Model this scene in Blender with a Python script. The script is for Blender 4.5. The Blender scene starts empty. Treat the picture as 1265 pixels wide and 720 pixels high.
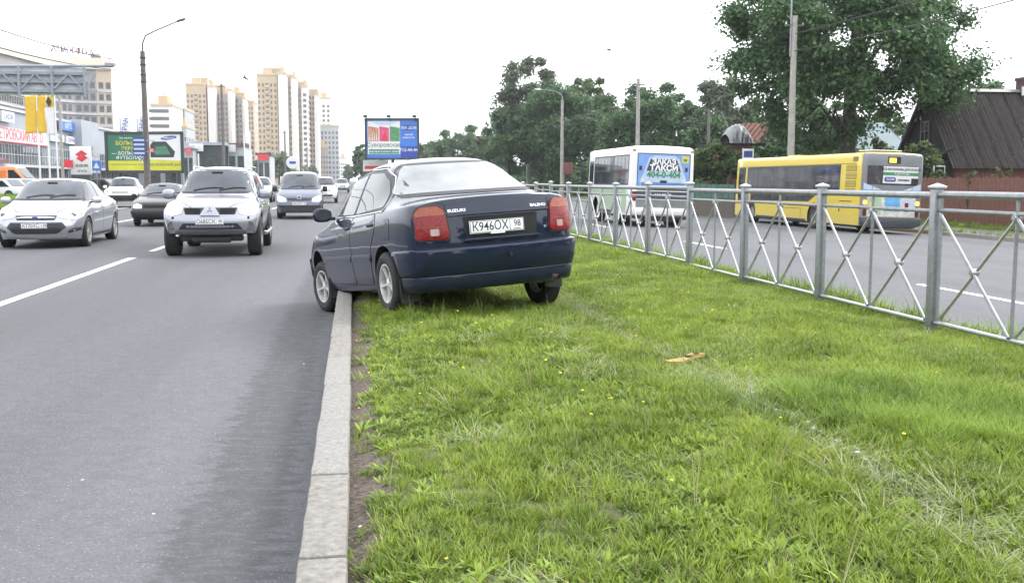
import bpy, bmesh, math, random
import numpy as np
from mathutils import Vector, Matrix
from mathutils.bvhtree import BVHTree

random.seed(7)
rng = np.random.default_rng(7)
SC = bpy.context.scene
COL = SC.collection
R = math.radians

# ------------------------------------------------------------------ camera
CAM_H, PITCH, YAW = 1.46, R(6.18), R(-8.74)
cam_d = bpy.data.cameras.new('camera')
cam_d.lens = 36.0
cam_d.sensor_width = 36.0
cam_d.clip_start = 0.1
cam_d.clip_end = 6000
cam = bpy.data.objects.new('camera', cam_d)
COL.objects.link(cam)
cam.location = (0, 0, CAM_H)
cam.rotation_euler = (R(90) - PITCH, 0, YAW)
SC.camera = cam
SC.render.resolution_x, SC.render.resolution_y = 1024, 582

# ------------------------------------------------------------------ sky, sun, exposure
SUN_EL, SUN_AZ = R(48), R(75)            # high, from the right (azimuth measured from +Y to +X)
world = bpy.data.worlds.new('World')
SC.world = world
world.use_nodes = True
wn, wl = world.node_tree.nodes, world.node_tree.links
bg = wn['Background']
sky = wn.new('ShaderNodeTexSky')
sky.sky_type = 'NISHITA'
sky.sun_disc = False
sky.sun_elevation = SUN_EL
sky.sun_rotation = SUN_AZ
sky.dust_density = 3.0
# a closed, bright cloud deck over the sky
tc = wn.new('ShaderNodeTexCoord')
cn = wn.new('ShaderNodeTexNoise'); cn.inputs['Scale'].default_value = 2.2; cn.inputs['Detail'].default_value = 5
wl.new(tc.outputs['Generated'], cn.inputs['Vector'])
cr = wn.new('ShaderNodeValToRGB')
cr.color_ramp.elements[0].position = 0.25; cr.color_ramp.elements[0].color = (11.0, 11.3, 11.8, 1)
cr.color_ramp.elements[1].position = 0.75; cr.color_ramp.elements[1].color = (14.0, 14.2, 14.5, 1)
wl.new(cn.outputs['Fac'], cr.inputs['Fac'])
mx = wn.new('ShaderNodeMixRGB'); mx.inputs['Fac'].default_value = 0.88
wl.new(sky.outputs['Color'], mx.inputs['Color1']); wl.new(cr.outputs['Color'], mx.inputs['Color2'])
wl.new(mx.outputs['Color'], bg.inputs['Color'])
bg.inputs['Strength'].default_value = 0.1
sun_d = bpy.data.lights.new('sun', 'SUN')
sun_d.energy = 1.1
sun_d.angle = R(14)
sun_d.color = (1.0, 0.96, 0.9)
sun = bpy.data.objects.new('sun', sun_d)
COL.objects.link(sun)
sdir = Vector((math.sin(SUN_AZ) * math.cos(SUN_EL), math.cos(SUN_AZ) * math.cos(SUN_EL), math.sin(SUN_EL)))
sun.rotation_euler = sdir.to_track_quat('Z', 'Y').to_euler()
SC.view_settings.view_transform = 'Standard'
SC.view_settings.look = 'None'
SC.view_settings.exposure = 1.28
SC.view_settings.gamma = 1
SC.render.engine = 'CYCLES'
SC.cycles.use_denoising = True
SC.cycles.max_bounces = 6
SC.cycles.transparent_max_bounces = 8

# ------------------------------------------------------------------ geometry helpers
def at(px, py, Y):
    """World point seen at photo pixel (px, py) (1265x720) at road distance Y."""
    cp, sp = math.cos(PITCH), math.sin(PITCH)
    c, s = math.cos(YAW), math.sin(YAW)
    rot = Matrix(((c, -s, 0), (s, c, 0), (0, 0, 1)))
    f, u, r = rot @ Vector((0, cp, -sp)), rot @ Vector((0, sp, cp)), rot @ Vector((1, 0, 0))
    d = f + r * ((px - 632.5) / 1265) - u * ((py - 360) / 1265)
    return Vector((0, 0, CAM_H)) + d * (Y / d.y)

def tag(o, label=None, cat=None, group=None, kind=None):
    if label: o['label'] = label
    if cat: o['category'] = cat
    if group: o['group'] = group
    if kind: o['kind'] = kind
    return o

def empty(name, loc=(0, 0, 0), rz=0.0, label=None, cat=None, group=None, parent=None):
    o = bpy.data.objects.new(name, None)
    o.empty_display_size = 0.3
    COL.objects.link(o)
    o.location = loc
    o.rotation_euler = (0, 0, rz)
    if parent: o.parent = parent
    return tag(o, label, cat, group)

def children_of(o):
    return [c for c in COL.objects if c.parent is o]

def copy_tree(o, parent=None):
    c = o.copy(); COL.objects.link(c)
    if parent is not None: c.parent = parent
    for ch in list(o.children):
        copy_tree(ch, c)
    return c

def inst(src, parent, mat=None, name=None):
    """a copy of one object sharing its mesh"""
    c = src.copy(); COL.objects.link(c)
    c.parent = parent
    if name: c.name = name
    if mat is not None: c.matrix_local = mat
    return c

class MB:
    """collects boxes, tubes, prisms and lathes; build() links them as ONE mesh object"""
    def __init__(self):
        self.v, self.f, self.m = [], [], []
    def add(self, verts, faces, m=0):
        n = len(self.v)
        self.v.extend([tuple(p) for p in verts])
        for f in faces:
            self.f.append([i + n for i in f]); self.m.append(m)
        return self
    def box(self, x0, x1, y0, y1, z0, z1, m=0):
        if x0 > x1: x0, x1 = x1, x0
        if y0 > y1: y0, y1 = y1, y0
        if z0 > z1: z0, z1 = z1, z0
        v = [(x0, y0, z0), (x1, y0, z0), (x1, y1, z0), (x0, y1, z0), (x0, y0, z1), (x1, y0, z1), (x1, y1, z1), (x0, y1, z1)]
        return self.add(v, [(0, 3, 2, 1), (4, 5, 6, 7), (0, 1, 5, 4), (1, 2, 6, 5), (2, 3, 7, 6), (3, 0, 4, 7)], m)
    def bar(self, a, b, w, h, m=0, up=(0, 0, 1)):
        a, b = Vector(a), Vector(b)
        d = (b - a).normalized()
        s = d.cross(Vector(up))
        if s.length < 1e-4: s = d.cross(Vector((1, 0, 0)))
        s.normalize(); u = s.cross(d)
        v = []
        for p in (a, b):
            for i, j in ((-1, -1), (1, -1), (1, 1), (-1, 1)):
                v.append(p + s * (w / 2 * i) + u * (h / 2 * j))
        return self.add(v, [(3, 2, 1, 0), (4, 5, 6, 7), (0, 1, 5, 4), (1, 2, 6, 5), (2, 3, 7, 6), (3, 0, 4, 7)], m)
    def tube(self, pts, rad, seg=8, m=0, caps=True):
        pts = [Vector(p) for p in pts]
        n = len(pts)
        rads = rad if isinstance(rad, (list, tuple)) else [rad] * n
        base = len(self.v)
        prev = None
        for i, p in enumerate(pts):
            d = (pts[min(i + 1, n - 1)] - pts[max(i - 1, 0)]).normalized()
            if prev is None:
                a = d.orthogonal().normalized()
            else:
                a = (prev - d * prev.dot(d))
                a = a.normalized() if a.length > 1e-5 else d.orthogonal().normalized()
            prev = a
            b = d.cross(a)
            for k in range(seg):
                t = 2 * math.pi * k / seg
                self.v.append(tuple(p + (a * math.cos(t) + b * math.sin(t)) * rads[i]))
        for i in range(n - 1):
            for k in range(seg):
                k2 = (k + 1) % seg
                self.f.append([base + i * seg + k, base + i * seg + k2, base + (i + 1) * seg + k2, base + (i + 1) * seg + k]); self.m.append(m)
        if caps:
            self.f.append([base + k for k in range(seg)][::-1]); self.m.append(m)
            self.f.append([base + (n - 1) * seg + k for k in range(seg)]); self.m.append(m)
        return self
    def lathe(self, prof, seg=24, m=0, fr=None):
        """prof: (radius, height) pairs; fr(r cos, r sin, h) -> point"""
        fr = fr or (lambda a, b, h: (a, b, h))
        base = len(self.v)
        for r_, h in prof:
            for k in range(seg):
                t = 2 * math.pi * k / seg
                self.v.append(tuple(fr(r_ * math.cos(t), r_ * math.sin(t), h)))
        for i in range(len(prof) - 1):
            for k in range(seg):
                k2 = (k + 1) % seg
                self.f.append([base + i * seg + k, base + i * seg + k2, base + (i + 1) * seg + k2, base + (i + 1) * seg + k]); self.m.append(m)
        return self
    def prism(self, poly, fa, fb, m=0):
        """poly 2d -> fa(u,v) front points and fb(u,v) back points"""
        n = len(poly)
        A = [fa(*p) for p in poly]; B = [fb(*p) for p in poly]
        fs = [tuple(range(n)), tuple(range(2 * n - 1, n - 1, -1))]
        fs += [(i, i + n, (i + 1) % n + n, (i + 1) % n) for i in range(n)]
        return self.add(A + B, fs, m)
    def build(self, name, mats, parent=None, smooth=False, bevel=0.0, angle=35, seg=2):
        me = bpy.data.meshes.new(name)
        me.from_pydata(self.v, [], self.f)
        for mm in (mats if isinstance(mats, (list, tuple)) else [mats]):
            me.materials.append(mm)
        me.polygons.foreach_set('material_index', self.m)
        bm = bmesh.new(); bm.from_mesh(me)
        bmesh.ops.recalc_face_normals(bm, faces=bm.faces)
        if bevel > 0:
            es = [e for e in bm.edges if len(e.link_faces) == 2 and e.calc_face_angle(0) > R(30)]
            bmesh.ops.bevel(bm, geom=es, offset=bevel, segments=seg, affect='EDGES', profile=0.5, clamp_overlap=True)
        bm.to_mesh(me); bm.free()
        if smooth or bevel > 0:
            me.shade_smooth()
            me.set_sharp_from_angle(angle=R(angle))
        o = bpy.data.objects.new(name, me)
        COL.objects.link(o)
        if parent is not None: o.parent = parent
        return o

def np_mesh(name, verts, quads, mat, parent=None, mat_idx=None):
    me = bpy.data.meshes.new(name)
    nv, nq, k = len(verts), len(quads), quads.shape[1]
    me.vertices.add(nv); me.vertices.foreach_set('co', np.asarray(verts, np.float32).ravel())
    me.loops.add(nq * k); me.loops.foreach_set('vertex_index', np.asarray(quads, np.int32).ravel())
    me.polygons.add(nq)
    me.polygons.foreach_set('loop_start', np.arange(0, nq * k, k, dtype=np.int32))
    me.polygons.foreach_set('loop_total', np.full(nq, k, np.int32))
    for mm in (mat if isinstance(mat, (list, tuple)) else [mat]): me.materials.append(mm)
    if mat_idx is not None: me.polygons.foreach_set('material_index', np.asarray(mat_idx, np.int32))
    me.update(); me.validate()
    o = bpy.data.objects.new(name, me); COL.objects.link(o)
    if parent is not None: o.parent = parent
    return o

# ------------------------------------------------------------------ materials
def new_mat(name):
    m = bpy.data.materials.new(name); m.use_nodes = True
    return m, m.node_tree.nodes, m.node_tree.links, m.node_tree.nodes['Principled BSDF']

def mat(name, col, rough=0.6, metal=0.0, var=0.12, scale=8.0, bump=0.0, bscale=60.0, spec=0.5, coat=0.0, emit=None, estr=1.0, dirt=0.0, coords='Object'):
    """principled material with tonal variation from noise and optional fine bump / dust"""
    m, n, l, p = new_mat(name)
    p.inputs['Roughness'].default_value = rough
    p.inputs['Metallic'].default_value = metal
    p.inputs['Specular IOR Level'].default_value = spec
    p.inputs['Coat Weight'].default_value = coat
    p.inputs['Coat Roughness'].default_value = 0.04
    c = (*col, 1.0)
    p.inputs['Base Color'].default_value = c
    t = n.new('ShaderNodeTexCoord')
    if var > 0:
        nz = n.new('ShaderNodeTexNoise'); nz.inputs['Scale'].default_value = scale; nz.inputs['Detail'].default_value = 6; nz.inputs['Roughness'].default_value = 0.65
        l.new(t.outputs[coords], nz.inputs['Vector'])
        rp = n.new('ShaderNodeMapRange'); rp.inputs['From Min'].default_value = 0.3; rp.inputs['From Max'].default_value = 0.7
        rp.inputs['To Min'].default_value = 1 - var; rp.inputs['To Max'].default_value = 1 + var
        l.new(nz.outputs['Fac'], rp.inputs['Value'])
        mm = n.new('ShaderNodeVectorMath'); mm.operation = 'SCALE'; mm.inputs[0].default_value = col
        l.new(rp.outputs['Result'], mm.inputs['Scale'])
        l.new(mm.outputs['Vector'], p.inputs['Base Color'])
        rr = n.new('ShaderNodeMapRange'); rr.inputs['To Min'].default_value = max(0.0, rough - 0.08); rr.inputs['To Max'].default_value = min(1.0, rough + 0.08)
        l.new(nz.outputs['Fac'], rr.inputs['Value']); l.new(rr.outputs['Result'], p.inputs['Roughness'])
    if bump > 0:
        bz = n.new('ShaderNodeTexNoise'); bz.inputs['Scale'].default_value = bscale; bz.inputs['Detail'].default_value = 4
        l.new(t.outputs[coords], bz.inputs['Vector'])
        bp = n.new('ShaderNodeBump'); bp.inputs['Strength'].default_value = bump; bp.inputs['Distance'].default_value = 0.02
        l.new(bz.outputs['Fac'], bp.inputs['Height']); l.new(bp.outputs['Normal'], p.inputs['Normal'])
    if emit:
        p.inputs['Emission Color'].default_value = (*emit, 1); p.inputs['Emission Strength'].default_value = estr
    return m

def paint_mat(name, col, metal=0.0, rough=0.35, dust=(0.22, 0.2, 0.17), dust_h=0.55, dust_amt=0.55, spec=0.5):
    """car paint under clear coat, road dust gathered low on the body (by height in the car's own space)"""
    m, n, l, p = new_mat(name)
    p.inputs['Metallic'].default_value = metal
    p.inputs['Roughness'].default_value = rough
    p.inputs['Coat Weight'].default_value = 1.0
    p.inputs['Coat Roughness'].default_value = 0.03
    p.inputs['Specular IOR Level'].default_value = spec
    t = n.new('ShaderNodeTexCoord')
    sx = n.new('ShaderNodeSeparateXYZ'); l.new(t.outputs['Object'], sx.inputs[0])
    h = n.new('ShaderNodeMapRange'); h.inputs['From Min'].default_value = 0.15; h.inputs['From Max'].default_value = dust_h
    h.inputs['To Min'].default_value = 1; h.inputs['To Max'].default_value = 0.08
    l.new(sx.outputs['Z'], h.inputs['Value'])
    nz = n.new('ShaderNodeTexNoise'); nz.inputs['Scale'].default_value = 5; nz.inputs['Detail'].default_value = 8; nz.inputs['Roughness'].default_value = 0.7
    l.new(t.outputs['Object'], nz.inputs['Vector'])
    mu = n.new('ShaderNodeMath'); mu.operation = 'MULTIPLY'; l.new(h.outputs['Result'], mu.inputs[0]); l.new(nz.outputs['Fac'], mu.inputs[1])
    m2 = n.new('ShaderNodeMath'); m2.operation = 'MULTIPLY'; m2.inputs[1].default_value = dust_amt; l.new(mu.outputs[0], m2.inputs[0])
    mix = n.new('ShaderNodeMixRGB'); mix.inputs['Color1'].default_value = (*col, 1); mix.inputs['Color2'].default_value = (*dust, 1)
    l.new(m2.outputs[0], mix.inputs['Fac']); l.new(mix.outputs['Color'], p.inputs['Base Color'])
    ad = n.new('ShaderNodeMath'); ad.operation = 'MULTIPLY_ADD'; ad.inputs[1].default_value = 0.7; ad.inputs[2].default_value = 0.03
    l.new(m2.outputs[0], ad.inputs[0]); l.new(ad.outputs[0], p.inputs['Coat Roughness'])
    fl = n.new('ShaderNodeTexNoise'); fl.inputs['Scale'].default_value = 2.5; fl.inputs['Detail'].default_value = 2
    l.new(t.outputs['Object'], fl.inputs['Vector'])
    bp = n.new('ShaderNodeBump'); bp.inputs['Strength'].default_value = 0.12; bp.inputs['Distance'].default_value = 0.02
    l.new(fl.outputs['Fac'], bp.inputs['Height']); l.new(bp.outputs['Normal'], p.inputs['Coat Normal'])
    return m

def glass_mat(name, col=(0.02, 0.025, 0.03), spec=0.6, rough=0.03):
    m, n, l, p = new_mat(name)
    p.inputs['Base Color'].default_value = (*col, 1)
    p.inputs['Roughness'].default_value = rough
    p.inputs['IOR'].default_value = 1.5
    p.inputs['Specular IOR Level'].default_value = spec
    t = n.new('ShaderNodeTexCoord')
    nz = n.new('ShaderNodeTexNoise'); nz.inputs['Scale'].default_value = 1.6; nz.inputs['Detail'].default_value = 3
    l.new(t.outputs['Object'], nz.inputs['Vector'])
    mm = n.new('ShaderNodeVectorMath'); mm.operation = 'SCALE'; mm.inputs[0].default_value = col
    rp = n.new('ShaderNodeMapRange'); rp.inputs['From Min'].default_value = 0.3; rp.inputs['From Max'].default_value = 0.7; rp.inputs['To Min'].default_value = 0.5; rp.inputs['To Max'].default_value = 1.7
    l.new(nz.outputs['Fac'], rp.inputs['Value']); l.new(rp.outputs['Result'], mm.inputs['Scale']); l.new(mm.outputs['Vector'], p.inputs['Base Color'])
    return m

M = {}
M['black_plastic'] = mat('black_plastic', (0.018, 0.018, 0.02), 0.5, var=0.3)
M['dark_gap'] = mat('dark_gap', (0.006, 0.006, 0.007), 0.8, var=0.1)
M['rubber'] = mat('rubber', (0.02, 0.02, 0.021), 0.8, var=0.35, scale=12, bump=0.2)
M['alloy'] = mat('alloy', (0.55, 0.54, 0.52), 0.35, metal=0.7, var=0.2, scale=10)
M['steel'] = mat('galvanised_steel', (0.265, 0.275, 0.29), 0.45, metal=0.6, var=0.22, scale=14)
M['steel_bright'] = mat('bright_steel_and_glint', (0.45, 0.465, 0.485), 0.33, metal=0.8, var=0.15, scale=14)  # also paints the glint on one diagonal of the railing bars
M['chrome'] = mat('chrome', (0.60, 0.60, 0.62), 0.16, metal=1.0, var=0.05)
M['glass'] = glass_mat('window_glass')
M['screen'] = glass_mat('windscreen_glass', (0.035, 0.042, 0.055), spec=0.5)
M['lamp_clear'] = mat('lamp_clear_lens', (0.62, 0.64, 0.66), 0.08, var=0.15, scale=20, spec=0.8, coat=1)
M['lamp_red'] = mat('lamp_red_lens', (0.185, 0.004, 0.006), 0.22, var=0.4, scale=26, spec=0.35, coat=.25, bump=.25, bscale=90)
M['lamp_amber'] = mat('lamp_amber_lens', (0.25, 0.042, 0.008), 0.22, var=0.35, scale=26, coat=.25, bump=.25, bscale=90)
M['white_paint'] = mat('white_paint', (0.78, 0.78, 0.77), 0.45, var=0.06)
M['plate_white'] = mat('plate_white', (0.72, 0.73, 0.74), 0.45, var=0.06, scale=20)
M['ink'] = mat('black_ink', (0.012, 0.012, 0.014), 0.5, var=0.0)
M['concrete_pole'] = mat('concrete_pole', (0.30, 0.285, 0.265), 0.85, var=0.22, scale=3, bump=0.3)
M['dark_pole'] = mat('dark_pole', (0.115, 0.10, 0.095), 0.8, var=0.25, scale=2)
M['wire'] = mat('wire_black', (0.03, 0.03, 0.033), 0.7, var=0)
M['headlight_on'] = mat('lit_headlight', (0.9, 0.9, 0.88), 0.2, var=0, emit=(1, 0.97, 0.9), estr=2.5)
M['amber_on'] = mat('lit_amber_lamp', (0.8, 0.3, 0.05), 0.3, var=0, emit=(1, 0.35, 0.05), estr=1.6)

# ------------------------------------------------------------------ text -> mesh
def text(s, size, material, parent=None, mtx=None, name='lettering', ext=0.001, align='CENTER', bold=0.0, wide=1.0):
    cu = bpy.data.curves.new(name, 'FONT')
    cu.body = s; cu.size = size; cu.align_x = align; cu.align_y = 'CENTER'; cu.extrude = ext; cu.offset = bold; cu.resolution_u = 3
    t = bpy.data.objects.new(name, cu)
    me = bpy.data.meshes.new_from_object(t)
    bpy.data.objects.remove(t); bpy.data.curves.remove(cu)
    me.materials.clear(); me.materials.append(material)
    if wide != 1.0: me.transform(Matrix.Diagonal((wide, 1, 1, 1)))
    o = bpy.data.objects.new(name, me); COL.objects.link(o)
    if parent is not None: o.parent = parent
    if mtx is not None: o.matrix_local = mtx
    return o

def face_mtx(loc, normal, up=(0, 0, 1)):
    """matrix whose local X runs right, Y up as seen from the side the normal points to"""
    n = Vector(normal).normalized(); u = Vector(up)
    x = u.cross(n).normalized(); y = n.cross(x)
    mt = Matrix((x, y, n)).transposed().to_4x4(); mt.translation = Vector(loc)
    return mt

# ------------------------------------------------------------------ evaluated modifiers in a scratch scene
def evaluated_mesh(me, mods):
    tmp = bpy.data.scenes.new('scratch')
    o = bpy.data.objects.new('scratch_obj', me); tmp.collection.objects.link(o)
    extra = []
    for kind, kw in mods:
        md = o.modifiers.new(kind, kind)
        for k, v in kw.items():
            if k == 'cutter':
                c = bpy.data.objects.new('scratch_cut', v); tmp.collection.objects.link(c); extra.append(c); md.object = c
            else:
                setattr(md, k, v)
    vl = tmp.view_layers[0]; vl.update()
    dg = vl.depsgraph if hasattr(vl, 'depsgraph') else None
    if dg is None: raise RuntimeError('no depsgraph')
    dg.update()
    out = bpy.data.meshes.new_from_object(o.evaluated_get(dg), preserve_all_data_layers=True, depsgraph=dg)
    for c in extra: bpy.data.objects.remove(c)
    bpy.data.objects.remove(o); bpy.data.scenes.remove(tmp)
    return out
# ================================================================== SETTING: roads, kerbs, verges
def asphalt_mat(name, base, stain=False):
    m, n, l, p = new_mat(name)
    t = n.new('ShaderNodeTexCoord')
    big = n.new('ShaderNodeTexNoise'); big.inputs['Scale'].default_value = 0.35; big.inputs['Detail'].default_value = 5
    mp = n.new('ShaderNodeMapping'); mp.inputs['Scale'].default_value = (2.2, 0.18, 1)
    l.new(t.outputs['Object'], mp.inputs['Vector']); l.new(mp.outputs['Vector'], big.inputs['Vector'])
    fine = n.new('ShaderNodeTexNoise'); fine.inputs['Scale'].default_value = 70; fine.inputs['Detail'].default_value = 3; fine.inputs['Roughness'].default_value = 0.8
    l.new(t.outputs['Object'], fine.inputs['Vector'])
    vor = n.new('ShaderNodeTexVoronoi'); vor.inputs['Scale'].default_value = 85
    l.new(t.outputs['Object'], vor.inputs['Vector'])
    a = n.new('ShaderNodeMapRange'); a.inputs['From Min'].default_value = 0.3; a.inputs['From Max'].default_value = 0.7; a.inputs['To Min'].default_value = 0.82; a.inputs['To Max'].default_value = 1.12
    l.new(big.outputs['Fac'], a.inputs['Value'])
    b = n.new('ShaderNodeMapRange'); b.inputs['From Min'].default_value = 0.3; b.inputs['From Max'].default_value = 0.7; b.inputs['To Min'].default_value = 0.66; b.inputs['To Max'].default_value = 1.34
    l.new(fine.outputs['Fac'], b.inputs['Value'])
    mu = n.new('ShaderNodeMath'); mu.operation = 'MULTIPLY'; l.new(a.outputs[0], mu.inputs[0]); l.new(b.outputs[0], mu.inputs[1])
    mid = n.new('ShaderNodeTexNoise'); mid.inputs['Scale'].default_value = 9; mid.inputs['Detail'].default_value = 6; mid.inputs['Roughness'].default_value = .75
    l.new(t.outputs['Object'], mid.inputs['Vector'])
    mr = n.new('ShaderNodeMapRange'); mr.inputs['From Min'].default_value = .3; mr.inputs['From Max'].default_value = .7; mr.inputs['To Min'].default_value = .84; mr.inputs['To Max'].default_value = 1.14
    l.new(mid.outputs['Fac'], mr.inputs['Value'])
    mu2 = n.new('ShaderNodeMath'); mu2.operation = 'MULTIPLY'; l.new(mu.outputs[0], mu2.inputs[0]); l.new(mr.outputs[0], mu2.inputs[1]); mu = mu2
    # pale aggregate chips: only some cells
    gt = n.new('ShaderNodeSeparateColor'); l.new(vor.outputs['Color'], gt.inputs[0])
    g2 = n.new('ShaderNodeMath'); g2.operation = 'GREATER_THAN'; g2.inputs[1].default_value = 0.93; l.new(gt.outputs[0], g2.inputs[0])
    g3 = n.new('ShaderNodeMath'); g3.operation = 'LESS_THAN'; g3.inputs[1].default_value = 0.35; l.new(vor.outputs['Distance'], g3.inputs[0])
    g4 = n.new('ShaderNodeMath'); g4.operation = 'MULTIPLY'; l.new(g2.outputs[0], g4.inputs[0]); l.new(g3.outputs[0], g4.inputs[1])
    ma = n.new('ShaderNodeMath'); ma.operation = 'MULTIPLY_ADD'; ma.inputs[1].default_value = 1.3; l.new(g4.outputs[0], ma.inputs[0]); l.new(mu.outputs[0], ma.inputs[2])
    val = ma
    if stain:
        # a ragged dark band of grime along the gutter, streaked across the road
        sx = n.new('ShaderNodeSeparateXYZ'); l.new(t.outputs['Object'], sx.inputs[0])
        st = n.new('ShaderNodeMapping'); st.inputs['Scale'].default_value = (6, 13, 1); l.new(t.outputs['Object'], st.inputs['Vector'])
        sn = n.new('ShaderNodeTexNoise'); sn.inputs['Scale'].default_value = 1.0; sn.inputs['Detail'].default_value = 4; sn.inputs['Roughness'].default_value = 0.6
        l.new(st.outputs['Vector'], sn.inputs['Vector'])
        wob = n.new('ShaderNodeMath'); wob.operation = 'MULTIPLY_ADD'; wob.inputs[1].default_value = 0.55; l.new(sn.outputs['Fac'], wob.inputs[0]); l.new(sx.outputs['X'], wob.inputs[2])
        lo = n.new('ShaderNodeMapRange'); lo.inputs['From Min'].default_value = -0.54; lo.inputs['From Max'].default_value = -0.45; l.new(wob.outputs[0], lo.inputs['Value'])
        hi = n.new('ShaderNodeMapRange'); hi.inputs['From Min'].default_value = -0.10; hi.inputs['From Max'].default_value = -0.03; hi.inputs['To Min'].default_value = 1; hi.inputs['To Max'].default_value = 0; l.new(wob.outputs[0], hi.inputs['Value'])
        st2 = n.new('ShaderNodeMapping'); st2.inputs['Scale'].default_value = (8, 20, 1); l.new(t.outputs['Object'], st2.inputs['Vector'])
        sn2 = n.new('ShaderNodeTexNoise'); sn2.inputs['Scale'].default_value = 1.0; sn2.inputs['Detail'].default_value = 5; sn2.inputs['Distortion'].default_value = .6; l.new(st2.outputs['Vector'], sn2.inputs['Vector'])
        ga = n.new('ShaderNodeMapRange'); ga.inputs['From Min'].default_value = 0.43; ga.inputs['From Max'].default_value = 0.48; l.new(sn2.outputs['Fac'], ga.inputs['Value'])
        band = n.new('ShaderNodeMath'); band.operation = 'MULTIPLY'; l.new(lo.outputs[0], band.inputs[0]); l.new(hi.outputs[0], band.inputs[1])
        gm = n.new('ShaderNodeMath'); gm.operation = 'MULTIPLY_ADD'; gm.inputs[1].default_value = 0.42; gm.inputs[2].default_value = 0.58; l.new(ga.outputs[0], gm.inputs[0])
        band2 = n.new('ShaderNodeMath'); band2.operation = 'MULTIPLY'; l.new(band.outputs[0], band2.inputs[0]); l.new(gm.outputs[0], band2.inputs[1])
        # sparse short streaks further out
        far = n.new('ShaderNodeMapRange'); far.inputs['From Min'].default_value = 0.64; far.inputs['From Max'].default_value = 0.70; l.new(sn2.outputs['Fac'], far.inputs['Value'])
        zone = n.new('ShaderNodeMapRange'); zone.inputs['From Min'].default_value = -1.5; zone.inputs['From Max'].default_value = -0.6; l.new(sx.outputs['X'], zone.inputs['Value'])
        fz = n.new('ShaderNodeMath'); fz.operation = 'MULTIPLY'; l.new(far.outputs[0], fz.inputs[0]); l.new(zone.outputs[0], fz.inputs[1])
        mxx = n.new('ShaderNodeMath'); mxx.operation = 'MAXIMUM'; l.new(band2.outputs[0], mxx.inputs[0]); l.new(fz.outputs[0], mxx.inputs[1])
        # pale wheel track of dust beside it
        pale = n.new('ShaderNodeMapRange'); pale.inputs['From Min'].default_value = -1.6; pale.inputs['From Max'].default_value = -0.8; pale.inputs['To Min'].default_value = 0; pale.inputs['To Max'].default_value = 0.16
        l.new(wob.outputs[0], pale.inputs['Value'])
        pa = n.new('ShaderNodeMath'); pa.operation = 'ADD'; l.new(val.outputs[0], pa.inputs[0]); l.new(pale.outputs[0], pa.inputs[1])
        dk = n.new('ShaderNodeMath'); dk.operation = 'MULTIPLY_ADD'; dk.inputs[1].default_value = -0.36; dk.inputs[2].default_value = 1.0; l.new(mxx.outputs[0], dk.inputs[0])
        v2 = n.new('ShaderNodeMath'); v2.operation = 'MULTIPLY'; l.new(pa.outputs[0], v2.inputs[0]); l.new(dk.outputs[0], v2.inputs[1])
        val = v2
    sc = n.new('ShaderNodeVectorMath'); sc.operation = 'SCALE'; sc.inputs[0].default_value = base; l.new(val.outputs[0], sc.inputs['Scale'])
    l.new(sc.outputs['Vector'], p.inputs['Base Color'])
    p.inputs['Roughness'].default_value = 0.82
    p.inputs['Specular IOR Level'].default_value = 0.35
    bp = n.new('ShaderNodeBump'); bp.inputs['Strength'].default_value = 0.35; bp.inputs['Distance'].default_value = 0.008
    l.new(fine.outputs['Fac'], bp.inputs['Height']); l.new(bp.outputs['Normal'], p.inputs['Normal'])
    return m

M['asphalt'] = asphalt_mat('asphalt_gutter_road', (0.082, 0.084, 0.092), True)
M['asphalt2'] = asphalt_mat('asphalt_far_road', (0.100, 0.102, 0.111), False)
M['paving'] = asphalt_mat('pavement_asphalt', (0.135, 0.132, 0.13), False)
M['granite'] = mat('granite_kerb', (0.215, 0.207, 0.195), 0.85, var=0.3, scale=45, bump=0.5, bscale=120)
M['granite_dark'] = mat('granite_kerb_weathered', (0.195, 0.184, 0.168), 0.9, var=0.35, scale=30, bump=0.5, bscale=100)
M['paint_line'] = mat('road_marking_paint', (0.62, 0.62, 0.60), 0.7, var=0.25, scale=9, bump=0.2)
M['ground'] = mat('far_ground', (0.09, 0.10, 0.055), 0.95, var=0.35, scale=0.06)
M['verge'] = mat('verge_turf', (0.085, 0.115, 0.035), 0.95, var=0.4, scale=1.2, bump=0.6, bscale=18)

def sheet(name, xs, zs, y0, y1, material, ny=1):
    ys = np.linspace(y0, y1, ny + 1)
    v, f = [], []
    for y in ys:
        for x, z in zip(xs, zs): v.append((x, y, z))
    k = len(xs)
    for j in range(ny):
        for i in range(k - 1): f.append([j * k + i, j * k + i + 1, (j + 1) * k + i + 1, (j + 1) * k + i])
    mb = MB(); mb.add(v, f)
    o = mb.build(name, material, smooth=True)
    return tag(o, kind='structure')

Y1 = 1500
sheet('ground', [-2500, 2500], [-1.3, -1.3], -300, 4000, M['ground'])
sheet('road', [-15.8, -8, -3.2, -1.4, -0.17], [-0.02, 0.0, 0.0, -0.015, -0.05], -30, Y1, M['asphalt'])
ZR = lambda x: -0.10 - 0.55 * (x - 5.1) / 17.4
sheet('road', [5.1, 12, 22.52], [ZR(5.1), ZR(12), ZR(22.52)], -30, Y1, M['asphalt2'])
sheet('pavement', [22.65, 24.9], [-0.515, -0.5], -30, Y1, M['paving'])
sheet('verge', [24.9, 27.5, 60, 400], [-0.496, -0.47, -0.4, -0.4], -30, Y1, M['verge'], 4)
sheet('verge', [-24.5, -22, -15.95], [0.16, 0.2, 0.11], -30, Y1, M['verge'], 4)
sheet('parking_lot', [-600, -24.5], [0.1, 0.155], -30, Y1, M['asphalt2'])

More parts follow.
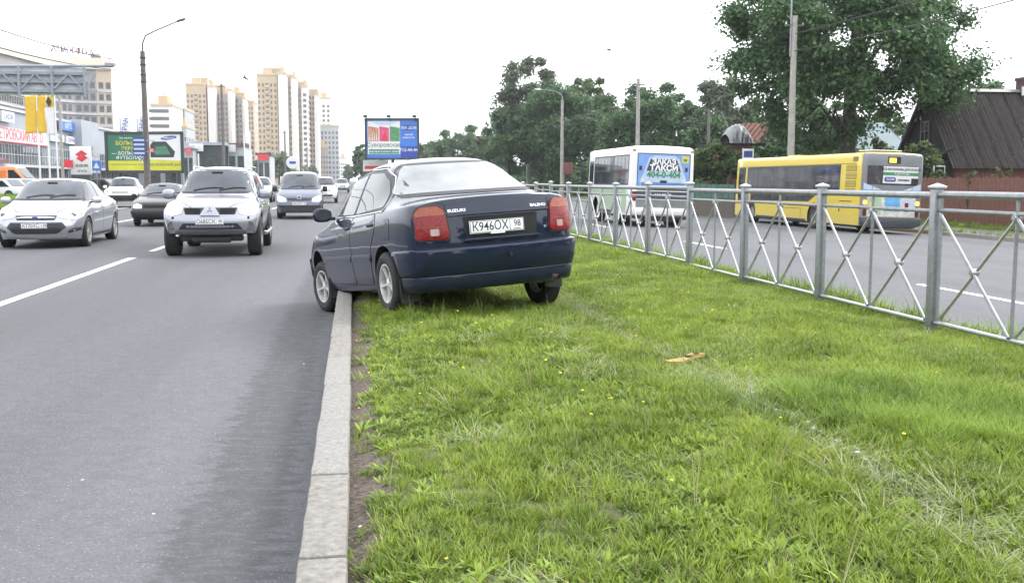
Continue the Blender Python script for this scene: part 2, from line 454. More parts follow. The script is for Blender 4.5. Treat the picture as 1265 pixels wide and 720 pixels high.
# --- kerb of granite stones along the near lane
def stone_mesh(w, L, h, material, chip, seed):
    r_ = random.Random(seed)
    bm = bmesh.new()
    bmesh.ops.create_cube(bm, size=1)
    bmesh.ops.scale(bm, vec=(w, L, h), verts=bm.verts)
    es = [e for e in bm.edges if abs(e.verts[0].co.y - e.verts[1].co.y) > L / 2]
    bmesh.ops.subdivide_edges(bm, edges=es, cuts=9, use_grid_fill=True)
    for v in bm.verts:
        top = v.co.z > 0
        end = abs(v.co.y) > L / 2 - 1e-4
        k = chip * (1.0 if top else 0.4)
        v.co.x += r_.uniform(-k, k)
        if top: v.co.z += r_.uniform(-k, k * 0.4)
        if end: v.co.y += -math.copysign(r_.uniform(0, 0.006), v.co.y)
    es = [e for e in bm.edges if e.verts[0].co.z > h / 4 and e.verts[1].co.z > h / 4 and len(e.link_faces) == 2 and e.calc_face_angle(0) > R(50)]
    bmesh.ops.bevel(bm, geom=es, offset=0.014, segments=2, affect='EDGES', profile=0.5)
    me = bpy.data.meshes.new('kerb_stone'); bm.to_mesh(me); bm.free()
    me.shade_smooth(); me.set_sharp_from_angle(angle=R(40)); me.materials.append(material)
    return me

kerb = empty('kerb'); tag(kerb, kind='structure')
SL = 0.955
smeshes = [stone_mesh(0.158, SL - 0.012, 0.42, M['granite'] if k % 2 else M['granite_dark'], 0.0022, k) for k in range(7)]
for i in range(-2, 44):
    o = bpy.data.objects.new('kerb_stone', smeshes[(i * 5) % 7]); COL.objects.link(o); o.parent = kerb
    o.location = (-0.118 + random.uniform(-.002, .002), 4.23 + SL * (i + 0.5) - SL, 0.04 + random.uniform(-.003, .002))
    o.rotation_euler = (random.uniform(-.004, .004), random.uniform(-.006, .006), random.uniform(-.004, .004))
yk = 4.23 + SL * 43
mb = MB(); mb.box(-0.2, -0.04, yk + .01, Y1, -0.2, 0.25); mb.build('kerb_run', M['granite'], kerb)

def far_kerb(x0, x1, z0, z1, ya, yb, L=1.0):
    k = empty('kerb'); tag(k, kind='structure')
    mes = [stone_mesh(abs(x1 - x0), L - 0.012, z1 - z0 + .2, M['granite_dark'], 0.006, 20 + j) for j in range(3)]
    y = ya
    j = 0
    while y < yb:
        o = bpy.data.objects.new('kerb_stone', mes[j % 3]); COL.objects.link(o); o.parent = k
        o.location = ((x0 + x1) / 2, y + L / 2, (z1 + z0 - .2) / 2 + random.uniform(-.006, .006)); y += L; j += 1
    m_ = MB(); m_.box(x0, x1, -30, ya - .005, z0 - .2, z1); m_.box(x0, x1, yb + .005, Y1, z0 - .2, z1)
    m_.build('kerb_run', M['granite_dark'], k)
far_kerb(22.5, 22.66, -0.65, -0.5, 24, 74)
far_kerb(-15.96, -15.8, -0.02, 0.12, 38, 64, 2.0)
far_kerb(5.05, 5.2, -0.10, 0.22, 3, 40)

# --- painted lines
def dash(x, ya, yb, z, w=0.14):
    m_ = MB()
    n_ = 8
    v, f = [], []
    for i in range(n_ + 1):
        y = ya + (yb - ya) * i / n_
        v += [(x - w / 2 + random.uniform(-.008, .008), y, z), (x + w / 2 + random.uniform(-.008, .008), y, z)]
    for i in range(n_): f.append([2 * i, 2 * i + 1, 2 * i + 3, 2 * i + 2])
    m_.add(v, f)
    return tag(m_.build('road_marking', M['paint_line']), kind='structure')
for k in range(-1, 14):
    dash(-4.17, 11.4 + 10.7 * k, 20.3 + 10.7 * k, 0.004)
    dash(-8.25, 13.4 + 12 * k, 18.4 + 12 * k, 0.004)
    dash(-12.1, 17.4 + 12 * k, 22.4 + 12 * k, 0.0)
for k in range(0, 12):
    dash(9.1, 12.3 + 12 * k, 15.45 + 12 * k, ZR(9.1) + 0.004)

# --- median strip of rough turf
def hnoise(x, y):
    return 0.018 * math.sin(x * 2.1 + 0.7 * y) + 0.014 * math.sin(y * 1.7 - 1.1 * x + 2) + 0.01 * math.sin(x * 5.3 + 1.3) * math.sin(y * 4.1)
def turf_z(x, y):
    e = min(1.0, max(0.0, (x + 0.03) / 0.25))
    z = 0.175 + 0.065 * e + hnoise(x, y) * e
    z -= 0.03 * math.exp(-((x - 2.15) / 0.13) ** 2) + 0.055 * min(1, max(0, (x - 3.6) / 1.0))
    return z
def turf_mat():
    m, n, l, p = new_mat('turf_soil')
    t = n.new('ShaderNodeTexCoord')
    sx = n.new('ShaderNodeSeparateXYZ'); l.new(t.outputs['Object'], sx.inputs[0])
    n1 = n.new('ShaderNodeTexNoise'); n1.inputs['Scale'].default_value = 3.2; n1.inputs['Detail'].default_value = 8; l.new(t.outputs['Object'], n1.inputs['Vector'])
    n2 = n.new('ShaderNodeTexNoise'); n2.inputs['Scale'].default_value = 40; n2.inputs['Detail'].default_value = 6; l.new(t.outputs['Object'], n2.inputs['Vector'])
    soil = n.new('ShaderNodeValToRGB')
    soil.color_ramp.elements[0].position = .3; soil.color_ramp.elements[0].color = (0.045, 0.036, 0.028, 1)
    soil.color_ramp.elements[1].position = .72; soil.color_ramp.elements[1].color = (0.145, 0.115, 0.09, 1)
    l.new(n2.outputs['Fac'], soil.inputs['Fac'])
    gr = n.new('ShaderNodeValToRGB')
    gr.color_ramp.elements[0].position = .3; gr.color_ramp.elements[0].color = (0.045, 0.052, 0.018, 1)
    gr.color_ramp.elements[1].position = .7; gr.color_ramp.elements[1].color = (0.11, 0.125, 0.04, 1)
    l.new(n2.outputs['Fac'], gr.inputs['Fac'])
    ed = n.new('ShaderNodeMath'); ed.operation = 'MULTIPLY_ADD'; ed.inputs[1].default_value = 0.35; l.new(n1.outputs['Fac'], ed.inputs[0]); l.new(sx.outputs['X'], ed.inputs[2])
    f = n.new('ShaderNodeMapRange'); f.inputs['From Min'].default_value = 0.26; f.inputs['From Max'].default_value = 0.42; l.new(ed.outputs[0], f.inputs['Value'])
    mix = n.new('ShaderNodeMixRGB'); l.new(f.outputs[0], mix.inputs['Fac']); l.new(soil.outputs['Color'], mix.inputs['Color1']); l.new(gr.outputs['Color'], mix.inputs['Color2'])
    l.new(mix.outputs['Color'], p.inputs['Base Color']); p.inputs['Roughness'].default_value = 0.95
    bp = n.new('ShaderNodeBump'); bp.inputs['Strength'].default_value = 0.8; bp.inputs['Distance'].default_value = 0.03
    l.new(n2.outputs['Fac'], bp.inputs['Height']); l.new(bp.outputs['Normal'], p.inputs['Normal'])
    return m
M['turf'] = turf_mat()
xs = np.concatenate([np.linspace(-0.05, 0.5, 14), np.linspace(0.56, 5.05, 60)])
ys = np.concatenate([np.linspace(-8, 2, 20), np.linspace(2.1, 14, 120), np.linspace(14.4, 60, 90), np.linspace(65, Y1, 30)])
vv = np.array([(x, y, turf_z(x, y)) for y in ys for x in xs])
k = len(xs)
qq = np.array([(j * k + i, j * k + i + 1, (j + 1) * k + i + 1, (j + 1) * k + i) for j in range(len(ys) - 1) for i in range(k - 1)])
o = np_mesh('median_ground', vv, qq, M['turf']); o.data.shade_smooth(); tag(o, kind='structure')

# ================================================================== GRASS (stuff): tufts placed by geometry nodes
def leaf_mat(name, ca, cb, dry=(0.33, 0.28, 0.13), trans=0.35, patch=0.8, dry_amt=0.12):
    m, n, l, p = new_mat(name)
    out = n['Material Output']
    oi = n.new('ShaderNodeObjectInfo'); ge = n.new('ShaderNodeNewGeometry')
    nz = n.new('ShaderNodeTexNoise'); nz.inputs['Scale'].default_value = patch * 2.2; nz.inputs['Detail'].default_value = 5
    l.new(ge.outputs['Position'], nz.inputs['Vector'])
    ad = n.new('ShaderNodeMath'); ad.operation = 'MULTIPLY_ADD'; ad.inputs[1].default_value = 0.85; l.new(oi.outputs['Random'], ad.inputs[0])
    sh = n.new('ShaderNodeMapRange'); sh.inputs['From Min'].default_value = 0.3; sh.inputs['From Max'].default_value = 0.7; sh.inputs['To Min'].default_value = -0.35; sh.inputs['To Max'].default_value = 0.45
    l.new(nz.outputs['Fac'], sh.inputs['Value']); l.new(sh.outputs[0], ad.inputs[2])
    ri = n.new('ShaderNodeMath'); ri.operation = 'MULTIPLY_ADD'; ri.inputs[1].default_value = 0.5; ri.inputs[2].default_value = -0.2; l.new(ge.outputs['Random Per Island'], ri.inputs[0])
    a2 = n.new('ShaderNodeMath'); a2.operation = 'ADD'; a2.use_clamp = True; l.new(ad.outputs[0], a2.inputs[0]); l.new(ri.outputs[0], a2.inputs[1])
    mix = n.new('ShaderNodeMixRGB'); mix.inputs['Color1'].default_value = (*ca, 1); mix.inputs['Color2'].default_value = (*cb, 1); l.new(a2.outputs[0], mix.inputs['Fac'])
    gt = n.new('ShaderNodeMath'); gt.operation = 'GREATER_THAN'; gt.inputs[1].default_value = 1 - dry_amt; l.new(ge.outputs['Random Per Island'], gt.inputs[0])
    mx_ = n.new('ShaderNodeMixRGB'); l.new(gt.outputs[0], mx_.inputs['Fac']); l.new(mix.outputs['Color'], mx_.inputs['Color1']); mx_.inputs['Color2'].default_value = (*dry, 1)
    l.new(mx_.outputs['Color'], p.inputs['Base Color']); p.inputs['Roughness'].default_value = 0.55; p.inputs['Specular IOR Level'].default_value = 0.35
    tr = n.new('ShaderNodeBsdfTranslucent'); l.new(mx_.outputs['Color'], tr.inputs['Color'])
    ms = n.new('ShaderNodeMixShader'); ms.inputs['Fac'].default_value = trans
    l.new(p.outputs[0], ms.inputs[1]); l.new(tr.outputs[0], ms.inputs[2]); l.new(ms.outputs[0], out.inputs['Surface'])
    return m
M['grass'] = leaf_mat('grass_blades', (0.095, 0.155, 0.014), (0.30, 0.385, 0.055), dry=(.30, .29, .13), dry_amt=.03)
M['grass_tall'] = leaf_mat('grass_lush', (0.085, 0.155, 0.015), (0.255, 0.36, 0.050), dry=(.30, .29, .13), dry_amt=0.02)
M['weed'] = leaf_mat('weed_leaves', (0.095, 0.165, 0.018), (0.28, 0.385, 0.055), dry=(.28, .27, .1), dry_amt=0.01)
M['herb'] = leaf_mat('low_herb_leaves', (0.065, 0.115, 0.018), (0.19, 0.265, 0.05), dry=(.2, .15, .07), dry_amt=0.06)
M['straw'] = leaf_mat('dry_clippings', (0.22, 0.27, 0.11), (0.36, 0.39, 0.25), dry_amt=0.2)
M['petal'] = mat('dandelion_petals', (0.75, 0.62, 0.03), 0.7, var=0.1)

def tuft(name, nbl, hmin, hmax, rad, width, bend, material, seed, lean=0.5, segs=3, petal=0):
    r_ = np.random.default_rng(seed)
    V, Q, MI = [], [], []
    for b in range(nbl):
        a = r_.uniform(0, 2 * math.pi); rr = rad * math.sqrt(r_.uniform(0, 1))
        bx, by = rr * math.cos(a), rr * math.sin(a)
        h = r_.uniform(hmin, hmax); la = a + r_.normal(0, 0.9); ln = r_.uniform(0, lean) * h; bd = r_.uniform(0.2, 1) * bend * h
        dx, dy = math.cos(la), math.sin(la); px, py = -dy, dx
        w = width * r_.uniform(0.7, 1.3)
        b0 = len(V)
        for s in range(segs + 1):
            t = s / segs
            q = ln * t + bd * t * t
            z = h * t - 0.5 * bd * t * t
            ww = w * (1 - t ** 1.8) * 0.5 + 0.0006
            if width > 0.02: ww = w * math.sin(math.pi * min(0.97, 0.12 + 0.86 * t)) * 0.5
            V.append((bx + dx * q + px * ww, by + dy * q + py * ww, z)); V.append((bx + dx * q - px * ww, by + dy * q - py * ww, z))
        for s in range(segs):
            i = b0 + 2 * s; Q.append((i, i + 1, i + 3, i + 2)); MI.append(0)
    if petal:
        for k_ in range(petal):
            cx, cy, cz = r_.uniform(-.03, .03), r_.uniform(-.03, .03), hmax * r_.uniform(.9, 1.2)
            b0 = len(V)
            for ring, (rr, dz) in enumerate(((0.003, 0), (0.010, .004), (0.007, .008))):
                for j in range(6):
                    t = j * math.pi / 3; V.append((cx + rr * math.cos(t), cy + rr * math.sin(t), cz + dz))
            for ring in range(2):
                for j in range(6):
                    j2 = (j + 1) % 6; Q.append((b0 + ring * 6 + j, b0 + ring * 6 + j2, b0 + ring * 6 + 6 + j2, b0 + ring * 6 + 6 + j)); MI.append(1)
            Q.append((b0 + 12, b0 + 13, b0 + 14, b0 + 15)); MI.append(1); Q.append((b0 + 12, b0 + 15, b0 + 16, b0 + 17)); MI.append(1)
    o = np_mesh(name, np.array(V), np.array(Q), [material, M['petal']], mat_idx=MI)
    COL.objects.unlink(o)
    return o
gc = bpy.data.collections.new('grass_tufts')            # a library of tufts, not linked to the scene
specs = [('tuft_00', 26, .025, .060, .050, .0034, .5, M['grass'], 1), ('tuft_01', 24, .03, .075, .055, .0040, .6, M['grass'], 2),
         ('tuft_02', 22, .04, .085, .055, .0050, .7, M['grass'], 3), ('tuft_03', 22, .07, .15, .060, .0046, .7, M['grass_tall'], 4),
         ('tuft_04', 20, .09, .19, .060, .0055, .8, M['grass_tall'], 5)]
for s in specs: gc.objects.link(tuft(*s))
gc.objects.link(tuft('tuft_05', 7, .05, .10, .02, .026, .9, M['weed'], 6, lean=.9))
gc.objects.link(tuft('tuft_06', 9, .04, .08, .035, .021, .7, M['weed'], 7, lean=1.2))
gc.objects.link(tuft('tuft_07', 16, .03, .09, .09, .0045, 1.6, M['straw'], 8, lean=2.4))
gc.objects.link(tuft('tuft_08', 30, .015, .035, .07, .010, .6, M['herb'], 9, lean=1.0, segs=2))
gc.objects.link(tuft('tuft_09', 10, .04, .08, .04, .004, .6, M['grass'], 10, petal=1))
gc.objects.link(tuft('tuft_10', 3, .16, .30, .05, .003, .3, M['straw'], 11, lean=.3))

def pnoise(x, y, s, seed):
    """cheap smooth noise on arrays in 0..1"""
    v = np.zeros_like(x); r_ = np.random.default_rng(seed)
    for k_ in range(6):
        a = r_.uniform(0, 6.28); f = s * r_.uniform(0.6, 1.9)
        v += np.sin((x * np.cos(a) + y * np.sin(a)) * f + r_.uniform(0, 6.28))
    return 0.5 + v / 7.0

def grass_points():
    P = []
    bands = [(1.6, 6.0, 1000, .85), (6, 12, 620, .95), (12, 22, 230, 1.3), (22, 45, 42, 2.3), (45, 130, 9, 4.0)]
    for ya, yb, den, sc_ in bands:
        nn = int(den * 5.05 * (yb - ya))
        x = rng.uniform(0.0, 5.05, nn); y = rng.uniform(ya, yb, nn)
        edge = pnoise(x, y, 5.0, 1) * 0.13 + 0.025
        big = pnoise(x, y, 1.6, 2); med = pnoise(x, y, 6.0, 3); u = rng.uniform(0, 1, nn)
        keep = (x > edge) | ((u < 0.16) & (x > 0.01))
        keep &= ~((x < 1.1) & (med < 0.34) & (rng.uniform(0, 1, nn) < 0.6))
        lush = np.clip((x - 1.1) / 2.6, 0, 1) * 0.34 + (big - 0.5) * 0.75
        lush += 0.75 * np.exp(-(((x - 3.1) / .7) ** 2 + ((y - 4.9) / .9) ** 2))
        lush -= 0.9 * np.exp(-((x - 4.85) / .3) ** 2)
        idx = np.where(lush + rng.normal(0, .16, nn) > 0.72, np.where(u < .5, 3, 4), np.where(lush + rng.normal(0, .2, nn) > 0.3, np.where(u < .6, 2, 1), np.where(u < .55, 0, 1)))
        u2 = rng.uniform(0, 1, nn)
        weedz = pnoise(x, y, 3.4, 5)
        idx = np.where((u2 < 0.30) & (weedz > 0.42), np.where(u < .5, 5, 6), idx)
        idx = np.where((u2 > 0.62) & (x < 1.7 + .8 * (big - .5)) & (med > .36), 8, idx)
        row = np.exp(-((x - 2.15 - .06 * np.sin(y * 1.3)) / .13) ** 2) + .45 * np.exp(-((x - 1.55 - .1 * np.sin(y)) / .12) ** 2) * (y > 6) + .16 * (pnoise(x, y, 4.2, 8) > .68)
        idx = np.where(rng.uniform(0, 1, nn) < row * 0.45, 7, idx)
        idx = np.where((u2 > 0.28) & (u2 < 0.2815), 9, idx)
        idx = np.where((u2 > 0.40) & (u2 < 0.4015), 10, idx)
        s = sc_ ** 0.75 * rng.uniform(0.75, 1.25, nn) * np.where(idx == 4, 0.72, np.where(idx == 3, .85, 1.0))
        s = np.where(x < 0.5, s * 0.8, s); s = np.where((idx == 5) | (idx == 6), s * .62, s)
        # flattened and thinner where the car stands
        z = np.array([turf_z(a, b) for a, b in zip(x, y)]) - 0.004
        P.append(np.stack([x, y, z, idx, s], 1)[keep])
    # grass and weeds along the other verges, in bigger coarse tufts
    for xa, xb, za, zb, ya, yb, nn, sc_ in ((-24.5, -16.0, .18, .11, 40, 130, 6000, 3.0), (24.95, 27.4, -.49, -.47, 26, 80, 1800, 2.0), (5.0, 5.06, .2, .2, 3, 30, 700, 1.2), (22.7, 23.0, -.51, -.51, 26, 60, 250, 1.6)):
        x = rng.uniform(xa, xb, nn); y = rng.uniform(ya, yb, nn)
        z = za + (zb - za) * (x - xa) / (xb - xa)
        P.append(np.stack([x, y, z, rng.choice([1, 2, 3, 4, 7], nn, p=[.2, .3, .3, .15, .05]), sc_ * rng.uniform(.7, 1.3, nn)], 1))
    # bushy weeds in the dirt beside the kerb and rank stalks under the bumper
    ex = []
    for cx, cy, n_, s_ in ((0.10, 3.28, 26, 1.0), (0.09, 4.35, 9, .9), (0.12, 5.2, 7, .9), (0.2, 3.75, 5, .8), (0.06, 7.1, 6, .8)):
        for _ in range(n_): ex.append((cx + rng.normal(0, .045), cy + rng.normal(0, .05), 0.2, rng.choice([6, 8, 8]), s_ * rng.uniform(.5, .85)))
    for _ in range(150):
        x = rng.uniform(.35, 1.9); ex.append((x, rng.uniform(8.75, 9.3), turf_z(x, 9), rng.choice([3, 4, 2, 10], p=[.4, .2, .3, .1]), rng.uniform(.55, .9)))
    P.append(np.array(ex))
    return np.concatenate(P)
GP = grass_points()
gme = bpy.data.meshes.new('grass')
gme.vertices.add(len(GP)); gme.vertices.foreach_set('co', GP[:, :3].astype(np.float32).ravel())
def attr(me, nm, typ, key, data):
    a = me.attributes.new(nm, typ, 'POINT'); a.data.foreach_set(key, data)
attr(gme, 'pick', 'INT', 'value', GP[:, 3].astype(np.int32))
attr(gme, 'size', 'FLOAT', 'value', GP[:, 4].astype(np.float32))
rot = np.stack([rng.normal(0, .12, len(GP)), rng.normal(0, .12, len(GP)), rng.uniform(0, 6.28, len(GP))], 1)
attr(gme, 'turn', 'FLOAT_VECTOR', 'vector', rot.astype(np.float32).ravel())
grass = bpy.data.objects.new('grass', gme); COL.objects.link(grass)
tag(grass, 'short uneven green grass with weeds on the verges and median', 'grass', kind='stuff')
ng = bpy.data.node_groups.new('scatter_tufts', 'GeometryNodeTree')
ng.interface.new_socket('Geometry', in_out='INPUT', socket_type='NodeSocketGeometry')
ng.interface.new_socket('Geometry', in_out='OUTPUT', socket_type='NodeSocketGeometry')
N = ng.nodes; L = ng.links
gi = N.new('NodeGroupInput'); go = N.new('NodeGroupOutput')
ip = N.new('GeometryNodeInstanceOnPoints'); ci = N.new('GeometryNodeCollectionInfo')
ci.inputs['Collection'].default_value = gc; ci.inputs['Separate Children'].default_value = True; ci.inputs['Reset Children'].default_value = True
L.new(gi.outputs[0], ip.inputs['Points']); L.new(ci.outputs[0], ip.inputs['Instance']); ip.inputs['Pick Instance'].default_value = True
def named(nm, typ):
    a = N.new('GeometryNodeInputNamedAttribute'); a.data_type = typ; a.inputs['Name'].default_value = nm; return a
a1 = named('pick', 'INT'); L.new(a1.outputs['Attribute'], ip.inputs['Instance Index'])
a2 = named('size', 'FLOAT'); L.new(a2.outputs['Attribute'], ip.inputs['Scale'])
a3 = named('turn', 'FLOAT_VECTOR'); e2r = N.new('FunctionNodeEulerToRotation'); L.new(a3.outputs['Attribute'], e2r.inputs[0]); L.new(e2r.outputs[0], ip.inputs['Rotation'])
L.new(ip.outputs[0], go.inputs[0])
grass.modifiers.new('scatter', 'NODES').node_group = ng

# ================================================================== RAILING along the median
def railing():
    root = empty('railing_fence', (4.80, 0, 0.17), 0, 'galvanised steel railing with crossed bars along the grass median', 'fence')
    S0, SP, NS = 5.80, 2.125, 33
    pm = MB(); pm.box(-.04, .04, -.04, .04, -.15, 1.22); post_o = pm.build('post', M['steel'], None, bevel=.008)
    cm = MB(); cm.box(-.056, .056, -.056, .056, 1.22, 1.245); cm.add([(-.05, -.05, 1.245), (.05, -.05, 1.245), (.05, .05, 1.245), (-.05, .05, 1.245), (0, 0, 1.27)], [(0, 1, 4), (1, 2, 4), (2, 3, 4), (3, 0, 4)])
    cap_o = cm.build('post_cap', M['steel_bright'], None, bevel=.004)
    a, b = .05, SP - .05
    def tubeo(nm, p, q, r_, mt, seg=10): 
        m_ = MB(); m_.tube([p, q], r_, seg); return m_.build(nm, M[mt], None, smooth=True)
    top = tubeo('top_rail', (0, a, 1.165), (0, b, 1.165), .030, 'steel')
    mid = tubeo('second_rail', (0, a, 1.035), (0, b, 1.035), .017, 'steel')
    bot = tubeo('bottom_rail', (0, a, .10), (0, b, .10), .018, 'steel_bright')
    h = SP / 2
    ups = [tubeo('upright', (0, y, .11), (0, y, 1.145), .014, 'steel', 8) for y in (.075, h, SP - .075)]
    bars = []
    for y0, y1 in ((.08, h - .012), (h + .012, SP - .08)):
        bars.append(tubeo('cross_bar', (-.014, y0, .115), (-.014, y1, 1.01), .013, 'steel', 8))
        bars.append(tubeo('cross_bar', (.014, y0, 1.01), (.014, y1, .115), .013, 'steel_bright', 8))  # brighter steel on this diagonal paints in the metal's reflection
    bs = []
    for y, z in ((h / 2 + .034, .5625), (h * 1.5 - .034, .5625), (h, 1.01)):
        m_ = MB(); m_.lathe([(.0, -.034), (.024, -.034), (.03, -.02), (.03, .02), (.024, .034), (0, .034)], 12, fr=lambda p, q, hh, y=y, z=z: (hh, y + p, z + q)); bs.append(m_.build('boss', M['steel_bright'], None, smooth=True))
    src = [top, mid, bot] + ups + bars + bs
    far = MB()
    for i in range(NS):
        y = S0 + SP * i
        first = i == 0
        z = hnoise(4.6, y) * .5
        for o_ in [post_o, cap_o] + src:
            c = o_ if first else o_.copy()
            if not first: COL.objects.link(c)
            c.parent = root
            if o_ not in (post_o, cap_o) and not first and i > 24: pass
            c.location = (0, y, z)
            c.rotation_euler = (0, random.uniform(-.008, .008), 0) if o_ in (post_o,) else (0, 0, 0)
    # one more section toward the camera, mostly out of frame
    for o_ in [post_o, cap_o] + src:
        c = o_.copy(); COL.objects.link(c); c.parent = root; c.location = (0, S0 - SP, 0)
    # sections far down the road, too small to tell apart
    for i in range(NS, NS + 60):
        y = S0 + SP * i
        far.box(-.04, .04, y - .04, y + .04, -.15, 1.26)
        for z, r_ in ((1.165, .03), (1.035, .017), (.1, .018)): far.box(-r_, r_, y + .04, y + SP - .04, z - r_, z + r_)
        for y0, y1 in ((.08, h), (h, SP - .08)):
            far.bar((-.02, y + y0, .115), (-.02, y + y1, 1.01), .025, .025); far.bar((.02, y + y0, 1.01), (.02, y + y1, .115), .025, .025)
    tag(far.build('far_sections', M['steel'], root), kind='stuff')
    return root
railing()
# ================================================================== VEHICLES: body loft, panels, wheels
def ip(tab, y):
    return float(np.interp(y, [t[0] for t in tab], [t[1] for t in tab]))

def car_body(P, root, paint, levels=2):
    """closed body lofted through stations along y, subdivided, with wheel arches cut out"""
    ys = P['ys']; ya, yb = ys[0], ys[-1]
    offF, offR = P['offF'], P['offR']
    def bend(x, y, w, j):
        tf = min(1, max(0, (y - (yb - P.get('endF', .6))) / P.get('endF', .6))) ** 1.6
        tr = min(1, max(0, ((ya + P.get('endR', .5)) - y) / P.get('endR', .5))) ** 1.6
        q = 1 - min(1, abs(x) / w) ** 2.4
        return y + tf * (offF[j] - P['bulF'] * (1 - q)) - tr * (offR[j] - P['bulR'] * (1 - q))
    V, F, rings = [], [], []
    zs = []
    for y in ys:
        top, sh, w, bot, g, wt = (ip(P[k], y) for k in ('top', 'sh', 'w', 'bot', 'g', 'wt'))
        gi_ = P.get('gin', .075); rd = P.get('roofdrop', .09)
        side = [(w - .07, bot), (w - P.get('tuck', .03), bot + .12), (w, bot + (sh - bot) * P.get('wide', .55)), (w - .006, sh - .10), (w - P.get('shin', .035), sh)]
        d = top - sh
        hood = [(w * .88, sh + d * .42), (w * .66, sh + d * .80), (w * .34, sh + d * .96), (0, top)]
        gh = [(w - gi_, sh + .025), (wt, top - rd), (wt * .72, top - rd * .28), (0, top)]
        tp = [(a[0] * (1 - g) + b[0] * g, a[1] * (1 - g) + b[1] * g) for a, b in zip(hood, gh)]
        bt = [(0, bot), (w * .35, bot), (w * .65, bot), (w * .85, bot)]
        half = bt + side + tp
        js = [0] * 5 + [1, 2, 3] + [4] * 5
        ring = {}
        for k, ((x, z), j) in enumerate(zip(half, js)):
            yy = bend(x, y, w, j)
            ring[k, 1] = len(V); V.append((x, yy, z))
            if 0 < k < 12:
                ring[k, -1] = len(V); V.append((-x, yy, z))
            else: ring[k, -1] = ring[k, 1]
        rings.append(ring); zs.append((w, half))
    n = len(ys)
    for i in range(n - 1):
        for k in range(12):
            for s in (1, -1):
                q = [rings[i][k, s], rings[i + 1][k, s], rings[i + 1][k + 1, s], rings[i][k + 1, s]]
                F.append(q if s == 1 else q[::-1])
    crease = {}
    def cr(a, b, v): crease[frozenset((a, b))] = v
    for i, endj in ((0, 'R'), (n - 1, 'F')):
        ring = rings[i]; w, half = zs[i]
        rows = []
        for j in range(5):
            if j == 0: row = [ring[4, 1], ring[3, 1], ring[2, 1], ring[1, 1], ring[0, 1], ring[1, -1], ring[2, -1], ring[3, -1], ring[4, -1]]
            elif j == 4: row = [ring[8, 1], ring[9, 1], ring[10, 1], ring[11, 1], ring[12, 1], ring[11, -1], ring[10, -1], ring[9, -1], ring[8, -1]]
            else:
                row = [ring[4 + j, 1]]
                xr, zr = half[4 + j]
                for c in range(1, 8):
                    kk = c if c <= 4 else 8 - c
                    xb_, xt = half[4 - kk][0], half[8 + kk][0]
                    sgn = 1 if c <= 4 else -1
                    t = j / 4
                    x = (xb_ * (1 - t) + xt * t) * sgn
                    row.append(len(V)); V.append((x, bend(x, ys[i], w, j), zr))
                row.append(ring[4 + j, -1])
            rows.append(row)
        for j in range(4):
            for c in range(8):
                q = [rows[j][c], rows[j][c + 1], rows[j + 1][c + 1], rows[j + 1][c]]
                F.append(q if endj == 'F' else q[::-1])
        ce = P.get('crease_end', .35)
        for c in range(8):
            cr(rows[4][c], rows[4][c + 1], ce); cr(rows[0][c], rows[0][c + 1], ce)
        for j in range(4):
            cr(rows[j][0], rows[j + 1][0], ce * .5); cr(rows[j][8], rows[j + 1][8], ce * .5)
    for i in range(n - 1):
        for s in (1, -1):
            cr(rings[i][8, s], rings[i + 1][8, s], P.get('crease_sh', .35)); cr(rings[i][4, s], rings[i + 1][4, s], .5)
            cr(rings[i][10, s], rings[i + 1][10, s], .2)
    me = bpy.data.meshes.new('body'); me.from_pydata(V, [], F)
    bm = bmesh.new(); bm.from_mesh(me); bmesh.ops.recalc_face_normals(bm, faces=bm.faces)
    lay = bm.edges.layers.float.new('crease_edge')
    for e in bm.edges:
        v = crease.get(frozenset((e.verts[0].index, e.verts[1].index)))
        if v: e[lay] = v
    bm.to_mesh(me); bm.free()
    me.materials.append(paint)
    cut = MB()
    for (y, z, r_) in P['arches']:
        for s in (1, -1):
            w = ip(P['w'], y)
            xi, xo = s * (w - P.get('arch_depth', .30)), s * (w + .3)
            cut.lathe([(r_, xi), (r_, xo)], 40, fr=lambda a, b, h, y=y, z=z: (h, y + a, z + b))
            base = len(cut.v) - 80
            cut.f.append(list(range(base, base + 40))); cut.m.append(0)
            cut.f.append(list(range(base + 40, base + 80))); cut.m.append(0)
    co = cut.build('scratch_cutter', M['dark_gap']); cme = co.data; COL.objects.unlink(co)
    out = evaluated_mesh(me, [('SUBSURF', {'levels': levels}), ('BOOLEAN', {'cutter': cme, 'operation': 'DIFFERENCE', 'solver': 'EXACT', 'material_mode': 'TRANSFER'})])
    out.name = 'body'
    if M['dark_gap'].name not in [x.name for x in out.materials if x]: out.materials.append(M['dark_gap'])
    out.shade_smooth(); out.set_sharp_from_angle(angle=R(38))
    bpy.data.objects.remove(co)
    o = bpy.data.objects.new('body', out); COL.objects.link(o); o.parent = root
    return o

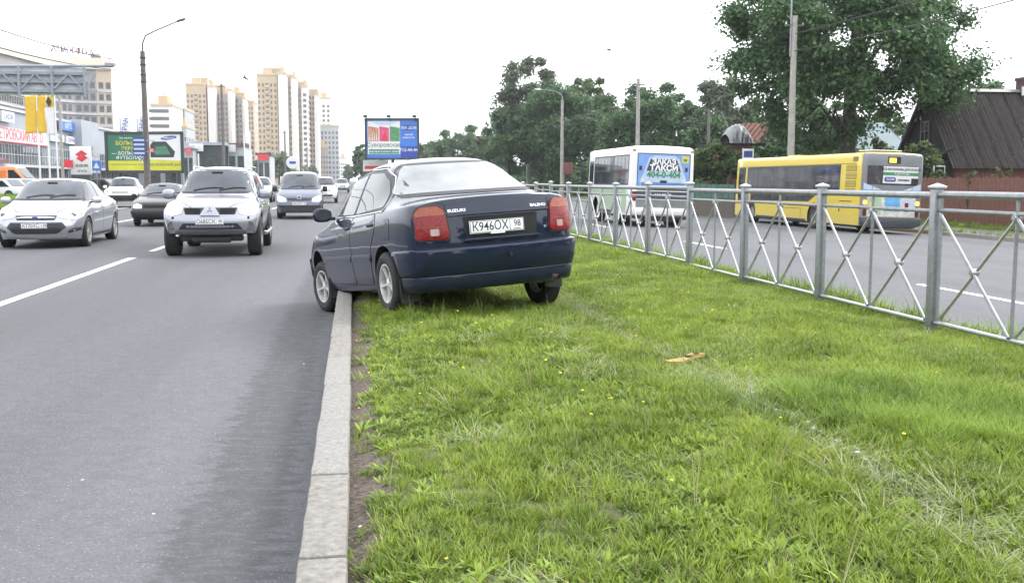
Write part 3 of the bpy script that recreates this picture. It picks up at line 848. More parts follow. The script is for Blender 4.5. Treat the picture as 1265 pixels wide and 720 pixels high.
class Skin:
    """lays panels onto a body mesh: outlines in side, rear, front or top view, cast onto the surface and given thickness"""
    AX = {'R': (lambda u, v: Vector((4, u, v)), Vector((-1, 0, 0))), 'L': (lambda u, v: Vector((-4, u, v)), Vector((1, 0, 0))),
          'B': (lambda u, v: Vector((u, -12, v)), Vector((0, 1, 0))), 'F': (lambda u, v: Vector((u, 12, v)), Vector((0, -1, 0))),
          'T': (lambda u, v: Vector((u, v, 6)), Vector((0, 0, -1)))}
    def __init__(self, body):
        self.bm = bmesh.new(); self.bm.from_mesh(body.data)
        self.bvh = BVHTree.FromBMesh(self.bm)
        self.bm.normal_update()
        me = body.data
        self.fn = [Vector(p.normal) for p in me.polygons]
        self.smooth = []
        vn = [Vector(v.normal) for v in me.vertices]
        self.pv = [[(Vector(me.vertices[i].co), vn[i]) for i in p.vertices] for p in me.polygons]
    def hit(self, axis, u, v):
        o, d = self.AX[axis][0](u, v), self.AX[axis][1]
        loc, nor, idx, _ = self.bvh.ray_cast(o, d)
        if loc is None:
            # just past the silhouette: nearest point of the surface
            probe = o + d * (4 if axis in 'RL' else 12 if axis in 'BF' else 6)
            best = None
            for k in range(0, 26):
                q = o + d * (0.25 * k * (4 if axis in 'RL' else 4))
                r_ = self.bvh.find_nearest(q)
                if r_[0] is not None and (best is None or r_[3] < best[3]): best = r_
            loc, nor, idx = best[0], best[1], best[2]
        ws, nn = 0, Vector()
        for p, n_ in self.pv[idx]:
            w = 1 / ((p - loc).length + 1e-4); nn += n_ * w
        nn.normalize()
        if nn.dot(d) > 0: nn = -nn
        return loc, nn
    def panel(self, name, axis, poly, off, material, parent, res=.07, back=.02, lip=0.0):
        bm = bmesh.new()
        vs = [bm.verts.new((p[0], p[1], 0)) for p in poly]
        bm.faces.new(vs)
        us = [p[0] for p in poly]; ws = [p[1] for p in poly]
        for ax, lo, hi in ((0, min(us), max(us)), (1, min(ws), max(ws))):
            nseg = max(1, int((hi - lo) / res))
            for k in range(1, nseg):
                c = lo + (hi - lo) * k / nseg
                co = (c, 0, 0) if ax == 0 else (0, c, 0); no = (1, 0, 0) if ax == 0 else (0, 1, 0)
                bmesh.ops.bisect_plane(bm, geom=bm.verts[:] + bm.edges[:] + bm.faces[:], dist=1e-6, plane_co=co, plane_no=no)
        bmesh.ops.triangulate(bm, faces=[f for f in bm.faces if len(f.verts) > 4])
        nm = {}
        for v in bm.verts:
            loc, nn = self.hit(axis, v.co.x, v.co.y)
            nm[v] = (loc, nn)
        be = [e for e in bm.edges if len(e.link_faces) == 1]
        bv = {v for e in be for v in e.verts}
        nb = {}
        for v in bv: nb[v] = bm.verts.new(nm[v][0] - nm[v][1] * back)
        for v, (loc, nn) in nm.items(): v.co = loc + nn * off
        for e in be:
            a, b = e.verts
            bm.faces.new((a, b, nb[b], nb[a]))
        bmesh.ops.recalc_face_normals(bm, faces=bm.faces)
        # make sure the sheet looks outward
        f0 = max((f for f in bm.faces if not any(v in nb.values() for v in f.verts)), key=lambda f: f.calc_area(), default=None)
        if f0 is not None:
            v0 = f0.verts[0]
            if v0 in nm and f0.normal.dot(nm[v0][1]) < 0: bmesh.ops.reverse_faces(bm, faces=bm.faces)
        if lip > 0:
            es = [e for e in bm.edges if e.verts[0] in bv and e.verts[1] in bv and len(e.link_faces) == 2 and e.calc_face_angle(0) > R(30)]
            try: bmesh.ops.bevel(bm, geom=es, offset=lip, segments=2, affect='EDGES', profile=.5, clamp_overlap=True)
            except Exception: pass
        me = bpy.data.meshes.new(name); bm.to_mesh(me); bm.free()
        me.shade_smooth(); me.set_sharp_from_angle(angle=R(40)); me.materials.append(material)
        o = bpy.data.objects.new(name, me); COL.objects.link(o)
        if parent is not None: o.parent = parent
        return o
    def pair(self, name, axis, poly, *a, **k):
        """the same panel on both sides of the car"""
        if axis in 'RL': return [self.panel(name, 'R', poly, *a, **k), self.panel(name, 'L', poly, *a, **k)]
        return [self.panel(name, axis, poly, *a, **k), self.panel(name, axis, [(-u, v) for u, v in poly[::-1]], *a, **k)]

def rnd(poly, r, seg=4):
    """round the corners of an outline"""
    out = []
    n = len(poly)
    for i in range(n):
        a, b, c = Vector(poly[i - 1]), Vector(poly[i]), Vector(poly[(i + 1) % n])
        d1, d2 = (a - b), (c - b)
        rr = min(r, d1.length * .45, d2.length * .45)
        p, q = b + d1.normalized() * rr, b + d2.normalized() * rr
        for k in range(seg + 1):
            t = k / seg
            out.append(tuple(p * (1 - t) ** 2 + b * 2 * t * (1 - t) + q * t * t))
    return out

def stroke(line, w):
    """outline of a thin strip along a polyline"""
    L_, R_ = [], []
    n = len(line)
    for i, p in enumerate(line):
        a, b = Vector(line[max(0, i - 1)]), Vector(line[min(n - 1, i + 1)])
        d = (b - a).normalized(); nn = Vector((-d.y, d.x))
        L_.append(tuple(Vector(p) + nn * w / 2)); R_.append(tuple(Vector(p) - nn * w / 2))
    return L_ + R_[::-1]

def grow(poly, d):
    c = Vector((sum(p[0] for p in poly) / len(poly), sum(p[1] for p in poly) / len(poly)))
    n = len(poly); out = []
    ar = sum(poly[i - 1][0] * poly[i][1] - poly[i][0] * poly[i - 1][1] for i in range(n))
    s = 1 if ar > 0 else -1
    for i in range(n):
        a, b, c_ = Vector(poly[i - 1]), Vector(poly[i]), Vector(poly[(i + 1) % n])
        e1, e2 = (b - a), (c_ - b)
        if e1.length < 1e-6 or e2.length < 1e-6: out.append(poly[i]); continue
        n1 = Vector((e1.y, -e1.x)).normalized() * s; n2 = Vector((e2.y, -e2.x)).normalized() * s
        m_ = (n1 + n2)
        m_ = m_.normalized() * d / max(.5, math.cos(n1.angle(n2, 0) / 2)) if m_.length > 1e-6 else n1 * d
        out.append(tuple(b + m_))
    return out

def wheel(root, x, y, z, r, w, side, style='five', rim_r=None, rim_mat=None, steer=0.0, tread=True, name='wheel'):
    """wheel empty > tyre, rim; the outer face looks to +x for side 1, to -x for side -1"""
    rim_r = rim_r or r * .62
    e = empty(name, (x, y, z), parent=root)
    e.rotation_euler = (random.uniform(0, 6), 0, (0 if side > 0 else math.pi) + steer)
    e.rotation_mode = 'ZYX'
    e.rotation_mode = 'XYZ'
    fr = lambda a, b, h: (h, a, b)
    h = w / 2
    t = MB()
    prof = [(rim_r * .98, -h * .8), (rim_r + .012, -h * .95), ((r + rim_r) / 2, -h * 1.04), (r - .03, -h * .98), (r - .008, -h * .82), (r, -h * .5), (r, 0), (r, h * .5), (r - .008, h * .82), (r - .03, h * .98), ((r + rim_r) / 2, h * 1.04), (rim_r + .012, h * .95), (rim_r * .98, h * .8)]
    t.lathe(prof, 40, fr=fr)
    if tread:
        for k in range(40):
            a = 2 * math.pi * k / 40
            for q in (-.55, -.18, .18, .55):
                c, s = math.cos(a + q * .05), math.sin(a + q * .05)
                p = Vector((h * q, c * r, s * r)); tn = Vector((0, -s, c)); rn = Vector((0, c, s))
                v = []
                for i in (-1, 1):
                    for j in (-1, 1):
                        v.append(p + Vector((i * h * .13, 0, 0)) + tn * (j * r * .055) - rn * .003)
                v2 = [q_ + rn * .009 for q_ in v]
                t.add(v + v2, [(4, 5, 7, 6), (0, 1, 5, 4), (1, 3, 7, 5), (3, 2, 6, 7), (2, 0, 4, 6)])
    to = t.build('tyre', M['rubber'], e, smooth=True)
    d = MB()
    rm = rim_mat or M['alloy']
    d.lathe([(rim_r, h * .82), (rim_r, h * .9), (rim_r * .93, h * .9), (rim_r * .90, h * .5), (rim_r * .90, -h * .8)], 40, fr=fr)          # barrel and lip
    d.lathe([(0, h * .05), (rim_r * .9, h * .05)], 24, m=1, fr=fr)                                                                    # dark brake disc behind
    ns = {'five': 5, 'multi': 10, 'six': 6, 'seven': 7}.get(style, 0)
    if ns:
        wd = {'five': .34, 'multi': .16, 'six': .34, 'seven': .26}[style]
        d.lathe([(0, h * .72), (rim_r * .16, h * .72), (rim_r * .22, h * .62), (rim_r * .24, h * .3)], 20, fr=fr)
        for k in range(ns):
            a = 2 * math.pi * k / ns
            rn = Vector((0, math.cos(a), math.sin(a))); tn = Vector((0, -math.sin(a), math.cos(a)))
            sec = [(.12, wd * .42, .66), (.55, wd * .36, .70), (.94, wd * .62, .84)]
            v = []
            for q, hw, hh in sec:
                for s, dz in ((-1, -.25), (-.7, 0), (.7, 0), (1, -.25)):
                    v.append(rn * rim_r * q + tn * (s * hw * rim_r * .5) + Vector((h * (hh + dz), 0, 0)))
            fs = []
            for i in range(2):
                for j in range(3): fs.append((i * 4 + j, i * 4 + j + 1, (i + 1) * 4 + j + 1, (i + 1) * 4 + j))
            d.add(v, fs)
    else:
        d.lathe([(0, h * .70), (rim_r * .25, h * .72), (rim_r * .4, h * .60), (rim_r * .75, h * .62), (rim_r * .93, h * .86)], 32, fr=fr)
    d.build('rim', [rm, M['dark_gap']], e, smooth=True, angle=30)
    return e

def plate(root, loc, normal, left, right, w=.52, h=.112, up=(0, 0, 1)):
    """Russian number plate: white plate, black rim, serial and boxed region number"""
    p = empty('number_plate', parent=root); p.matrix_local = face_mtx(loc, normal, up)
    b = MB(); b.box(-w / 2, w / 2, -h / 2, h / 2, -.012, 0); b.build('plate_base', M['plate_white'], p, bevel=.003)
    m_ = MB(); t = .0045; zz = .0012
    x0, x1, y0, y1 = -w / 2 + .004, w / 2 - .004, -h / 2 + .004, h / 2 - .004
    for a in ((x0, x1, y0, y0 + t), (x0, x1, y1 - t, y1), (x0, x0 + t, y0, y1), (x1 - t, x1, y0, y1), (w * .235, w * .235 + t, y0, y1)): m_.box(a[0], a[1], a[2], a[3], 0, zz)
    m_.build('plate_rim', M['ink'], p)
    sz = h * .98
    text(left, sz, M['ink'], p, Matrix.Translation((-w * .125, 0, .001)), 'plate_letters', bold=.0004, wide=.88)
    text(right, sz * .72, M['ink'], p, Matrix.Translation((w * .375, h * .08, .001)), 'plate_region', bold=.0003, wide=.9)
    f = MB(); f.box(w * .30, w * .43, -h * .36, -h * .30, 0, zz); f.build('plate_flag', M['ink'], p)
    return p

def mirror_pair(root, x, y, z, material, size=(.10, .07, .085), sides=(1, -1), glass_back=True):
    for s in sides:
        m_ = MB()
        bm = bmesh.new(); bmesh.ops.create_uvsphere(bm, u_segments=16, v_segments=10, radius=1)
        for v in bm.verts:
            v.co.x = math.copysign(abs(v.co.x) ** .7, v.co.x); v.co.z = math.copysign(abs(v.co.z) ** .7, v.co.z)
            if v.co.y < 0: v.co.y *= .35
            v.co = Vector((s * (x + .11) + v.co.x * size[0], y + v.co.y * size[1], z + v.co.z * size[2]))
        me = bpy.data.meshes.new('wing_mirror'); bm.to_mesh(me); bm.free(); me.shade_smooth(); me.materials.append(material)
        o = bpy.data.objects.new('wing_mirror', me); COL.objects.link(o); o.parent = root
        st = MB(); st.bar((s * (x - .03), y + .01, z - size[2] * .6), (s * (x + .05), y + .01, z - size[2] * .5), .05, .035); st.build('mirror_arm', M['black_plastic'], o, bevel=.006)
        gl = MB(); gl.lathe([(0, 0), (1, 0)], 20, fr=lambda a, b, h: (s * (x + .11) + a * size[0] * .85, y - size[1] * .36 - .002, z + b * size[2] * .82)); gl.build('mirror_glass', M['glass'], o)

def handle(root, x, y, z, material, side):
    h_ = MB(); h_.box(x - .012, x + .018, y - .085, y + .085, z - .014, z + .014)
    return h_.build('door_handle', material, root, bevel=.008)

# ------------------------------------------------------------------ the dark blue saloon on the kerb
def hero_saloon():
    root = empty('parked_saloon', (0, 0, 0), 0, 'dark blue four-door saloon seen from behind, straddling the kerb and the grass', 'car')
    paint = paint_mat('dark_blue_paint', (0.0035, 0.0095, 0.030), metal=0.1, rough=0.32, dust_h=.55, dust_amt=.06, spec=.1)
    paint.node_tree.nodes['Principled BSDF'].inputs['Coat Weight'].default_value = .85
    P = dict(
        ys=[-2.14, -2.08, -1.92, -1.72, -1.60, -1.32, -.95, -.72, -.2, .25, .42, .70, 1.02, 1.12, 1.5, 1.85, 1.98, 2.04],
        top=[(-2.14, 1.01), (-2.0, 1.03), (-1.72, 1.04), (-1.60, 1.06), (-.95, 1.44), (-.72, 1.49), (-.2, 1.515), (.25, 1.49), (.42, 1.44), (1.02, .985), (1.12, .95), (1.5, .895), (1.85, .80), (2.04, .70)],
        sh=[(-2.14, .95), (-1.9, .975), (-1.3, .955), (-.5, .915), (.5, .885), (1.1, .85), (1.6, .79), (1.9, .72), (2.04, .64)],
        w=[(-2.14, .755), (-2.0, .80), (-1.6, .835), (-1, .845), (0, .845), (1, .84), (1.5, .825), (1.85, .78), (2.04, .70)],
        wt=[(-2.14, .5), (-1.60, .66), (-.95, .57), (-.2, .555), (.3, .55), (1.02, .62), (2, .55)],
        bot=[(-2.14, .30), (-1.8, .22), (-1.2, .19), (1.3, .19), (1.7, .20), (2.04, .26)],
        g=[(-2.14, 0), (-1.72, 0), (-1.60, .10), (-1.32, .52), (-.95, 1), (.42, 1), (1.02, .12), (1.12, 0), (2.04, 0)],
        offF=[-.02, .03, .03, 0, -.05], offR=[-.06, -.01, .01, 0, -.03], bulF=.20, bulR=.165, endF=.7, endR=.5,
        arches=[(-1.24, .31, .335), (1.24, .31, .335)], crease_sh=.36, crease_end=.42, roofdrop=.085, gin=.07, shin=.04)
    body = car_body(P, root, paint, 3)
    S = Skin(body)
    G, BP, DG = M['glass'], M['black_plastic'], M['dark_gap']
    # rear window with its dark rubber surround
    rw = rnd([(-.69, 1.09), (-.475, 1.385), (.475, 1.385), (.69, 1.09)], .07)
    rw_glass = glass_mat('rear_glass', (0.15, 0.16, 0.17), spec=1.0, rough=.05)
    rw_glass.node_tree.nodes['Principled BSDF'].inputs['IOR'].default_value = 1.65
    fr = S.panel('rear_window_frame', 'B', grow(rw, .028), .004, BP, root)
    rg = S.panel('rear_window', 'B', rw, .008, rw_glass, root)
    # windscreen
    ws = rnd([(-.66, 1.0), (-.50, 1.37), (.50, 1.37), (.66, 1.0)], .06)
    S.panel('windscreen_frame', 'F', grow(ws, .025), .004, BP, root); S.panel('windscreen', 'F', ws, .008, M['screen'], root)
    # side windows
    wf = rnd([(.70, 1.005), (.30, 1.34), (-.20, 1.372), (-.18, .978)], .035)
    wr = rnd([(-.26, .975), (-.26, 1.375), (-.72, 1.345), (-.98, 1.25), (-1.14, 1.12), (-1.17, 1.0)], .05)
    allw = rnd([(.80, .985), (.32, 1.375), (-.22, 1.402), (-.74, 1.375), (-1.02, 1.275), (-1.20, 1.12), (-1.24, .962)], .05)
    S.pair('window_surround', 'R', allw, .003, BP, root)
    gside = glass_mat('side_glass', (0.045, 0.055, 0.06), spec=.35)
    S.pair('side_window', 'R', wf, .007, gside, root); S.pair('side_window', 'R', wr, .007, gside, root)
    # thin bright moulding round the window opening
    ch = [(.80, .985), (-.2, .957), (-1.22, .958), (-1.245, 1.01), (-1.21, 1.125), (-1.03, 1.285), (-.75, 1.385), (-.22, 1.412)]
    S.pair('window_trim', 'R', stroke(ch, .007), .009, M['chrome'], root)
    # doors
    d1 = rnd([(1.02, .27), (.98, .60), (.85, .965), (-.20, .950), (-.20, .27)], .04)
    d2 = rnd([(-.215, .27), (-.215, .950), (-1.02, .948), (-1.05, .80), (-.86, .60), (-.80, .27)], .05)
    for d in (d1, d2):
        S.pair('door_gap', 'R', grow(d, .006), .001, DG, root)
        drs = S.pair('door', 'R', grow(d, -.0015), .0035, paint, root)
        yh = (-.08 if d is d1 else -.90); zh = .845
        for dr, ax in zip(drs, 'RL'):
            loc, nn = S.hit(ax, yh, zh)
            hm = MB(); hm.box(-.016, .02, -.085, .085, -.016, .016); ho = hm.build('door_handle', BP, dr, bevel=.008); ho.location = loc
    # rubbing strips, sill shading strip, fuel flap
    for y0, y1 in ((.90, -.185), (-.235, -.855), (1.02, 1.6)):
        if y1 > 1: continue
        S.pair('rubbing_strip', 'R', rnd([(y0, .50), (y0, .565), (y1, .565), (y1, .50)], .02), .013, paint, root, lip=.005)
    ff = rnd([(-1.30, .70), (-1.30, .88), (-1.46, .88), (-1.46, .70)], .02)
    S.panel('fuel_flap_gap', 'L', grow(ff, .004), .001, DG, root); S.panel('fuel_flap', 'L', ff, .003, paint, root)
    # boot lid seam and lower edge
    S.panel('boot_seam', 'B', stroke([(-.63, 1.0), (-.50, .955), (-.50, .60), (.50, .60), (.50, .955), (.63, 1.0)], .007), .002, DG, root)
    # raised boot lip
    lipp = MB()
    # plate recess with trim
    S.panel('plate_recess', 'B', rnd([(-.335, .635), (-.365, .835), (.365, .835), (.335, .635)], .02), .003, DG, root)
    S.panel('plate_garnish', 'B', rnd([(-.49, .845), (-.49, .872), (.49, .872), (.49, .845)], .008), .016, paint, root, lip=.005)
    S.panel('plate_step', 'B', rnd([(-.36, .618), (-.36, .642), (.36, .642), (.36, .618)], .008), .02, paint, root, lip=.006)
    M['reverse_lens'] = mat('reversing_lens', (.36, .27, .25), .2, var=.2, scale=20)
    # tail lamps
    for s in (1, -1):
        q = lambda pts: [(s * u, v) for u, v in (pts if s > 0 else pts[::-1])]
        outl = [(.485, .655), (.51, .90), (.56, .945), (.70, .945), (.745, .90), (.755, .68), (.71, .655)]
        S.panel('lamp_gasket', 'B', q(rnd(grow(outl, .012), .05)), .006, BP, root)
        tl = S.panel('tail_lamp', 'B', q(rnd(outl, .05)), .02, M['lamp_red'], root, lip=.008, back=.02)
        S.panel('indicator_lens', 'B', q(rnd([(.512, .862), (.515, .895), (.562, .938), (.70, .938), (.740, .895), (.743, .862)], .03)), .0225, M['lamp_amber'], tl, back=.003)
        S.panel('reversing_lens', 'B', q(rnd([(.570, .69), (.570, .748), (.642, .748), (.642, .69)], .01)), .0225, M['reverse_lens'], tl, back=.003)
        S.panel('lamp_rib', 'B', q(stroke([(.52, .767), (.748, .767)], .006)), .0215, M['lamp_amber'], tl, back=.003)
    # bumper wrapping the rear
    def bumper(yc, sgn, zs, ds, a0, name):
        m_ = MB(); cols = 48; V, F_ = [], []
        for i in range(cols + 1):
            t = -a0 + 2 * a0 * i / cols
            d = Vector((math.sin(t), sgn * math.cos(t), 0))
            for z, o_ in zip(zs, ds):
                hitp = None; st = Vector((0, yc, max(.34, min(z, .62))))
                loc, nn, ii, dist = S.bvh.ray_cast(st, d)
                V.append(tuple(Vector((0, yc, z)) + d * (dist + o_)))
        kz = len(zs)
        for i in range(cols):
            for j in range(kz - 1): F_.append((i * kz + j, (i + 1) * kz + j, (i + 1) * kz + j + 1, i * kz + j + 1))
        for i in (0, cols):
            F_.append(tuple(i * kz + j for j in range(kz)))
        m_.add(V, F_)
        return m_.build(name, paint, root, smooth=True, angle=50)
    bu = bumper(-1.35, -1, [.545, .575, .582, .572, .545, .42, .345, .335, .325, .27, .215, .20, .21], [-.05, .0, .035, .055, .062, .058, .054, .044, .046, .036, .02, -.01, -.06], R(73), 'rear_bumper')
    S2 = bu
    bumper(1.35, 1, [.54, .56, .555, .53, .36, .25, .21, .22], [-.04, .01, .04, .05, .05, .03, 0, -.06], R(58), 'front_bumper')
    # bumper tow-eye cover and the black underside skirt
    tw = MB(); tw.lathe([(0, .002), (.015, .002), (.018, 0), (.018, -.01)], 16, fr=lambda a, b, h: (.03 + a, -2.205 - h, .475 + b)); tw.build('tow_eye_cover', DG, bu)
    # number plate, badges
    loc, nn = S.hit('B', -0.06, .735)
    plate(root, loc + nn * .020 + Vector((0, 0, .0)), nn, 'К946ОХ', '98')
    lamp = MB(); lamp.box(-.09, .09, -.02, .02, -.012, .012); lo = lamp.build('plate_bracket', M['plate_white'], root, bevel=.004); lo.location = loc + nn * .02 + Vector((0, -.002, -.058)); lo.scale = (.75, .5, .7)
    for s_, u in (('SUZUKI', -.405), ('BALENO', .385)):
        loc, nn = S.hit('B', u, .895)
        text(s_, .035, M['chrome'], root, face_mtx(loc + nn * .003, nn), 'badge_lettering', ext=.002, bold=.001, wide=1.35)
    lk = MB(); lk.lathe([(0, .004), (.012, .004), (.014, 0)], 14, fr=lambda a, b, h: (a, -h, b)); lko = lk.build('boot_lock', M['chrome'], root); lko.location = S.hit('B', .44, .70)[0] + Vector((0, -.003, 0))
    # exhaust, axle, silencer, mud flaps
    ex = MB(); ex.tube([(.48, -1.5, .26), (.50, -2.0, .24), (.52, -2.14, .225)], [.02, .022, .024], 12, caps=False); ex.tube([(.42, -1.95, .25), (.42, -1.55, .25)], .07, 14)
    ex.build('exhaust', mat('rusty_exhaust', (.12, .09, .075), .7, metal=.4, var=.4), root, smooth=True)
    ax = MB(); ax.tube([(-.66, -1.24, .29), (-.3, -1.22, .24), (.3, -1.22, .24), (.66, -1.24, .29)], .028, 10); ax.tube([(-.5, -1.24, .27), (-.48, -.7, .25)], .02); ax.tube([(.5, -1.24, .27), (.48, -.7, .25)], .02)
    ax.build('rear_axle', BP, root, smooth=True)
    un = MB(); un.box(-.52, .52, -1.95, -1.45, .205, .30); un.build('spare_wheel_well', BP, root, bevel=.04)
    for s in (1, -1):
        for y in (-1.60, .87):
            mf = MB(); x = s * .735
            mf.prism([(-.10, .33), (.085, .33), (.085, .12), (.07, .10), (-.10, .12)], lambda u, v: (x + s * u, y - .02 * (1 - v), v), lambda u, v: (x + s * u, y + .012 - .02 * (1 - v), v))
            mf.build('mud_flap', BP, root)
    # headlights, grille (facing away, kept simple but real)
    S.pair('headlight', 'F', rnd([(.36, .60), (.36, .72), (.66, .74), (.74, .66), (.70, .58)], .03), .008, M['lamp_clear'], root)
    S.panel('grille', 'F', rnd([(-.32, .62), (-.32, .71), (.32, .71), (.32, .62)], .03), .006, BP, root)
    S.pair('indicator', 'R', rnd([(1.70, .56), (1.70, .66), (1.84, .66), (1.86, .57)], .015), .006, M['lamp_amber'], root)
    mirror_pair(root, .79, .56, 1.02, paint, (.105, .075, .075))
    # roof gutter lines
    for s in (1, -1):
        pts = []
        for y in np.linspace(-.72, .40, 14):
            loc, nn = S.hit('T', s * .515, y); pts.append(loc + nn * .002)
        g_ = MB(); g_.tube(pts, .007, 6); g_.build('roof_strip', BP, root)
    # wheels: dished five-spoke alloys; the near front wheel hangs down onto the road
    rim = mat('worn_alloy', (.60, .59, .57), .4, metal=.45, var=.25, scale=14)
    r_ = .288
    W_ = {}
    for nm, s, y, z, st in (('RL', -1, -1.24, .288, 0), ('RR', 1, -1.24, .215, 0), ('FL', -1, 1.24, .225, R(7)), ('FR', 1, 1.24, .31, R(7))):
        W_[nm] = wheel(root, s * ((.755 if s < 0 else .79) if y < 0 else .725), y, z, r_, .175, s, 'five', .185, rim, st)
    return root
HS = hero_saloon()
# rear axle over the grass, nose over the road; body pitched nose-down and leaning to the left
def place_hero(o, rear, yaw, pitch, roll):
    m_ = Matrix.Translation(rear) @ Matrix.Rotation(yaw, 4, 'Z') @ Matrix.Rotation(-pitch, 4, 'X') @ Matrix.Rotation(roll, 4, 'Y') @ Matrix.Translation((0, 1.24, 0))
    o.matrix_world = m_
place_hero(HS, (1.10, 9.80, .262), R(16.3), R(4.6), R(-3.2))
# ------------------------------------------------------------------ traffic coming the other way
def traffic_car(K):
    """an oncoming car: lofted body, glass, doors, lamps, grille, plate, wheels. Local +y is forward."""
    root = empty(K['name'], (0, 0, 0), 0, K['label'], K['cat'], K.get('group'))
    paint = K['paint']
    P = K['P']
    body = car_body(P, root, paint, 2)
    S = Skin(body)
    G, BP, DG = M['glass'], M['black_plastic'], M['dark_gap']
    sc = K['screen']
    S.panel('windscreen_frame', 'F', grow(sc, .03), .005, BP, root); wsn = S.panel('windscreen', 'F', rnd(sc, .06), .010, M['screen'], root)
    if K.get('rear_screen'): S.panel('rear_window', 'B', rnd(K['rear_screen'], .06), .01, G, root)
    if K.get('side_frame'): S.pair('window_surround', 'R', rnd(K['side_frame'], .04), .004, BP, root)
    for w in K['windows']: S.pair('side_window', 'R', rnd(w, .03), .009, G, root)
    for d in K.get('doors', []):
        S.pair('door_gap', 'R', grow(rnd(d['poly'], .04), .007), .0015, DG, root)
        drs = S.pair('door', 'R', rnd(d['poly'], .04), .004, paint, root)
        for dr, ax in zip(drs, 'RL'):
            loc, nn = S.hit(ax, *d['handle'])
            hm = MB(); hm.box(-.012, .028, -.09, .09, -.014, .016); ho = hm.build('door_handle', K.get('handle_mat', paint), dr, bevel=.008); ho.location = loc
    # bonnet shut lines
    for ln in K.get('seams', []): S.pair('bonnet_seam', 'T', stroke(ln, .01), .002, DG, root)
    for h in K['headlights']:
        for hl in S.pair('headlight', 'F', rnd(h, .03), .010, K.get('lamp_mat', M['lamp_clear']), root):
            pass
        c = (sum(p[0] for p in h) / len(h), sum(p[1] for p in h) / len(h))
        for s in (1, -1):
            loc, nn = S.hit('F', s * c[0], c[1])
            r_ = K.get('bulb', .05)
            b = MB(); b.lathe([(0, .004), (r_ * .8, .010), (r_, .004), (r_ * 1.05, -.01)], 20, fr=lambda a, b_, h_: (a, h_, b_))
            bo = b.build('reflector', M['headlight_on'] if K.get('lit') else M['chrome'], root, smooth=True); bo.matrix_local = Matrix.Translation(loc + nn * .008)
    for nm, poly, mt, off in K.get('front', []):
        S.panel(nm, 'F', rnd(poly, .02), off, M[mt] if isinstance(mt, str) else mt, root, lip=.004 if off > .012 else 0)
    for nm, poly, mt, off in K.get('front_pair', []):
        S.pair(nm, 'F', rnd(poly, .02), off, M[mt] if isinstance(mt, str) else mt, root)
    for nm, poly, mt, off in K.get('side', []):
        S.pair(nm, 'R', rnd(poly, .02), off, M[mt] if isinstance(mt, str) else mt, root, lip=.004 if off > .012 else 0)
    for (x0, x1, z0, z1, n_, mt) in K.get('slats', []):
        for k in range(n_):
            z = z0 + (z1 - z0) * (k + .5) / n_
            S.panel('grille_bar', 'F', [(x0, z - .008), (x0, z + .008), (x1, z + .008), (x1, z - .008)], .016, M[mt], root)
    for (x, z, r_, mt, ring) in K.get('rounds', []):
        for s in ((1, -1) if x else (1,)):
            loc, nn = S.hit('F', s * x, z)
            b = MB(); b.lathe([(0, .012), (r_ * .75, .016), (r_ * .8, .006), (r_, .02), (r_ * 1.12, .012), (r_ * 1.15, -.03)], 20, fr=lambda a, b_, h_: (a, h_, b_))
            bo = b.build(ring, M[mt], root, smooth=True); bo.matrix_local = Matrix.Translation(loc)
    if K.get('plate'):
        z, l_, r_ = K['plate']
        loc, nn = S.hit('F', 0, z)
        plate(root, loc + nn * .03, (0, 1, .0), l_, r_)
    mirror_pair(root, *K['mirror'][:3], K['mirror'][3], K['mirror'][4])
    # wipers on the screen, aerial
    for x0, x1 in K.get('wipers', [(.42, -.16), (-.08, -.58)]):
        pts = []
        zb = sc[0][1]
        for t in np.linspace(0, 1, 6):
            loc, nn = S.hit('F', x0 + (x1 - x0) * t, zb + .02 + .055 * math.sin(t * 2.2)); pts.append(loc + nn * .024)
        w_ = MB(); w_.tube(pts, .010, 6); w_.build('wiper', BP, root)
    loc, nn = S.hit('F', 0, sc[1][1] - .045)
    rv = MB(); rv.box(-.11, .11, -.012, .012, -.028, .028); ro = rv.build('rear_view_mirror', DG, wsn, bevel=.01); ro.location = loc + nn * .006
    if K.get('aerial'):
        loc, nn = S.hit('T', 0, K['aerial']); a_ = MB(); a_.tube([loc - nn * .01, loc + Vector((0, -.03, .10))], [.006, .004], 6); a_.build('aerial', BP, root)
    if K.get('lower'):
        l0 = MB()
        for b in K['lower']: l0.box(*b)
        l0.build('underguard', BP, root, bevel=.03)
    for k, f in K.get('extra', {}).items(): f(root, S)
    yf, yr, r_, w_, st, rr = K['wheels']
    xw = K['track'] / 2
    for s in (1, -1):
        wheel(root, s * xw, yf, r_, r_, w_, s, st, rr, K.get('rim_mat'), K.get('steer', 0), tread=K.get('tread', True)); wheel(root, s * xw, yr, r_, r_, w_, s, st, rr, K.get('rim_mat'), tread=K.get('tread', True))
    root.location = K['loc']; root.rotation_euler = (0, 0, math.pi + K.get('yaw', 0))
    return root

def prof(L, F_over, top, sh, w, wt, g, bot, **k):
    """station list for a car whose front end is at y = F_over measured from the middle of the wheelbase"""
    ya = F_over - L
    ys = sorted(set([ya] + [round(t[0], 3) for t in top] + [F_over, F_over - .06, ya + .06]))
    d = dict(ys=ys, top=top, sh=sh, w=w, wt=wt, g=g, bot=bot, offF=[-.03, .02, .03, 0, -.08], offR=[-.05, .0, .02, 0, -.04], bulF=.26, bulR=.15, endF=.75, endR=.5)
    d.update(k); return d

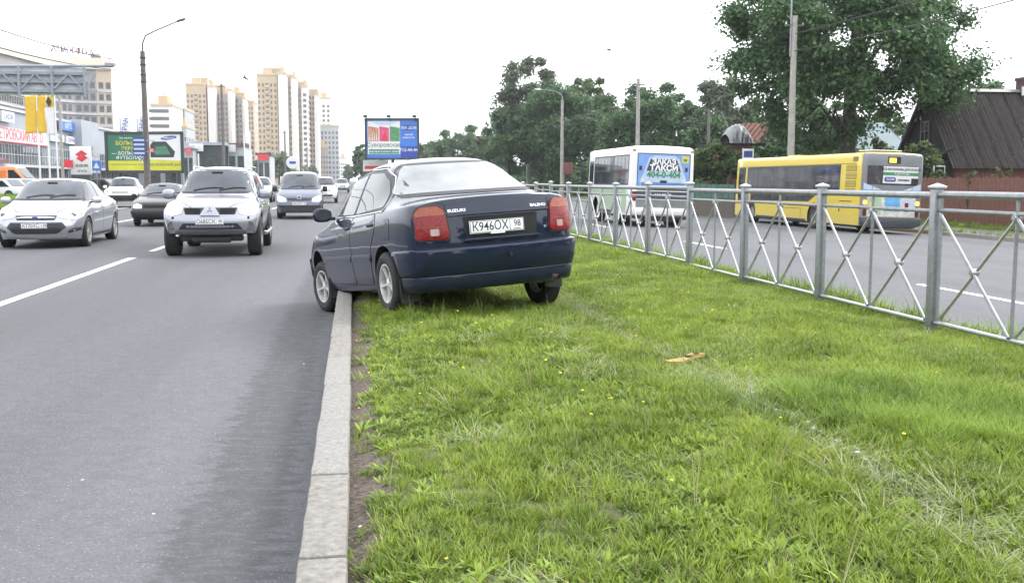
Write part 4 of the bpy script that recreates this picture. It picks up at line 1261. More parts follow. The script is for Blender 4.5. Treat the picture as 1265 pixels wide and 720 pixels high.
silver = paint_mat('silver_paint', (0.32, 0.335, 0.375), metal=.55, rough=.34, dust_amt=.25, dust_h=.5)
silver2 = paint_mat('pale_silver_paint', (0.26, 0.275, 0.32), metal=.5, rough=.36, dust_amt=.35, dust_h=.6)
white_p = paint_mat('white_car_paint', (0.72, 0.73, 0.74), rough=.4, dust_amt=.35)
grey_p = paint_mat('dark_grey_paint', (0.020, 0.020, 0.022), metal=.1, rough=.4, dust_amt=.3)
grey_p.node_tree.nodes['Principled BSDF'].inputs['Coat Weight'].default_value = .35
blue_p = paint_mat('steel_blue_paint', (0.07, 0.085, 0.13), metal=.4, rough=.36, dust_amt=.25)

# --- silver saloon in the second lane
def mondeo_extra(root, S):
    for s in (1, -1):
        q = lambda pts: [(s * u, v) for u, v in (pts if s > 0 else pts[::-1])]
        S.panel('lamp_slash', 'F', q(rnd([(.60, .38), (.62, .42), (.86, .50), (.87, .46)], .012)), .010, M['chrome'], root)
    loc, nn = S.hit('F', 0, .672)
    b = MB(); b.lathe([(0, .006), (.8, .006), (1, 0), (1, -.02)], 24, fr=lambda a, b_, h_: (a * .065, h_, b_ * .027)); bo = b.build('badge', mat('blue_badge', (.05, .09, .3), .3, var=.1), root, smooth=True); bo.matrix_local = Matrix.Translation(loc + nn * .012)
traffic_car(dict(name='silver_saloon', label='silver saloon with dark trapezoid grille, leftmost of the oncoming cars', cat='car', group='cars driving toward the camera',
    paint=silver, lamp_mat=M['lamp_clear'],
    P=prof(4.80, 2.36, top=[(-2.44, .98), (-2.1, 1.04), (-1.75, 1.10), (-1.35, 1.30), (-.95, 1.46), (-.5, 1.525), (0, 1.54), (.35, 1.52), (.62, 1.465), (1.0, 1.25), (1.42, 1.02), (1.55, .985), (1.9, .90), (2.2, .80), (2.36, .70)],
        sh=[(-2.44, .90), (-1.5, .99), (-.5, .96), (.6, .93), (1.4, .88), (1.9, .80), (2.2, .72), (2.36, .64)],
        w=[(-2.44, .76), (-2.1, .88), (-1.4, .925), (0, .925), (1.2, .92), (1.8, .89), (2.15, .82), (2.36, .68)],
        roofdrop=.075, wt=[(-2.44, .5), (-1.3, .58), (-.5, .65), (.3, .655), (.62, .645), (1.42, .69), (2.4, .55)],
        g=[(-2.44, 0), (-2.1, .0), (-1.75, .1), (-1.35, .6), (-.95, 1), (.62, 1), (1.0, .58), (1.42, .1), (1.55, 0), (2.4, 0)],
        bot=[(-2.44, .32), (-1.9, .20), (1.7, .18), (2.36, .22)], arches=[(-1.425, .335, .365), (1.425, .335, .365)], wide=.62),
    screen=[(-.72, 1.06), (-.595, 1.445), (.595, 1.445), (.72, 1.06)], rear_screen=[(-.6, 1.10), (-.45, 1.36), (.45, 1.36), (.6, 1.10)],
    side_frame=[(1.22, 1.0), (.62, 1.40), (0, 1.475), (-.6, 1.455), (-1.3, 1.23), (-1.62, 1.03), (-.2, .995)],
    windows=[[(1.08, 1.01), (.58, 1.38), (.02, 1.45), (.02, 1.0)], [(-.05, 1.0), (-.05, 1.45), (-.55, 1.43), (-.95, 1.33), (-1.02, 1.01)], [(-1.08, 1.02), (-1.02, 1.25), (-1.45, 1.08), (-1.5, 1.03)]],
    doors=[dict(poly=[(1.06, .32), (1.04, .7), (1.0, .96), (0, .97), (0, .32)], handle=(.12, .87)), dict(poly=[(-.02, .32), (-.02, .97), (-1.05, .97), (-1.12, .8), (-.92, .55), (-.88, .32)], handle=(-.92, .89))],
    headlights=[[(.50, .66), (.42, .705), (.80, .88), (.87, .86), (.87, .70), (.76, .62)]], bulb=.062, lit=False,
    seams=[[(.40, 2.1), (.62, 1.75), (.74, 1.45)]],
    front=[('upper_grille', [(-.38, .625), (-.42, .72), (.42, .72), (.38, .625)], 'black_plastic', .006), ('lower_grille', [(-.42, .335), (-.60, .47), (-.52, .575), (.52, .575), (.60, .47), (.42, .335)], 'black_plastic', .006),
           ('lip_spoiler', [(-.62, .235), (-.62, .275), (.62, .275), (.62, .235)], 'chrome', .012), ('chin', [(-.74, .16), (-.76, .22), (.76, .22), (.74, .16)], 'black_plastic', .004)],
    front_pair=[('fog_slot', [(.62, .34), (.64, .40), (.84, .47), (.85, .40)], 'black_plastic', .006)],
    slats=[(-.38, .38, .64, .71, 1, 'chrome'), (-.50, .50, .36, .56, 4, 'black_plastic')],
    side=[('window_trim', [(1.2, .985), (1.2, 1.0), (-1.62, 1.02), (-1.62, 1.005)], 'chrome', .011), ('sill_strip', [(1.0, .235), (1.0, .29), (-1.0, .29), (-1.0, .235)], 'black_plastic', .006)],
    plate=(.50, 'К770УС', '178'), mirror=(.86, .86, 1.03, paint_mat('mirror_silver', (.47, .49, .53), metal=.5), (.11, .08, .075)),
    extra={'m': mondeo_extra}, wheels=(1.425, -1.425, .333, .225, 'multi', .225), track=1.60, loc=(-6.80, 25.5, -.012), yaw=R(1.4)))

M['skid'] = mat('grey_skid_bar', (.075, .08, .095), .5, var=.15)
# --- silver pickup with a hard canopy
def pickup_extra(root, S):
    em = mat('three_diamond_badge', (.55, .55, .56), .2, metal=.9, var=.05)
    loc, nn = S.hit('F', 0, .885)
    b = MB()
    for k in range(3):
        a = R(90 + 120 * k); d = Vector((math.cos(a), math.sin(a))); t = Vector((-d.y, d.x))
        pts = [(0, 0), tuple(d * .034 + t * .02), tuple(d * .068), tuple(d * .034 - t * .02)]
        b.prism([(p[0], p[1]) for p in pts], lambda u, v: (u, .006, v), lambda u, v: (u, -.004, v))
    bo = b.build('badge', em, root); bo.location = loc + nn * .035 + Vector((0, .008, 0))
    rr = MB()
    for s in (1, -1):
        rr.tube([(s * .57, -.1, 1.69), (s * .575, -.22, 1.755), (s * .58, -1.9, 1.755), (s * .58, -2.05, 1.69)], .018, 8)
    rr.build('roof_rails', M['steel_bright'], root, smooth=True)
    for s in (1, -1):
        st = MB(); st.tube([(s * .90, .95, .42), (s * .95, .80, .40), (s * .95, -.85, .40), (s * .90, -1.0, .42)], .04, 10); st.build('side_step', M['chrome'], root, smooth=True)
    bl = MB(); bl.lathe([(0, .012), (.03, .006), (.034, 0), (.034, -.03)], 14, fr=lambda a, b_, h_: (a - .62, h_, b_)); bl.lathe([(0, .012), (.03, .006), (.034, 0), (.034, -.03)], 14, fr=lambda a, b_, h_: (a + .62, h_, b_))
    o = bl.build('tow_hook', M['white_paint'], root, smooth=True); o.location = (0, 2.12, .43)
traffic_car(dict(name='silver_pickup', label='tall silver pickup with canopy, split black grille and roof rails', cat='pickup truck', group='cars driving toward the camera',
    paint=silver2, lit=True,
    P=prof(5.0, 2.30, top=[(-2.70, 1.60), (-2.62, 1.68), (-2.2, 1.76), (-1.2, 1.775), (-.2, 1.77), (.35, 1.745), (.58, 1.69), (.9, 1.45), (1.22, 1.22), (1.35, 1.17), (1.7, 1.13), (2.05, 1.05), (2.22, .98), (2.30, .90)],
        sh=[(-2.7, 1.08), (-1, 1.07), (.5, 1.06), (1.2, 1.05), (1.7, 1.02), (2.05, .95), (2.30, .86)],
        w=[(-2.7, .82), (-2.2, .875), (-1.5, .905), (-.8, .87), (.7, .87), (1.45, .915), (1.9, .90), (2.15, .86), (2.30, .74)],
        wt=[(-2.7, .60), (-1, .635), (.35, .62), (.58, .60), (1.22, .70), (2.4, .6)],
        g=[(-2.7, .9), (-2.62, 1), (.58, 1), (.9, .58), (1.22, .1), (1.35, 0), (2.4, 0)],
        bot=[(-2.7, .52), (-2, .40), (1.6, .40), (2.0, .44), (2.30, .46)], arches=[(-1.5, .39, .435), (1.5, .39, .435)], offR=[0, 0, 0, -.02, -.04], bulF=.22, bulR=.06, wide=.6, crease_sh=.2),
    screen=[(-.735, 1.235), (-.565, 1.655), (.565, 1.655), (.735, 1.235)], rear_screen=[(-.6, 1.15), (-.55, 1.6), (.55, 1.6), (.6, 1.15)],
    side_frame=None,
    windows=[[(.98, 1.14), (.52, 1.62), (-.02, 1.655), (-.02, 1.12)], [(-.10, 1.12), (-.10, 1.655), (-.82, 1.64), (-.95, 1.13)], [(-1.12, 1.14), (-1.06, 1.63), (-2.45, 1.60), (-2.52, 1.15)]],
    doors=[dict(poly=[(1.02, .46), (1.02, 1.08), (0, 1.09), (0, .46)], handle=(.12, .98)), dict(poly=[(-.02, .46), (-.02, 1.09), (-1.0, 1.09), (-1.02, .8), (-.95, .46)], handle=(-.86, .98))],
    headlights=[[(.535, .83), (.50, .955), (.78, .99), (.87, .94), (.86, .83), (.72, .785)]], bulb=.085,
    seams=[[(.3, 2.2), (.66, 1.8), (.76, 1.3)]],
    front=[('grille', [(-.46, .82), (-.50, .945), (.50, .945), (.46, .82)], 'black_plastic', .006),
           ('grille_centre', [(-.19, .79), (-.075, .965), (.075, .965), (.19, .79)], silver2, .03),
           ('lower_intake', [(-.60, .53), (-.50, .655), (.50, .655), (.60, .53)], 'black_plastic', .005),
           ('skid_bar', [(-.66, .46), (-.64, .535), (.64, .535), (.66, .46)], M['skid'], .03)],
    slats=[(-.46, -.18, .83, .935, 4, 'dark_gap'), (.18, .46, .83, .935, 4, 'dark_gap')],
    rounds=[(.72, .605, .075, 'dark_pole', 'fog_lamp'), (.70, .755, .022, 'black_plastic', 'washer_nozzle')],
    side=[('arch_lip', [(1.96, .46), (1.90, .72), (1.70, .855), (1.5, .875), (1.3, .855), (1.10, .72), (1.04, .46), (1.0, .5), (1.06, .76), (1.27, .90), (1.5, .925), (1.73, .90), (1.95, .76), (2.0, .5)], silver2, .022)],
    plate=(.685, 'О685СК', '98'), mirror=(.83, .86, 1.19, silver2, (.125, .09, .10)), aerial=.45,
    lower=[(-.58, .58, 1.75, 2.02, .30, .46), (-.36, .36, 1.95, 2.10, .275, .40)], extra={'p': pickup_extra},
    wheels=(1.5, -1.5, .385, .265, 'six', .22), track=1.56, loc=(-2.76, 22.40, -.005), yaw=R(1.2)))

# --- dark hatch half hidden behind the pickup
traffic_car(dict(name='dark_hatchback', label='old dark grey boxy car with round-cornered headlamp, half behind the silver pickup', cat='car', group='cars driving toward the camera',
    paint=grey_p, lit=True,
    P=prof(4.0, 2.0, top=[(-2.0, .95), (-1.8, 1.0), (-1.2, 1.3), (-.7, 1.38), (0, 1.40), (.3, 1.37), (.5, 1.31), (1.05, .97), (1.2, .93), (1.6, .88), (1.9, .80), (2.0, .76)],
        sh=[(-2, .88), (-1, .90), (1, .87), (1.6, .80), (2.0, .70)], w=[(-2, .76), (-1.5, .81), (1.2, .82), (1.8, .79), (2.0, .73)], wt=[(-2, .5), (-1.2, .54), (.3, .54), (1.05, .64), (2, .55)],
        g=[(-2, 0), (-1.8, .1), (-1.2, 1), (.5, 1), (1.05, .1), (1.2, 0), (2, 0)], bot=[(-2, .32), (-1.6, .2), (1.6, .2), (2, .26)], arches=[(-1.23, .285, .32), (1.23, .285, .32)], bulF=.10, bulR=.1, offF=[-.06, .02, .02, -.01, -.05]),
    screen=[(-.64, .985), (-.49, 1.32), (.49, 1.32), (.64, .985)], rear_screen=[(-.55, 1.0), (-.44, 1.27), (.44, 1.27), (.55, 1.0)],
    windows=[[(.80, .93), (.40, 1.29), (0, 1.33), (0, .93)], [(-.07, .93), (-.07, 1.33), (-.7, 1.31), (-.95, .95)]],
    doors=[dict(poly=[(.92, .3), (.9, .89), (-.02, .9), (-.02, .3)], handle=(.08, .83)), dict(poly=[(-.04, .3), (-.04, .9), (-.98, .9), (-.85, .3)], handle=(-.85, .83))],
    headlights=[[(.42, .575), (.42, .71), (.68, .71), (.70, .58)]], bulb=.07,
    front=[('grille', [(-.38, .585), (-.38, .70), (.38, .70), (.38, .585)], 'black_plastic', .006), ('bumper', [(-.76, .32), (-.76, .50), (.76, .50), (.76, .32)], 'black_plastic', .05)],
    front_pair=[('indicator', [(.71, .585), (.69, .70), (.755, .69), (.76, .59)], 'lamp_amber', .008)],
    slats=[(-.36, .36, .60, .69, 3, 'dark_gap')],
    plate=(.44, 'Х213АВ', '47'), mirror=(.77, .66, .98, M['black_plastic'], (.085, .06, .06)), handle_mat=M['black_plastic'],
    wheels=(1.23, -1.23, .282, .17, 'plain', .175), track=1.40, loc=(-6.28, 36.0, -.006), yaw=R(1)))

# --- white off-roader in the third lane
traffic_car(dict(name='white_offroader', label='small white off-roader with grey lower bumper in the far lane under the football hoarding', cat='car', group='cars driving toward the camera',
    paint=white_p, tread=False,
    P=prof(4.0, 1.95, top=[(-2.05, 1.45), (-1.95, 1.60), (-1.3, 1.66), (0, 1.68), (.3, 1.65), (.48, 1.58), (.98, 1.14), (1.1, 1.09), (1.6, 1.05), (1.87, .98), (1.95, .94)],
        sh=[(-2.05, 1.0), (1, 1.0), (1.6, .97), (1.95, .86)], w=[(-2.05, .80), (-1.6, .86), (1.5, .875), (1.8, .85), (1.95, .78)], wt=[(-2, .56), (-1, .60), (.4, .58), (.98, .68), (2, .6)],
        g=[(-2.05, .85), (-1.9, 1), (.48, 1), (.98, .1), (1.1, 0), (2, 0)], bot=[(-2, .42), (-1.6, .34), (1.6, .34), (1.95, .40)], arches=[(-1.22, .36, .40), (1.22, .36, .40)], bulF=.10, bulR=.06),
    screen=[(-.68, 1.16), (-.53, 1.58), (.53, 1.58), (.68, 1.16)], rear_screen=[(-.55, 1.1), (-.5, 1.5), (.5, 1.5), (.55, 1.1)],
    windows=[[(.80, 1.08), (.42, 1.54), (0, 1.57), (0, 1.07)], [(-.07, 1.07), (-.07, 1.57), (-.8, 1.55), (-.9, 1.08)], [(-1.0, 1.09), (-.95, 1.55), (-1.7, 1.52), (-1.75, 1.1)]],
    doors=[dict(poly=[(.92, .45), (.9, 1.02), (-.02, 1.02), (-.02, .45)], handle=(.08, .95))],
    headlights=[[(.46, .80), (.46, .93), (.76, .94), (.78, .80)]], bulb=.06,
    front=[('grille', [(-.40, .78), (-.40, .93), (.40, .93), (.40, .78)], 'black_plastic', .006), ('bumper', [(-.82, .42), (-.82, .68), (.82, .68), (.82, .42)], 'black_plastic', .04)],
    slats=[(-.38, .38, .79, .92, 3, 'white_paint')], side=[('rubbing_strip', [(1.0, .55), (1.0, .68), (-1.0, .68), (-1.0, .55)], 'black_plastic', .01)],
    mirror=(.82, .66, 1.12, white_p, (.10, .07, .09)), wheels=(1.22, -1.22, .35, .2, 'plain', .2), track=1.46, loc=(-12.62, 60.0, -.015), yaw=R(4)))

# --- blue delivery van
def van_extra(root, S):
    loc, nn = S.hit('F', 0, .80)
    b = MB(); b.lathe([(.062, 0), (.075, .01), (.088, 0)], 24, fr=lambda a, b_, h_: (a, h_, b_)); b.lathe([(0, .002), (.06, .002)], 20, fr=lambda a, b_, h_: (a, h_, b_))
    o = b.build('badge', M['chrome'], root, smooth=True); o.location = loc + nn * .03
traffic_car(dict(name='blue_van', label='steel blue small van with round badge driving behind the silver pickup', cat='van', group='cars driving toward the camera',
    paint=blue_p, lit=True,
    P=prof(4.4, 2.15, top=[(-2.25, 1.70), (-2.15, 1.80), (-1.3, 1.84), (-.2, 1.84), (.35, 1.80), (.62, 1.70), (1.0, 1.45), (1.38, 1.16), (1.5, 1.10), (1.85, .98), (2.07, .86), (2.15, .78)],
        sh=[(-2.25, 1.05), (.8, 1.04), (1.4, 1.0), (1.85, .88), (2.15, .74)], w=[(-2.25, .82), (-1.6, .89), (1.2, .90), (1.75, .87), (2.05, .80), (2.15, .72)], wt=[(-2.25, .66), (0, .69), (.4, .67), (.62, .65), (1.38, .72), (2.2, .6)],
        g=[(-2.25, .95), (-2.1, 1), (.62, 1), (1.0, .58), (1.38, .12), (1.5, 0), (2.2, 0)], bot=[(-2.2, .34), (-1.6, .22), (1.6, .22), (2.15, .25)], arches=[(-1.34, .32, .35), (1.34, .32, .35)], bulF=.20, bulR=.06),
    screen=[(-.74, 1.16), (-.62, 1.69), (.62, 1.69), (.74, 1.16)], rear_screen=[(-.6, 1.1), (-.55, 1.65), (.55, 1.65), (.6, 1.1)],
    windows=[[(1.0, 1.12), (.55, 1.6), (.0, 1.64), (0, 1.10)], [(-.1, 1.1), (-.1, 1.64), (-1.0, 1.63), (-1.0, 1.1)], [(-1.12, 1.1), (-1.12, 1.63), (-1.9, 1.6), (-1.95, 1.12)]],
    doors=[dict(poly=[(1.02, .4), (1.02, 1.05), (0, 1.06), (0, .4)], handle=(.1, .98))],
    headlights=[[(.46, .66), (.50, .80), (.80, .90), (.83, .74), (.74, .65)]], bulb=.075,
    front=[('grille', [(-.42, .70), (-.46, .80), (.46, .80), (.42, .70)], 'black_plastic', .006), ('lower_grille', [(-.66, .30), (-.66, .45), (.66, .45), (.66, .30)], 'black_plastic', .006), ('bumper_strip', [(-.80, .46), (-.80, .53), (.80, .53), (.80, .46)], 'black_plastic', .02)],
    slats=[(-.62, .62, .31, .44, 3, 'dark_pole')],
    plate=(.58, 'В415КР', '98'), mirror=(.85, .92, 1.14, M['black_plastic'], (.10, .08, .12)), extra={'v': van_extra}, aerial=.3,
    wheels=(1.34, -1.34, .315, .2, 'plain', .2), track=1.52, loc=(-2.10, 41.9, -.006), yaw=R(1.2)))

# --- two more light cars further back in the near lane
def plain_suv(label, paint, loc, yaw, name='light_suv', s=1.0):
    return traffic_car(dict(name=name, label=label, cat='car', group='cars driving toward the camera', paint=paint, tread=False,
        P=prof(4.6, 2.2, top=[(-2.4, 1.45), (-2.3, 1.62), (-1.4, 1.72), (0, 1.74), (.4, 1.70), (.62, 1.61), (1.25, 1.14), (1.4, 1.10), (1.8, 1.04), (2.1, .93), (2.2, .84)],
            sh=[(-2.4, 1.02), (1.2, 1.0), (1.8, .94), (2.2, .78)], w=[(-2.4, .82), (-1.6, .91), (1.4, .92), (1.9, .88), (2.2, .74)], wt=[(-2.4, .56), (0, .62), (.5, .60), (1.25, .70), (2.2, .6)],
            g=[(-2.4, .85), (-2.2, 1), (.62, 1), (1.25, .1), (1.4, 0), (2.2, 0)], bot=[(-2.4, .45), (-1.6, .3), (1.6, .3), (2.2, .34)], arches=[(-1.38, .36, .40), (1.38, .36, .40)], bulF=.2, bulR=.08),
        screen=[(-.70, 1.18), (-.55, 1.61), (.55, 1.61), (.70, 1.18)], windows=[[(.98, 1.1), (.55, 1.56), (0, 1.6), (0, 1.08)], [(-.08, 1.08), (-.08, 1.6), (-1, 1.58), (-1, 1.08)], [(-1.1, 1.1), (-1.1, 1.57), (-1.9, 1.5), (-1.95, 1.12)]],
        headlights=[[(.48, .76), (.50, .88), (.80, .93), (.82, .80)]], bulb=.06,
        front=[('grille', [(-.42, .74), (-.44, .88), (.44, .88), (.42, .74)], 'black_plastic', .006), ('lower_grille', [(-.5, .42), (-.6, .55), (.6, .55), (.5, .42)], 'black_plastic', .006)],
        plate=(.64, 'Е302ОХ', '78'), mirror=(.86, .92, 1.14, paint, (.11, .08, .09)), wheels=(1.38, -1.38, .35, .22, 'seven', .23), track=1.56, loc=loc, yaw=yaw))
plain_suv('white sport utility car following the steel blue van', white_p, (-1.98, 70.5, -.008), R(1))
plain_suv('small pale car farthest back in the lane nearest the kerb', silver, (-1.45, 128, -.008), 0, 'pale_car')
plain_suv('light car showing only its roof between the silver pickup and the blue van', silver2, (-6.3, 72.0, -.008), R(1), 'pale_car')
# ================================================================== BUSES on the far carriageway
def bus_body(L, W, z0, z1, paint, root, arches, bev=.16, crown=.05, wr=.28):
    bm = bmesh.new(); bmesh.ops.create_cube(bm, size=1)
    bmesh.ops.scale(bm, vec=(W, L, z1 - z0), verts=bm.verts); bmesh.ops.translate(bm, vec=(0, 0, (z0 + z1) / 2), verts=bm.verts)
    bmesh.ops.bevel(bm, geom=[e for e in bm.edges if (e.verts[0].co.z + e.verts[1].co.z) / 2 > z0 + .1], offset=bev, segments=5, affect='EDGES', profile=.5)
    for ax, lo, hi, n_ in ((0, -W / 2, W / 2, 5), (1, -L / 2, L / 2, 14), (2, z0, z1, 5)):
        for k in range(1, n_):
            c = [0, 0, 0]; c[ax] = lo + (hi - lo) * k / n_; no = [0, 0, 0]; no[ax] = 1
            bmesh.ops.bisect_plane(bm, geom=bm.verts[:] + bm.edges[:] + bm.faces[:], dist=1e-5, plane_co=c, plane_no=no)
    for v in bm.verts:                                   # slight barrel to roof, sides and ends
        t = (v.co.z - z0) / (z1 - z0)
        v.co.x *= 1 - .045 * max(0, t - .35) ** 1.5
        if v.co.z > z1 - .3: v.co.z += crown * (1 - (2 * v.co.x / W) ** 2)
        v.co.y *= 1 - .008 * (2 * v.co.x / W) ** 2
    me = bpy.data.meshes.new('body'); bm.to_mesh(me); bm.free(); me.materials.append(paint)
    cut = MB()
    for y, z, r_ in arches:
        for s in (1, -1):
            b0 = len(cut.v); cut.lathe([(r_, s * (W / 2 - .45)), (r_, s * (W / 2 + .4))], 36, fr=lambda a, b, h, y=y, z=z: (h, y + a, z + b))
            cut.f.append(list(range(b0, b0 + 36))); cut.m.append(0); cut.f.append(list(range(b0 + 36, b0 + 72))); cut.m.append(0)
    co = cut.build('scratch_cutter', M['dark_gap'])
    out = evaluated_mesh(me, [('BOOLEAN', {'cutter': co.data, 'operation': 'DIFFERENCE', 'solver': 'EXACT', 'material_mode': 'TRANSFER'})])
    bpy.data.objects.remove(co)
    out.shade_smooth(); out.set_sharp_from_angle(angle=R(32))
    o = bpy.data.objects.new('body', out); COL.objects.link(o); o.parent = root
    return o

def flat(name, axis, S, poly, off, mt, root, **k):
    return S.panel(name, axis, poly, off, M[mt] if isinstance(mt, str) else mt, root, res=.4, **k)
def rect(u0, u1, v0, v1): return [(u0, v0), (u0, v1), (u1, v1), (u1, v0)]

M['ad_blue'] = mat('advert_sky_blue', (.17, .30, .62), .35, var=.12, scale=2)
M['ad_car_blue'] = mat('advert_van_blue', (.10, .20, .42), .35, var=.2, scale=3)
M['ad_pale'] = mat('advert_pale', (.42, .50, .60), .35, var=.1)
M['ad_grey'] = mat('advert_dark_glass', (.045, .05, .07), .35, var=.1)
M['green_ink'] = mat('green_ink', (.03, .22, .10), .5, var=0)
M['pale_green'] = mat('pale_green_paint', (.30, .42, .29), .4, var=.15, scale=2, coat=.6)
M['grey_panel'] = mat('grey_panel', (.17, .17, .17), .5, var=.2, scale=3)
M['yellow_ad'] = mat('yellow_sticker', (.62, .50, .05), .5, var=.1)

def paz():
    root = empty('white_bus', (0, 0, 0), 0, 'small white and green bus with a blue taxi advert across its rear', 'bus', 'buses driving away beyond the railing')
    wp = paint_mat('bus_white', (.70, .70, .69), rough=.4, dust_h=1.0, dust_amt=.5)
    L, W = 7.1, 2.5
    body = bus_body(L, W, .42, 3.0, wp, root, [(-1.75, .48, .56), (1.9, .48, .56)])
    S = Skin(body)
    yb = -L / 2
    for ax in 'LR':
        flat('lower_panel', ax, S, rect(-3.3, 3.4, .62, 1.45), .006, 'pale_green', root) if False else None
        # lower green band in three stretches between the wheel arches
        for a, b in ((-3.42, -2.36), (-1.14, 1.28), (2.52, 3.42)):
            flat('green_panel', ax, S, rect(a, b, .50, 1.47), .004, 'pale_green', root)
        flat('green_panel', ax, S, rect(-2.35, -1.15, 1.09, 1.47), .004, 'pale_green', root); flat('green_panel', ax, S, rect(1.29, 2.51, 1.09, 1.47), .004, 'pale_green', root)
        flat('window_band', ax, S, rnd(rect(-3.25, 2.35, 1.55, 2.70), .08), .006, 'black_plastic', root)
        for k in range(5):
            y0 = -3.20 + 1.10 * k
            wp_ = flat('side_window', ax, S, rnd(rect(y0, y0 + 1.05, 1.60, 2.65), .06), .010, 'glass', root)
            flat('window_bar', ax, S, rect(y0 + .50, y0 + .54, 2.10, 2.64), .014, 'black_plastic', wp_)
            flat('window_bar', ax, S, rect(y0 + .02, y0 + 1.03, 2.09, 2.12), .014, 'black_plastic', wp_)
        flat('cab_window', ax, S, rnd(rect(2.5, 3.2, 1.55, 2.55), .08), .008, 'glass', root)
        flat('skirt', ax, S, rect(-.9, 1.2, .44, .56), .01, 'black_plastic', root)
    # rear end
    flat('rear_trim', 'B', S, rnd(rect(-1.0, 1.06, 1.38, 2.76), .03), .005, 'black_plastic', root)
    ad = flat('advert_panel', 'B', S, rnd(rect(-.97, 1.03, 1.42, 2.73), .02), .010, 'ad_blue', root)
    shapes = [([(-.82, 1.50), (-.88, 1.70), (-.76, 1.98), (-.56, 2.58), (-.35, 2.67), (.45, 2.67), (.62, 2.56), (.84, 1.98), (.94, 1.70), (.88, 1.50)], .013, 'ad_pale'),
              ([(-.80, 1.46), (-.84, 1.68), (.90, 1.68), (.86, 1.46)], .016, 'ad_car_blue'), ([(-.64, 2.10), (-.50, 2.55), (.52, 2.55), (.70, 2.10)], .016, 'ad_grey'),
              ([(-.58, 1.46), (-.56, 1.52), (.64, 1.52), (.66, 1.46)], .018, 'ink'), ([(-.86, 1.68), (-.82, 1.88), (-.70, 1.78), (-.70, 1.66)], .018, 'lamp_clear'), ([(.92, 1.68), (.88, 1.88), (.76, 1.78), (.76, 1.66)], .018, 'lamp_clear'),
              (rect(-.92, -.82, 2.12, 2.28), .014, 'ink'), (rect(.86, .96, 2.10, 2.26), .014, 'ink'), (rect(.72, 1.0, 2.42, 2.68), .014, 'yellow_ad'), (rect(.78, .92, 2.48, 2.58), .016, 'green_ink'), (rnd(rect(-.10, .16, 1.66, 1.76), .03), .018, 'ink')]
    for poly, off, mt in shapes: flat('advert_print', 'B', S, poly, off, mt, ad)
    y_ = S.hit('B', 0, 2.2)[0].y - .022
    def t(s, z, sz, mt, b=.004, w=1.0, u=.03): text(s, sz, M[mt], ad, face_mtx((u, y_, z), (0, -1, 0)), 'advert_lettering', bold=b, wide=w)
    t('ЗАКАЗ', 2.44, .27, 'white_paint', .010, 1.05); t('ТАКСИ', 2.21, .29, 'white_paint', .012, 1.1)
    t('404-0-404', 1.96, .30, 'green_ink', .010, 1.05)
    for mt, off in (('white_paint', 0),): pass
    flat('dark_strip', 'B', S, rect(-1.0, 1.03, 1.06, 1.34), .008, 'ad_grey', root)
    y_ = S.hit('B', 0, 1.2)[0].y - .014
    text('444-00-40', .16, M['white_paint'], root, face_mtx((.03, y_, 1.2), (0, -1, 0)), 'strip_lettering', bold=.004)
    flat('grey_panel', 'B', S, rect(-1.0, 1.03, .74, 1.03), .006, 'grey_panel', root)
    for s in (1, -1):
        flat('tail_lamp', 'B', S, rnd(rect(s * 1.08 - .075, s * 1.08 + .075, 1.14, 1.32), .02), .02, 'lamp_red', root); flat('tail_lamp', 'B', S, rnd(rect(s * 1.08 - .075, s * 1.08 + .075, .97, 1.12), .02), .02, 'lamp_red', root)
        w_ = rect(s * 1.12 - .05, s * 1.12 + .05, 2.82, 2.88); flat('marker_lamp', 'B', S, w_, .015, 'lamp_amber', root)
    b = MB(); b.box(-1.2, 1.2, yb - .12, yb + .04, .46, .70); b.build('rear_bumper', wp, root, bevel=.04)
    u = MB(); u.box(-1.0, 1.0, yb + .05, 3.2, .30, .44); u.box(-.6, .6, yb + .1, yb + .6, .22, .32); u.build('chassis', M['black_plastic'], root)
    y2 = yb - .135
    plate(root, (-.55, y2, .58), (0, -1, 0), 'ВМ317', '78', .48, .11)
    m_ = MB(); m_.tube([(-1.15, 3.45, 2.5), (-1.45, 3.6, 2.45), (-1.45, 3.6, 2.0)], .02, 6); m_.box(-1.55, -1.36, 3.56, 3.62, 1.75, 2.15); m_.build('wing_mirror', M['black_plastic'], root)
    for s in (1, -1):
        wheel(root, s * 1.0, 1.9, .45, .45, .25, s, 'plain', .28, M['white_paint']); wheel(root, s * .98, -1.75, .45, .45, .48, s, 'plain', .28, M['white_paint'])
    root.location = (11.42, 37.4 + L / 2, ZR(11.4)); root.rotation_euler = (0, math.atan((ZR(5) - ZR(15)) / 10), 0)
paz()

